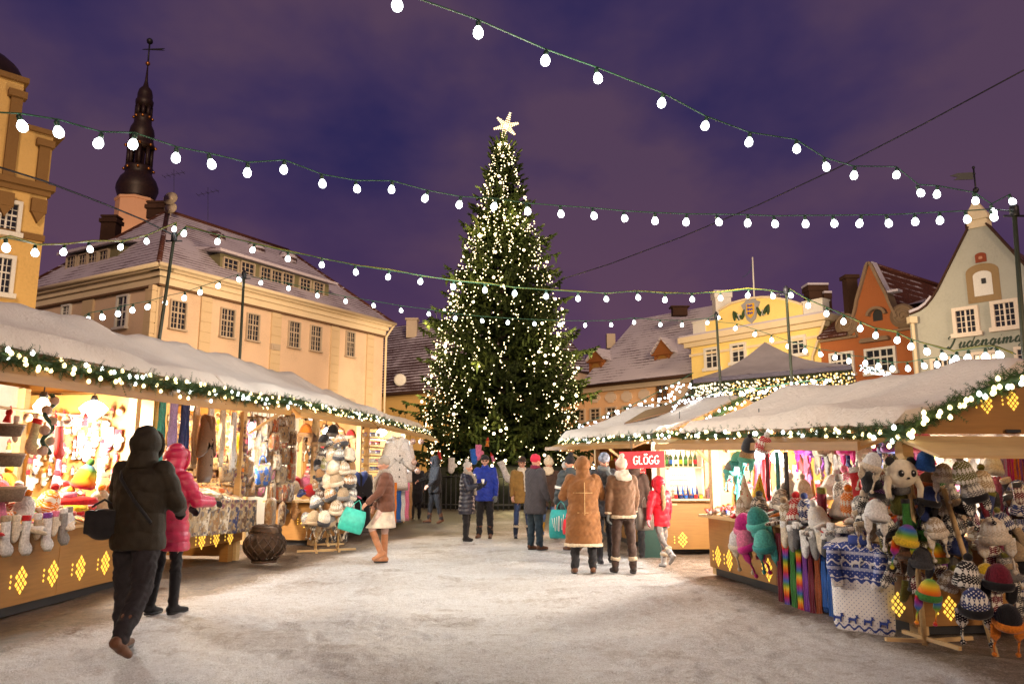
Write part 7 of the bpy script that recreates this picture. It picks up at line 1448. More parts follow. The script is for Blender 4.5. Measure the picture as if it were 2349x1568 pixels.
# ------------------------------------------------------------------ people
def remesh(mb, voxel, smooth=3):
    me = raw_mesh('tmp', mb.v, mb.f, mb.m, mb.s, M_black); o = bpy.data.objects.new('tmp', me); C.objects.link(o)
    r = o.modifiers.new('r', 'REMESH'); r.mode = 'VOXEL'; r.voxel_size = voxel; r.use_smooth_shade = True
    s = o.modifiers.new('s', 'SMOOTH'); s.factor = .6; s.iterations = smooth
    dg = bpy.context.evaluated_depsgraph_get(); out = bpy.data.meshes.new_from_object(o.evaluated_get(dg)); bpy.data.objects.remove(o); out.materials.clear(); return out
def skinned(mb, name, mat, parent, voxel=.012, smooth=3, disp=None):
    me = remesh(mb, voxel, smooth); me.name = name; me.materials.append(mat)
    if disp:
        n = len(me.vertices); co = np.empty(n*3); me.vertices.foreach_get('co', co); co = co.reshape(-1, 3); no = np.empty(n*3); me.vertices.foreach_get('normal', no); no = no.reshape(-1, 3)
        co = co+no*disp(co)[:, None]; me.vertices.foreach_set('co', co.ravel()); me.update()
    me.polygons.foreach_set('use_smooth', [True]*len(me.polygons))
    o = bpy.data.objects.new(name, me); C.objects.link(o); o.parent = parent; return o
def puffer(A, p, ph=0): return lambda c: A*(np.abs(np.sin(PI*(c[:, 2]+.012*np.sin(c[:, 0]*23+ph))/p))**.6-.5)+.003*np.sin(c[:, 0]*61+ph)*np.sin(c[:, 2]*47)
def folds(A): return lambda c: 1.25*A*(np.sin(c[:, 2]*31+c[:, 0]*19+2*np.sin(c[:, 0]*13+c[:, 1]*17))*np.sin(c[:, 1]*23+c[:, 2]*9)+.6*np.abs(np.sin(c[:, 2]*17+c[:, 0]*41+1.7*np.sin(c[:, 2]*29)))-.3+.35*np.sin(c[:, 2]*83+c[:, 0]*57+2*np.sin(c[:, 1]*61)))
def quilt(A, p): return lambda c: A*(np.abs(np.sin(PI*(c[:, 2]+c[:, 0]+c[:, 1])/p))*np.abs(np.sin(PI*(c[:, 2]-c[:, 0]-c[:, 1])/p)))**.5
def cloth(name, col, rough=.8, sheen=.1, spec=.2, var=.2, scale=14):
    if name in MATS: return MATS[name]
    m = plain(name, col, rough, var=var, scale=scale, bump=.35, bscale=90, spec=spec); m.node_tree.nodes['Principled BSDF'].inputs['Sheen Weight'].default_value = sheen; return m
M_skin = plain('skin', (.55, .28, .19), .5, var=.08); M_hairb = cloth('brown hair', (.12, .06, .03)); M_fur = plain('cream fur', (.62, .5, .35), .95, var=.25, scale=40, bump=1, bscale=70); M_eye = plain('eye', (.02, .015, .012), .2); M_lip = plain('lips', (.4, .10, .09), .5)
def caps(m, p, q, r0, r1, n=12):
    p = Vector(p); q = Vector(q); m.tube([p, q], [r0, r1], n); m.sph(p, r0, n, 8); m.sph(q, r1, n, 8)
def hand(m, wr, d, w_, nrm, k, curl=.5, g=0.0):
    d = d.normalized(); w_ = (w_-d*w_.dot(d)).normalized(); nrm = d.cross(w_) if nrm is None else nrm
    for o in (-.026, -.009, .009, .026): caps(m, wr+w_*o*.6*k, wr+(d*.088+w_*o)*k, (.016+g)*k, (.0125+g)*k, 8)
    for o, L in ((-.029, .055), (-.01, .07), (.01, .075), (.029, .068)):
        a = wr+(d*.088+w_*o)*k; d1 = (d*math.cos(curl)+nrm*math.sin(curl)).normalized(); b = a+d1*L*.5*k; d2 = (d*math.cos(curl*2.1)+nrm*math.sin(curl*2.1)).normalized(); c = b+d2*L*.55*k
        caps(m, a, b, (.0105+g)*k, (.0095+g)*k, 7); caps(m, b, c, (.0095+g)*k, (.008+g)*k, 7)
    a = wr+(d*.025+w_*.028)*k; b = a+(d*.6+w_*.8+nrm*.3).normalized()*.042*k; c = b+(d*.9+w_*.25+nrm*.5).normalized()*.035*k; caps(m, a, b, (.014+g)*k, (.012+g)*k, 7); caps(m, b, c, (.011+g)*k, (.009+g)*k, 7)
def person(label, pos, face, H, legs=((0, 0, .04), (0, 0, .04)), arms=((.1, .12, .25, 0), (.1, .12, .25, 0)), lean=0, head=(0, 0), top='jacket', topc=None, hem=.80, girth=1.0, pants=None, pant_r=1.0, shoes=None, boot=.16, bootfur=None, hat=None, hood=None, scarf=None, skirt=None, gloves=None, hair=None, disp=None, vox=.0135, collar=None, extra=None, curl=(.5, .5), shade=True, skin=None, trim=None):
    """arms: (swing forward, out, elbow bend, inward turn); index 0 = the person's right (-x when facing the camera), 1 = left"""
    t = thing('person', label, 'person', (pos[0], pos[1], 0), face); k = H/1.75; skin = skin or M_skin
    T = Matrix.Rotation(lean, 3, 'X'); hz_ = .92*k
    J = {}
    for i, s in enumerate((-1, 1)):
        sw, bd, sp = legs[i]; hip = Vector((s*.085*k, 0, .92*k)); d1 = Vector((s*math.sin(sp), -math.sin(sw), -math.cos(sw))).normalized(); kn = hip+d1*.43*k; a2 = sw-bd; d2 = Vector((s*math.sin(sp)*.5, -math.sin(a2), -math.cos(a2))).normalized(); an = kn+d2*.405*k; J['hip', s] = hip; J['kn', s] = kn; J['an', s] = an; J['fa', s] = a2
    dz = .085*k-min(J['an', -1].z, J['an', 1].z)
    for kk in list(J):
        if isinstance(J[kk], Vector): J[kk] = J[kk]+Vector((0, 0, dz))
    root = Vector((0, 0, .92*k+dz))
    def up(x, y, z): v = Vector((x*k, y*k, z*k-.92*k)); return root+T @ v
    for i, s in enumerate((-1, 1)):
        sw, ou, bd, iw = arms[i]; sh = up(s*.175*girth**.5, 0, 1.42); d1 = Vector((s*math.sin(ou), -math.sin(sw)*math.cos(ou), -math.cos(sw)*math.cos(ou))).normalized(); el = sh+d1*.285*k; a2 = sw+bd
        d2 = Vector((s*math.sin(ou)*.4-s*iw, -math.sin(a2), -math.cos(a2))).normalized(); wr = el+d2*.245*k; J['sh', s] = sh; J['el', s] = el; J['wr', s] = wr; J['hd', s] = d2
    # body
    m = MB(); g = girth
    def torso(mb, secs, extra_r=0, gx_=1):
        vs = []; n = 20
        for z, rx, ry, yo in secs:
            for j in range(n): a = 2*PI*j/n; vs.append(up((rx*gx_+extra_r)*math.cos(a), yo+(ry*gx_+extra_r)*math.sin(a), z))
        kk = len(secs); fs = [(i*n+j, i*n+(j+1) % n, (i+1)*n+(j+1) % n, (i+1)*n+j) for i in range(kk-1) for j in range(n)]+[tuple(range(n))[::-1], tuple((kk-1)*n+j for j in range(n))]; mb.add(vs, fs)
    torso(m, [(.86, .14, .10, 0), (.95, .155, .11, 0), (1.1, .12, .09, 0), (1.28, .15, .10, 0), (1.40, .16, .09, .0), (1.47, .06, .06, .0)])
    caps(m, up(0, .0, 1.42), up(0, -.015, 1.55), .055*k, .05*k)
    pitch, yaw = head; HR = T @ Matrix.Rotation(yaw, 3, 'Z') @ Matrix.Rotation(pitch, 3, 'X'); hc = up(0, -.02, 1.625)+T @ (Matrix.Rotation(pitch, 3, 'X') @ Vector((0, -.0, .0)))
    def hp(x, y, z): return hc+HR @ Vector((x*k, y*k, z*k))
    m.sph(hp(0, 0, .012), (.074*k, .092*k, .10*k), 16, 12, R=HR); caps(m, hp(0, -.02, -.03), hp(0, -.05, -.08), .06*k, .032*k); caps(m, hp(0, -.088, .015), hp(0, -.108, -.022), .009*k, .015*k, 8)
    caps(m, hp(-.03, -.08, .035), hp(.03, -.08, .035), .014*k, .014*k, 8); 
    for s in (-1, 1): m.sph(hp(s*.078, .0, 0), (.012*k, .02*k, .032*k), 8, 6, R=HR); m.sph(hp(s*.042, -.062, -.02), .028*k, 8, 6); caps(m, J['sh', s], J['el', s], .048*k, .038*k); caps(m, J['el', s], J['wr', s], .036*k, .026*k); caps(m, J['hip', s], J['kn', s], .078*k, .052*k); caps(m, J['kn', s], J['an', s], .052*k, .036*k)
    m.sph(hp(0, -.088, -.048), (.024*k, .01*k, .011*k), 8, 6, R=HR)
    for i, s in enumerate((-1, 1)):
        d = J['hd', s]; w_ = Vector((-s*.6, -.8, 0)); hand(m, J['wr', s], d, w_, None if True else None, k, curl[i]*(-1 if d.cross(w_).x*s > 0 else 1)) 
        caps(m, J['an', s], J['an', s]+Vector((0, -.03*k, -.02*k)), .034*k, .026*k)
    skinned(m, 'body', skin, t, .0095 if H > 1.79 or vox < .012 else .0115, 2)
    for s in (-1, 1):
        e = MB(); e.sph(hp(s*.031, -.082, .012), .0125*k, 8, 6); build(e, 'eye', M_eye, t, world=False, uv=False)
        e = MB(); e.tube([hp(s*.015, -.094, .036), hp(s*.033, -.094, .042), hp(s*.05, -.083, .034)], .0045*k, 5); build(e, 'eyebrow', M_hairb, t, world=False, uv=False)
    e = MB(); e.tube([hp(-.024, -.088, -.05), hp(0, -.099, -.048), hp(.024, -.088, -.05)], [.003*k, .0075*k, .003*k], 6); build(e, 'lips', M_lip, t, world=False, uv=False)
    # trousers
    if pants:
        m = MB(); torso(m, [(.80, .12, .10, 0), (.9, .165, .125, 0), (1.04, .14, .105, 0)], 0, g)
        for s in (-1, 1):
            caps(m, J['hip', s], J['kn', s], .098*k*pant_r, .072*k*pant_r); b = J['kn', s].lerp(J['an', s], .97); caps(m, J['kn', s], b, .07*k*pant_r, .056*k*pant_r)
        skinned(m, 'trousers', pants, t, vox, 3, folds(.006))
    if skirt:
        m = MB(); sk = []; n = 20
        mid = (J['kn', -1]+J['kn', 1])/2; spread = abs(J['kn', -1].y-J['kn', 1].y)/2; zt = 1.02*k+dz; zb = mid.z+.05*k
        for j in range(9):
            u = j/8; z = zt+(zb-zt)*u; 
            for q in range(n): a = 2*PI*q/n; sk.append(Vector((math.cos(a)*(.15+.06*u)*k, math.sin(a)*((.115+.05*u)*k+spread*u*u*.9)+mid.y*u*u*.7, z)))
        m.add(sk, [(i*n+j, (i+1)*n+j, (i+1)*n+(j+1) % n, i*n+(j+1) % n) for i in range(8) for j in range(n)]+[tuple(range(n)), tuple(8*n+j for j in range(n))[::-1]]); skinned(m, 'skirt', skirt, t, vox, 3)
        m = MB()
        for s in (-1, 1): caps(m, J['hip', s], J['kn', s], .09*k, .062*k); caps(m, J['kn', s], J['an', s], .06*k, .04*k)
        skinned(m, 'tights', cloth('pale tights', (.55, .38, .33), .6), t, vox, 2)
    # boots
    if shoes:
        for s in (-1, 1):
            m = MB(); an = J['an', s]; kn = J['kn', s]; sh_ = (an-kn).normalized(); fa = J['fa', s]; fd = Vector((s*.12, -math.cos(min(0, fa)*.8), math.sin(min(0, fa)*.9))).normalized(); dn = Vector((0, 0, -1)) if fa > -.25 else sh_
            heel = .05 if boot > .3 else 0
            caps(m, an-sh_*boot*k, an, (.062 if boot > .3 else .066)*k, .05*k); caps(m, an+dn*.035*k-fd*.03*k, an+dn*.035*k+fd*.04*k, .046*k, .046*k); caps(m, an+dn*.045*k+fd*.04*k, an+dn*.055*k+fd*.15*k, .044*k, .031*k)
            b_ = skinned(m, 'boot', shoes, t, min(vox, .011), 2)
            m = MB(); c0 = an+dn*.085*k+fd*.055*k; R = Matrix.Rotation(math.atan2(fd.x, -fd.y), 3, 'Z'); m.lathe([(.001, -.008), (.042*k, -.008), (.045*k, .012), (.001, .012)], c0+Vector((0, 0, .006)), 14, sx=1, sy=2.75, R=R if fa > -.25 else R @ Matrix.Rotation(-fa*.0, 3, 'X')); (build(m, 'sole', M_black, b_, world=False, uv=False) if fa > -.25 else None)
            if bootfur: m = MB(); c0 = an-sh_*boot*k; m.tube([c0-sh_*.02*k, c0, c0+sh_*.04*k], [.068*k, .078*k, .07*k], 12); skinned(m, 'fur_cuff', bootfur, b_, .012, 1, folds(.006))
    # upper garment
    if topc:
        m = MB(); r = .030*g; hz = hem
        if hem < .78:      # long coat: skirt of the coat flares
            torso(m, [(hem, .205, .155, 0), (hem+.12, .20, .152, 0), (.86, .185, .145, 0), (1.05, .165, .13, 0), (1.28, .185, .135, 0), (1.40, .185, .115, 0), (1.485, .075, .075, -.005)], 0, g)
        else: torso(m, [(hem, .175, .135, 0), (hem+.04, .178, .137, 0), (1.05, .165, .13, 0), (1.28, .185, .135, 0), (1.40, .185, .115, 0), (1.49, .075, .075, -.005)], 0, g)
        for s in (-1, 1):
            caps(m, J['sh', s]-Vector((s*.02*k, 0, .005)), J['el', s], .078*k*g**.6, .064*k*g**.6); w0 = J['el', s].lerp(J['wr', s], .92); caps(m, J['el', s], w0, .062*k*g**.6, .048*k*g**.5)
        if hood != 'up': m.tube([up(0, -.0, 1.44), up(0, -.008, 1.50), up(0, -.012, 1.545)], [.085*k, .078*k, .074*k], 14)
        tp = skinned(m, top, topc, t, vox, 3, disp or folds(.005))
        if trim == 'hem': m = MB(); torso(m, [(hem-.03, .182 if hem > .78 else .215, .142 if hem > .78 else .165, 0), (hem+.02, .187 if hem > .78 else .215, .146 if hem > .78 else .165, 0)], 0, g); skinned(m, 'hem_trim', M_fur, tp, .012, 1, folds(.004))
        if trim:
            for s in (-1, 1): m = MB(); a = J['el', s].lerp(J['wr', s], .86); b = J['el', s].lerp(J['wr', s], 1.0); m.tube([a, b], .056*k*g**.5, 12); skinned(m, 'cuff', M_fur, tp, .012, 1)
        if collar: m = MB(); m.tube([up(0, .01, 1.45), up(0, .02, 1.50), up(0, .01, 1.56)], [.12*k, .125*k, .095*k], 16); m.sph(up(0, .10, 1.46), (.13*k, .06*k, .08*k), 12, 8); skinned(m, 'collar', collar, tp, .012, 2, folds(.008))
        if hood == 'up':
            m = MB(); m.sph(hp(0, .02, .015), (.118*k, .125*k, .15*k), 18, 12, R=HR); m.tube([up(0, .02, 1.44), up(0, .02, 1.5), hp(0, .02, -.03)], [.12*k, .115*k, .105*k], 16); hd_ = skinned(m, 'hood', topc, tp, vox, 3, disp or folds(.004))
            m = MB(); m.lathe([(.001, 0), (.078*k, .0), (.095*k, .02), (.08*k, .03)], hp(0, -.10, .0), 16, R=HR @ Matrix.Rotation(PI/2, 3, 'X')); 
            f2 = MB(); P = [hp(math.cos(a)*.088, -.088, math.sin(a)*.112+.005) for a in [2*PI*i/16 for i in range(17)]]; f2.tube(P, .018*k, 7); build(f2, 'hood_rim', trim and M_fur or topc, hd_, world=False, uv=False)
        if hood == 'down': m = MB(); m.sph(up(0, .10, 1.45), (.13*k, .07*k, .075*k), 14, 9); m.tube([up(-.09, .02, 1.48), up(0, .07, 1.49), up(.09, .02, 1.48)], .05*k, 10); skinned(m, 'hood', topc, tp, vox, 3, disp)
    if scarf:
        m = MB(); m.tube([up(0, -.01, 1.46), up(0, -.015, 1.50), up(0, -.02, 1.545)], [.095*k, .108*k, .09*k], 16); m.tube([up(.03, -.10, 1.48), up(.05, -.155*g, 1.35), up(.05, -.165*g, 1.02)], [.035*k, .04*k, .035*k], 8)
        skinned(m, 'scarf', scarf, t, .012, 2, folds(.006))
    if hair: m = MB(); hair(m, hp, up, k); skinned(m, 'hair', M_hairb if hair.__name__ != 'grey' else cloth('grey hair', (.4, .38, .35)), t, .010, 1, folds(.004))
    if hat:
        kind, hm = hat[0], hat[1]; m = MB()
        if kind == 'beanie': m.sph(hp(0, .008, .048), (.090*k, .104*k, .098*k), 16, 10, R=HR); m.tube([hp(0, .004, .018), hp(0, .006, .06)], [.094*k, .094*k], 16)
        elif kind == 'cap': m.sph(hp(0, .006, .058), (.088*k, .104*k, .075*k), 16, 10, R=HR); m.tube([hp(0, -.002, .035), hp(0, .002, .075)], [.094*k, .098*k], 16)
        elif kind == 'brim': m.sph(hp(0, .0, .085), (.088*k, .10*k, .085*k), 16, 10, R=HR); m.lathe([(.001, 0), (.16*k, -.01), (.165*k, .0), (.001, .015)], hp(0, 0, .045), 18, R=HR)
        elif kind == 'fur': m.sph(hp(0, .01, .065), (.115*k, .125*k, .10*k), 16, 10, R=HR)
        h_ = skinned(m, 'hat', hm, t, .010, 2, folds(.007) if kind == 'fur' else puffer(.004, .02) if kind == 'beanie' else None)
        if len(hat) > 2: m = MB(); m.sph(hp(0, .03, .165), .042*k, 12, 9); skinned(m, 'pompom', hat[2], h_, .01, 1, folds(.008))
    if gloves:
        for i, s in enumerate((-1, 1)):
            m = MB(); d = J['hd', s]; w_ = Vector((-s*.6, -.8, 0)); hand(m, J['wr', s], d, w_, None, k*1.03, curl[i]*(-1 if d.cross(w_).x*s > 0 else 1), .0035); caps(m, J['wr', s]-d*.03*k, J['wr', s]+d*.02*k, .036*k, .03*k); skinned(m, 'glove', gloves, t, .0085, 1)
    if extra: extra(t, up, hp, J, k)
    W = wm(t); return t, {s: W @ (J['wr', s]+J['hd', s]*.085*k) for s in (-1, 1)}, (lambda x, y, z: W @ up(x, y, z))
def carrier(name, label, top, w_, h, mat, rz, cat='bag', hmat=None, tilt=0, prints=None):
    t = thing(name, label, cat, tuple(top-Vector((0, 0, h+.14))), rz); m = MB(); R = Matrix.Rotation(rz, 3, 'Z') @ Matrix.Rotation(tilt, 3, 'Y')
    Q = lambda x, y, z: top+R @ Vector((x, y, z-.15)); g = []; n = 10
    for z, sx, sy in ((0, .80, .05), (-.08, .92, .35), (-h*.5, 1.0, .6), (-h*.9, .98, .55), (-h, .90, .35)):
        for j in range(16):
            a = 2*PI*j/16; c, s = math.cos(a), math.sin(a); c = math.copysign(abs(c)**.5, c); s = math.copysign(abs(s)**.7, s); g.append(Q(c*w_/2*sx, s*.12*sy+.006*math.sin(j*2.3+z*30), z))
    m.add(g, [(i*16+j, i*16+(j+1) % 16, (i+1)*16+(j+1) % 16, (i+1)*16+j) for i in range(4) for j in range(16)]+[tuple(64+j for j in range(16))], 0, True); build(m, 'bag_body', mat, t, uv=False)
    for sg in (-1, 1): m = MB(); m.tube([Q(-w_*.2, sg*.01, -.01), Q(-w_*.12, 0, .09), Q(0, 0, .15), Q(w_*.12, 0, .09), Q(w_*.2, sg*.01, -.01)], .007, 5); build(m, 'handle', hmat or mat, t, uv=False)
    if prints:
        m = MB(); rr = random.Random(2)
        for i in range(9): x = (i/8-.5)*w_*.75; m.bar(Q(x, -.078, -h*rr.uniform(.15, .3)), Q(x+rr.uniform(-.03, .03), -.078, -h*rr.uniform(.6, .8)), .003, rr.uniform(.006, .02))
        build(m, 'print', prints, t, uv=False)
    return t
def cup(p, label):
    t = thing('paper_cup', label, 'cup', tuple(p)); m = MB(); m.lathe([(.001, -.05), (.026, -.05), (.036, .045), (.034, .045), (.024, -.04), (.001, -.04)], p, 14); build(m, 'cup_body', M_white, t); m = MB(); m.lathe([(.0255, -.02), (.032, .02)], p, 14); return t
D = math.radians
m_olive = cloth('dark olive nylon', (.021, .015, .008), .62, sheen=0, spec=.22); m_dkjean = cloth('dark faded denim', (.020, .017, .020), sheen=0); m_pink = cloth('raspberry shiny nylon', (.50, .012, .07), .32, spec=.6, sheen=0)
m_blk = cloth('black wool', (.014, .013, .015)); m_brownk = cloth('brown wool', (.13, .055, .035)); m_navyp = cloth('navy shiny nylon', (.022, .024, .04), .33, spec=.5, sheen=0); m_blue = cloth('royal blue nylon', (.012, .03, .26), .55); m_camel = cloth('camel wool', (.24, .13, .035))
m_jean = cloth('blue denim', (.03, .05, .12)); m_jean2 = cloth('pale blue denim', (.09, .14, .28)); m_sheep = cloth('tan sheepskin', (.19, .078, .024), .75); m_suede = cloth('brown suede', (.12, .06, .03)); m_creamk = cloth('cream knit', (.68, .58, .46)); m_redn = cloth('red nylon', (.58, .008, .02), .45)
m_greyj = cloth('grey denim', (.19, .17, .16)); m_tanl = cloth('tan leather', (.42, .18, .08), .4, spec=.5); m_yelb = cloth('mustard suede', (.55, .30, .03)); m_quilt = cloth('charcoal quilted cloth', (.045, .04, .045)); m_burg = cloth('burgundy wool', (.13, .008, .03)); m_dkb = cloth('dark brown wool', (.05, .028, .02)); m_slate = cloth('slate nylon', (.04, .05, .055), .5)
m_brownb = cloth('brown leather', (.10, .04, .018), .5); m_khaki = cloth('grey beige knit', (.30, .25, .20)); m_greyk = cloth('pale grey knit', (.42, .38, .34)); m_greyg = cloth('grey knit glove', (.12, .13, .13)); m_redk = cloth('pink red knit', (.5, .02, .05)); m_silver = cloth('silver boot', (.5, .47, .45), .35, spec=.5)
# hooded man walking away in front of the felt stall
def strap(t, up, hp, J, k):
    m = MB(); P = [up(.17, .03, 1.45), up(.08, .165, 1.36), up(-.05, .178, 1.2), up(-.19, .14, 1.02)]; m.tube(P, .014, 6); build(m, 'bag_strap', m_blk, t, world=False, uv=False)
T1, h1, u1 = person('man in a dark olive hooded jacket and faded trousers walking away by the felt stall', gnd(296, 1497).to_2d(), D(172), 1.80, legs=((-.24, .42, .10), (.14, .02, .09)), arms=((.30, .24, 1.0, .5), (.30, .24, .9, .4)), top='down_jacket', topc=m_olive, hem=.80, girth=1.24, pants=m_dkjean, pant_r=1.15, shoes=m_brownb, hood='up', disp=puffer(.012, .16), vox=.010, gloves=m_blk, extra=strap)
p = u1(.25, .10, 1.0); t_ = thing('shoulder_bag', 'black shoulder bag resting on the hooded man\'s hip', 'bag', tuple(p), 0); m = MB(); m.sph(p, (.15, .09, .13), 14, 10); m.box(p+Vector((0, 0, .02)), (.26, .12, .19)); sb = skinned(m, 'pouch', m_blk, None, .012, 4); sb.parent = t_; sb.data.transform(wm(t_).inverted())
m = MB(); m.tube([p+Vector((-.1, 0, .14)), p+Vector((0, 0, .2)), p+Vector((.1, 0, .14))], .01, 6); build(m, 'handle', m_blk, t_)
# woman in the raspberry coat
person('woman in a raspberry red puffer coat with the hood up, beside the hooded man', (-3.60, 8.25), D(150), 1.70, legs=((.08, .1, .03), (-.1, .05, .03)), arms=((.5, .2, 1.0, .3), (.35, .2, .9, .3)), head=(.15, 0), top='puffer_coat', topc=m_pink, hem=.66, girth=1.18, pants=m_blk, pant_r=.85, shoes=m_blk, boot=.32, hood='up', disp=puffer(.020, .105), vox=.010, gloves=m_blk)
# woman walking with the turquoise bag
T3, h3, u3 = person('woman in a brown jacket, cream beanie and cream skirt striding with tan heeled boots', gnd(882, 1290).to_2d(), D(-80), 1.68, legs=((.02, .03, .0), (.55, .95, .02)), arms=((.15, .15, .35, 0), (.35, .12, .5, .1)), lean=.05, top='jacket', topc=m_brownk, hem=.84, girth=1.12, skirt=m_creamk, shoes=m_tanl, boot=.36, hat=('beanie', m_khaki), scarf=m_khaki, disp=puffer(.010, .12))
carrier('carrier_bag', 'turquoise carrier bag swinging from the striding woman\'s hand', h3[1]+Vector((-.06, -.05, .10)), .40, .36, cloth('turquoise plastic', (.04, .50, .40), .35, spec=.5, sheen=0), .25, tilt=.3)
# dark figures
person('dark clad man standing in shade at the foot of the spruce', (-2.22, 22.3), D(-60), 1.86, legs=((.15, .05, .03), (-.15, .1, .03)), arms=((.5, .1, .8, .1), (.3, .1, .6, .1)), topc=m_blk, hem=.80, girth=1.2, pants=m_blk, shoes=m_brownb, hood='up')
person('person in a long black coat behind the far end of the white coat stall', (-2.98, 24.2), D(200), 1.72, topc=m_blk, top='coat', hem=.5, girth=1.15, pants=m_blk, shoes=m_blk, hat=('beanie', m_blk))
# couple with cups
def grey(m, hp, up, k): m.sph(hp(0, .03, -.02), (.082*k, .075*k, .09*k), 12, 8)
T5, h5, u5 = person('elderly woman in a shiny navy quilted coat and grey beanie raising a cup', gnd(1070, 1240).to_2d(), D(68), 1.64, legs=((.05, .05, .02), (-.05, .05, .02)), arms=((.45, .12, 1.45, .25), (.35, .12, 1.55, .3)), top='quilted_coat', topc=m_navyp, hem=.60, girth=1.15, pants=m_blk, shoes=m_blk, hat=('beanie', m_greyk, m_greyk), scarf=m_khaki, hair=grey, disp=puffer(.014, .085), gloves=m_blk)
cup(h5[-1]+Vector((.03, 0, .05)), 'small white cup raised by the elderly woman')
def specs(t, up, hp, J, k):
    m = MB()
    for s in (-1, 1): m.tube([hp(s*.033+math.cos(a)*.021, -.103, .012+math.sin(a)*.016) for a in [2*PI*i/10 for i in range(11)]], .0025, 4); m.tube([hp(s*.054, -.10, .014), hp(s*.078, -.02, .012)], .0025, 4)
    m.tube([hp(-.012, -.104, .014), hp(.012, -.104, .014)], .0025, 4); build(m, 'glasses', M_black, t, world=False, uv=False)
T6, h6, u6 = person('man in a royal blue jacket, black cap and glasses holding a cup', gnd(1112, 1233).to_2d(), D(-12), 1.80, legs=((.02, 0, .06), (0, 0, .06)), arms=((.40, .15, 1.5, .35), (.05, .16, .15, 0)), top='jacket', topc=m_blue, hem=.78, girth=1.22, pants=m_blk, pant_r=1.1, shoes=m_brownb, hat=('cap', m_blk), gloves=m_greyg, extra=specs, collar=None, head=(.1, .2))
cup(h6[-1]+Vector((0, -.03, .05)), 'white cup held up by the man in blue')
T7, h7, u7 = person('woman in a camel coat with dark brown hat, white scarf and fur topped navy boots', (.22, 17.3), D(10), 1.74, legs=((.02, 0, .10), (0, 0, .12)), arms=((.1, .15, .4, 0), (.1, .12, .6, .3)), top='coat', topc=m_camel, hem=.76, girth=1.15, pants=m_jean, pant_r=.85, shoes=cloth('navy boot', (.012, .018, .04), .5), boot=.18, bootfur=M_fur, hat=('brim', m_dkb), scarf=m_creamk)
T8, h8, u8 = person('man in a charcoal quilted coat, burgundy scarf and pink red hat, seen from the side', gnd(1228, 1260).to_2d(), D(125), 1.76, legs=((.04, .0, .02), (-.02, .05, .02)), arms=((.1, .15, .3, 0), (.2, .12, .5, 0)), top='quilted_coat', topc=m_quilt, hem=.66, girth=1.22, pants=cloth('dark teal denim', (.02, .035, .05)), pant_r=1.15, shoes=m_brownb, hat=('beanie', m_redk), scarf=m_burg, disp=quilt(.010, .07), gloves=cloth('olive glove', (.03, .035, .015)))
T9, h9, u9 = person('woman with cream fur hat, dark coat, blue jeans and mustard boots', (.80, 16.9), D(170), 1.72, legs=((.05, .0, .08), (-.15, .1, .10)), top='coat', topc=m_dkb, hem=.72, girth=1.12, pants=m_jean2, pant_r=.9, shoes=m_yelb, boot=.26, hat=('fur', M_fur, M_fur), collar=M_fur, gloves=m_khaki)
person('person in a white knitted hat and dark brown jacket behind the mulled wine queue', (1.22, 17.6), D(165), 1.66, topc=m_dkb, hem=.74, girth=1.15, pants=m_blk, shoes=m_blk, hat=('beanie', cloth('white knit', (.75, .72, .68))))
def armband(t, up, hp, J, k): m = MB(); a = J['sh', 1].lerp(J['el', 1], .75); m.tube([a, a+(J['el', 1]-J['sh', 1]).normalized()*.05], .088*k, 12); build(m, 'armband', M_white, t, world=False, uv=False)
T11, h11, u11 = person('man in a slate puffer jacket and black pointed beanie carrying a teal shopping bag', (1.08, 14.3), D(-150), 1.76, legs=((.35, .1, .02), (-.35, .35, .02)), arms=((.1, .12, .3, 0), (.15, .12, .2, 0)), top='puffer_jacket', topc=m_slate, hem=.80, girth=1.2, pants=m_jean2, shoes=m_brownb, hat=('beanie', m_blk, m_blk), disp=puffer(.014, .11), extra=armband)
pb = at(1286, 1160, 14.1); carrier('shopping_bag', 'teal shopping bag with silvery vertical print behind the sheepskin coat', Vector((pb.x, 14.0, .92)), .44, .50, cloth('teal plastic', (.01, .26, .25), .35, spec=.5, sheen=0), 0, prints=M_white)
carrier('shopping_bag', 'small red bag half hidden between the teal bag and the sheepskin coat', at(1303, 1170, 13.85), .2, .26, cloth('red plastic', (.55, .02, .03), .4), .2)
def seams(t, up, hp, J, k):
    m = MB(); mm = cloth('pale seam', (.55, .38, .18))
    def s(x, z, extra=.004):
        rx, ry = .185, .143
        return up(x, math.sqrt(max(0, 1-(x/(rx*1.2))**2))*ry*1.28+extra+.008, z)
    m.tube([s(0, z) for z in (.56, .7, .9, 1.1, 1.25, 1.38)], .004, 5); m.tube([s(x, 1.22) for x in (-.17, -.1, 0, .1, .17)], .004, 5); m.tube([s(x, .92) for x in (-.17, -.1, 0, .1, .17)], .004, 5)
    build(m, 'seams', mm, t, world=False, uv=False)
T12, h12, u12 = person('woman seen from behind in a long tan sheepskin coat with the hood up', gnd(1340, 1314).to_2d(), D(182), 1.64, legs=((.02, 0, .09), (0, 0, .09)), arms=((.35, .34, 1.3, .3), (.35, .34, 1.3, .3)), top='sheepskin_coat', topc=m_sheep, hem=.44, girth=1.42, pants=m_blk, pant_r=1.1, shoes=m_brownb, boot=.2, hood='up', trim='hem', extra=seams, vox=.011)
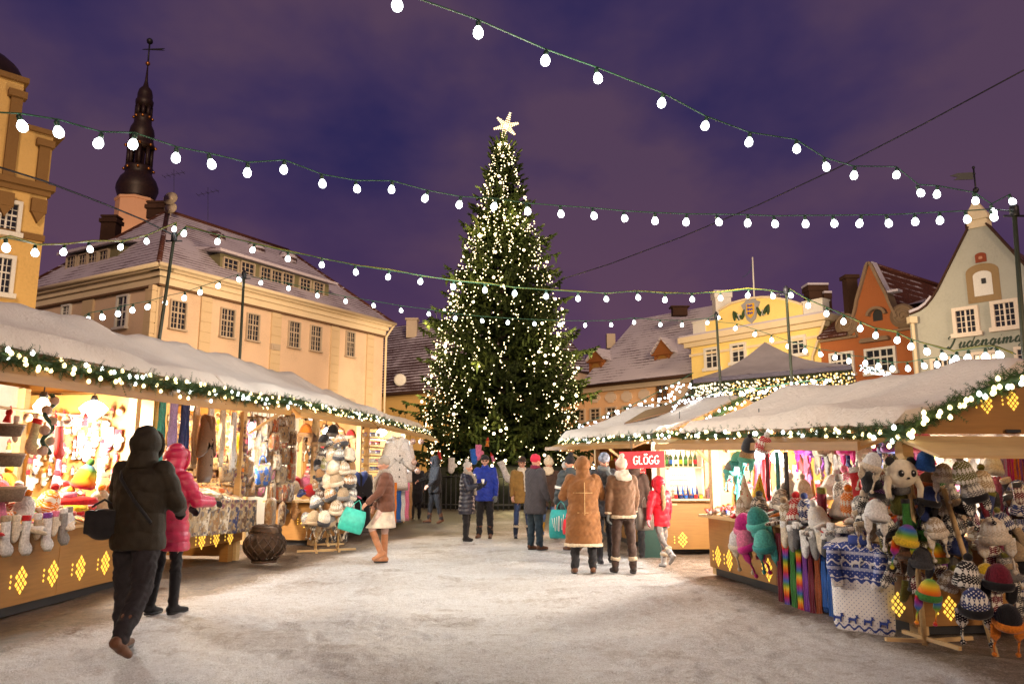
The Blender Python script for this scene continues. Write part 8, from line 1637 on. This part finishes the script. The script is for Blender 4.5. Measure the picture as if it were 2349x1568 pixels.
T13, h13, u13 = person('person in black with a patterned grey beanie looking down, beside the sheepskin coat', (1.50, 12.7), D(15), 1.74, legs=((.05, .0, .04), (0, 0, .04)), arms=((.4, .1, 1.3, .4), (.4, .1, 1.3, .4)), head=(.55, .1), topc=cloth('black printed nylon', (.03, .03, .035), .5, var=.9, scale=9), hem=.74, girth=1.15, pants=m_blk, shoes=m_blk, hat=('beanie', cloth('mottled grey knit', (.22, .24, .3), var=.9, scale=22)), gloves=m_blk, scarf=m_greyg)
T14, h14, u14 = person('woman in a brown suede jacket, big cream scarf and white bobble hat seen from behind', gnd(1432, 1313).to_2d(), D(190), 1.64, legs=((-.08, 0, .07), (.08, 0, .06)), arms=((.1, .12, .4, 0), (-.1, .14, .15, 0)), top='suede_jacket', topc=m_suede, hem=.86, girth=1.15, pants=m_dkb, pant_r=1.02, shoes=cloth('dark brown boot', (.03, .018, .014), .6), boot=.14, bootfur=M_fur, hat=('beanie', m_creamk, m_creamk), collar=m_creamk, trim='hem', gloves=m_greyg)
carrier('handbag', 'slouchy grey brown handbag held at the suede jacket woman\'s side', at(1478, 1140, 11.9), .30, .34, cloth('grey brown leather', (.13, .10, .08), .5), .4)
def pony(m, hp, up, k): m.tube([hp(0, .11, -.02), up(.02, .155, 1.40), up(.03, .175, 1.25), up(.04, .16, 1.10)], [.035*k, .045*k, .042*k, .015*k], 9)
M_hairb2 = M_hairb; M_hairb = cloth('light brown hair', (.34, .2, .1))
T15, h15, u15 = person('girl in a red hooded jacket, grey jeans and pale boots walking by the wine stall', gnd(1518, 1302).to_2d(), D(205), 1.36, legs=((.1, .0, .04), (-.45, .45, .04)), arms=((.05, .14, .2, 0), (-.35, .40, .1, -.2)), top='jacket', topc=m_redn, hem=.80, girth=1.15, pants=m_greyj, pant_r=.85, shoes=m_silver, boot=.18, bootfur=M_fur, hood='up', hair=pony, gloves=cloth('pink knit', (.6, .2, .22)), disp=puffer(.009, .10))
M_hairb = M_hairb2
person('person with a dark fur hood behind the bobble hat, facing the wine stall', (2.12, 13.4), D(150), 1.66, legs=((0, 0, .03), (0, 0, .03)), topc=m_dkb, hem=.62, girth=1.15, pants=m_blk, shoes=m_blk, hood='up', trim='fur')
# ------------------------------------------------------------------ remove the unplaced masters
for o in PLIST:
    for ch in list(o.children): bpy.data.objects.remove(ch)
    bpy.data.objects.remove(o)
# every label belongs to one thing only
seen = {}
for o in [o for o in C.objects if o.parent is None and 'label' in o]: seen.setdefault(o['label'], []).append(o)
for l, os_ in seen.items():
    if len(os_) > 1: print('DUP', len(os_), l)
for o in C.objects:
    if o.parent is None and 'label' in o and len(o['label'].split()) > 16: print('LONG', o['label'])
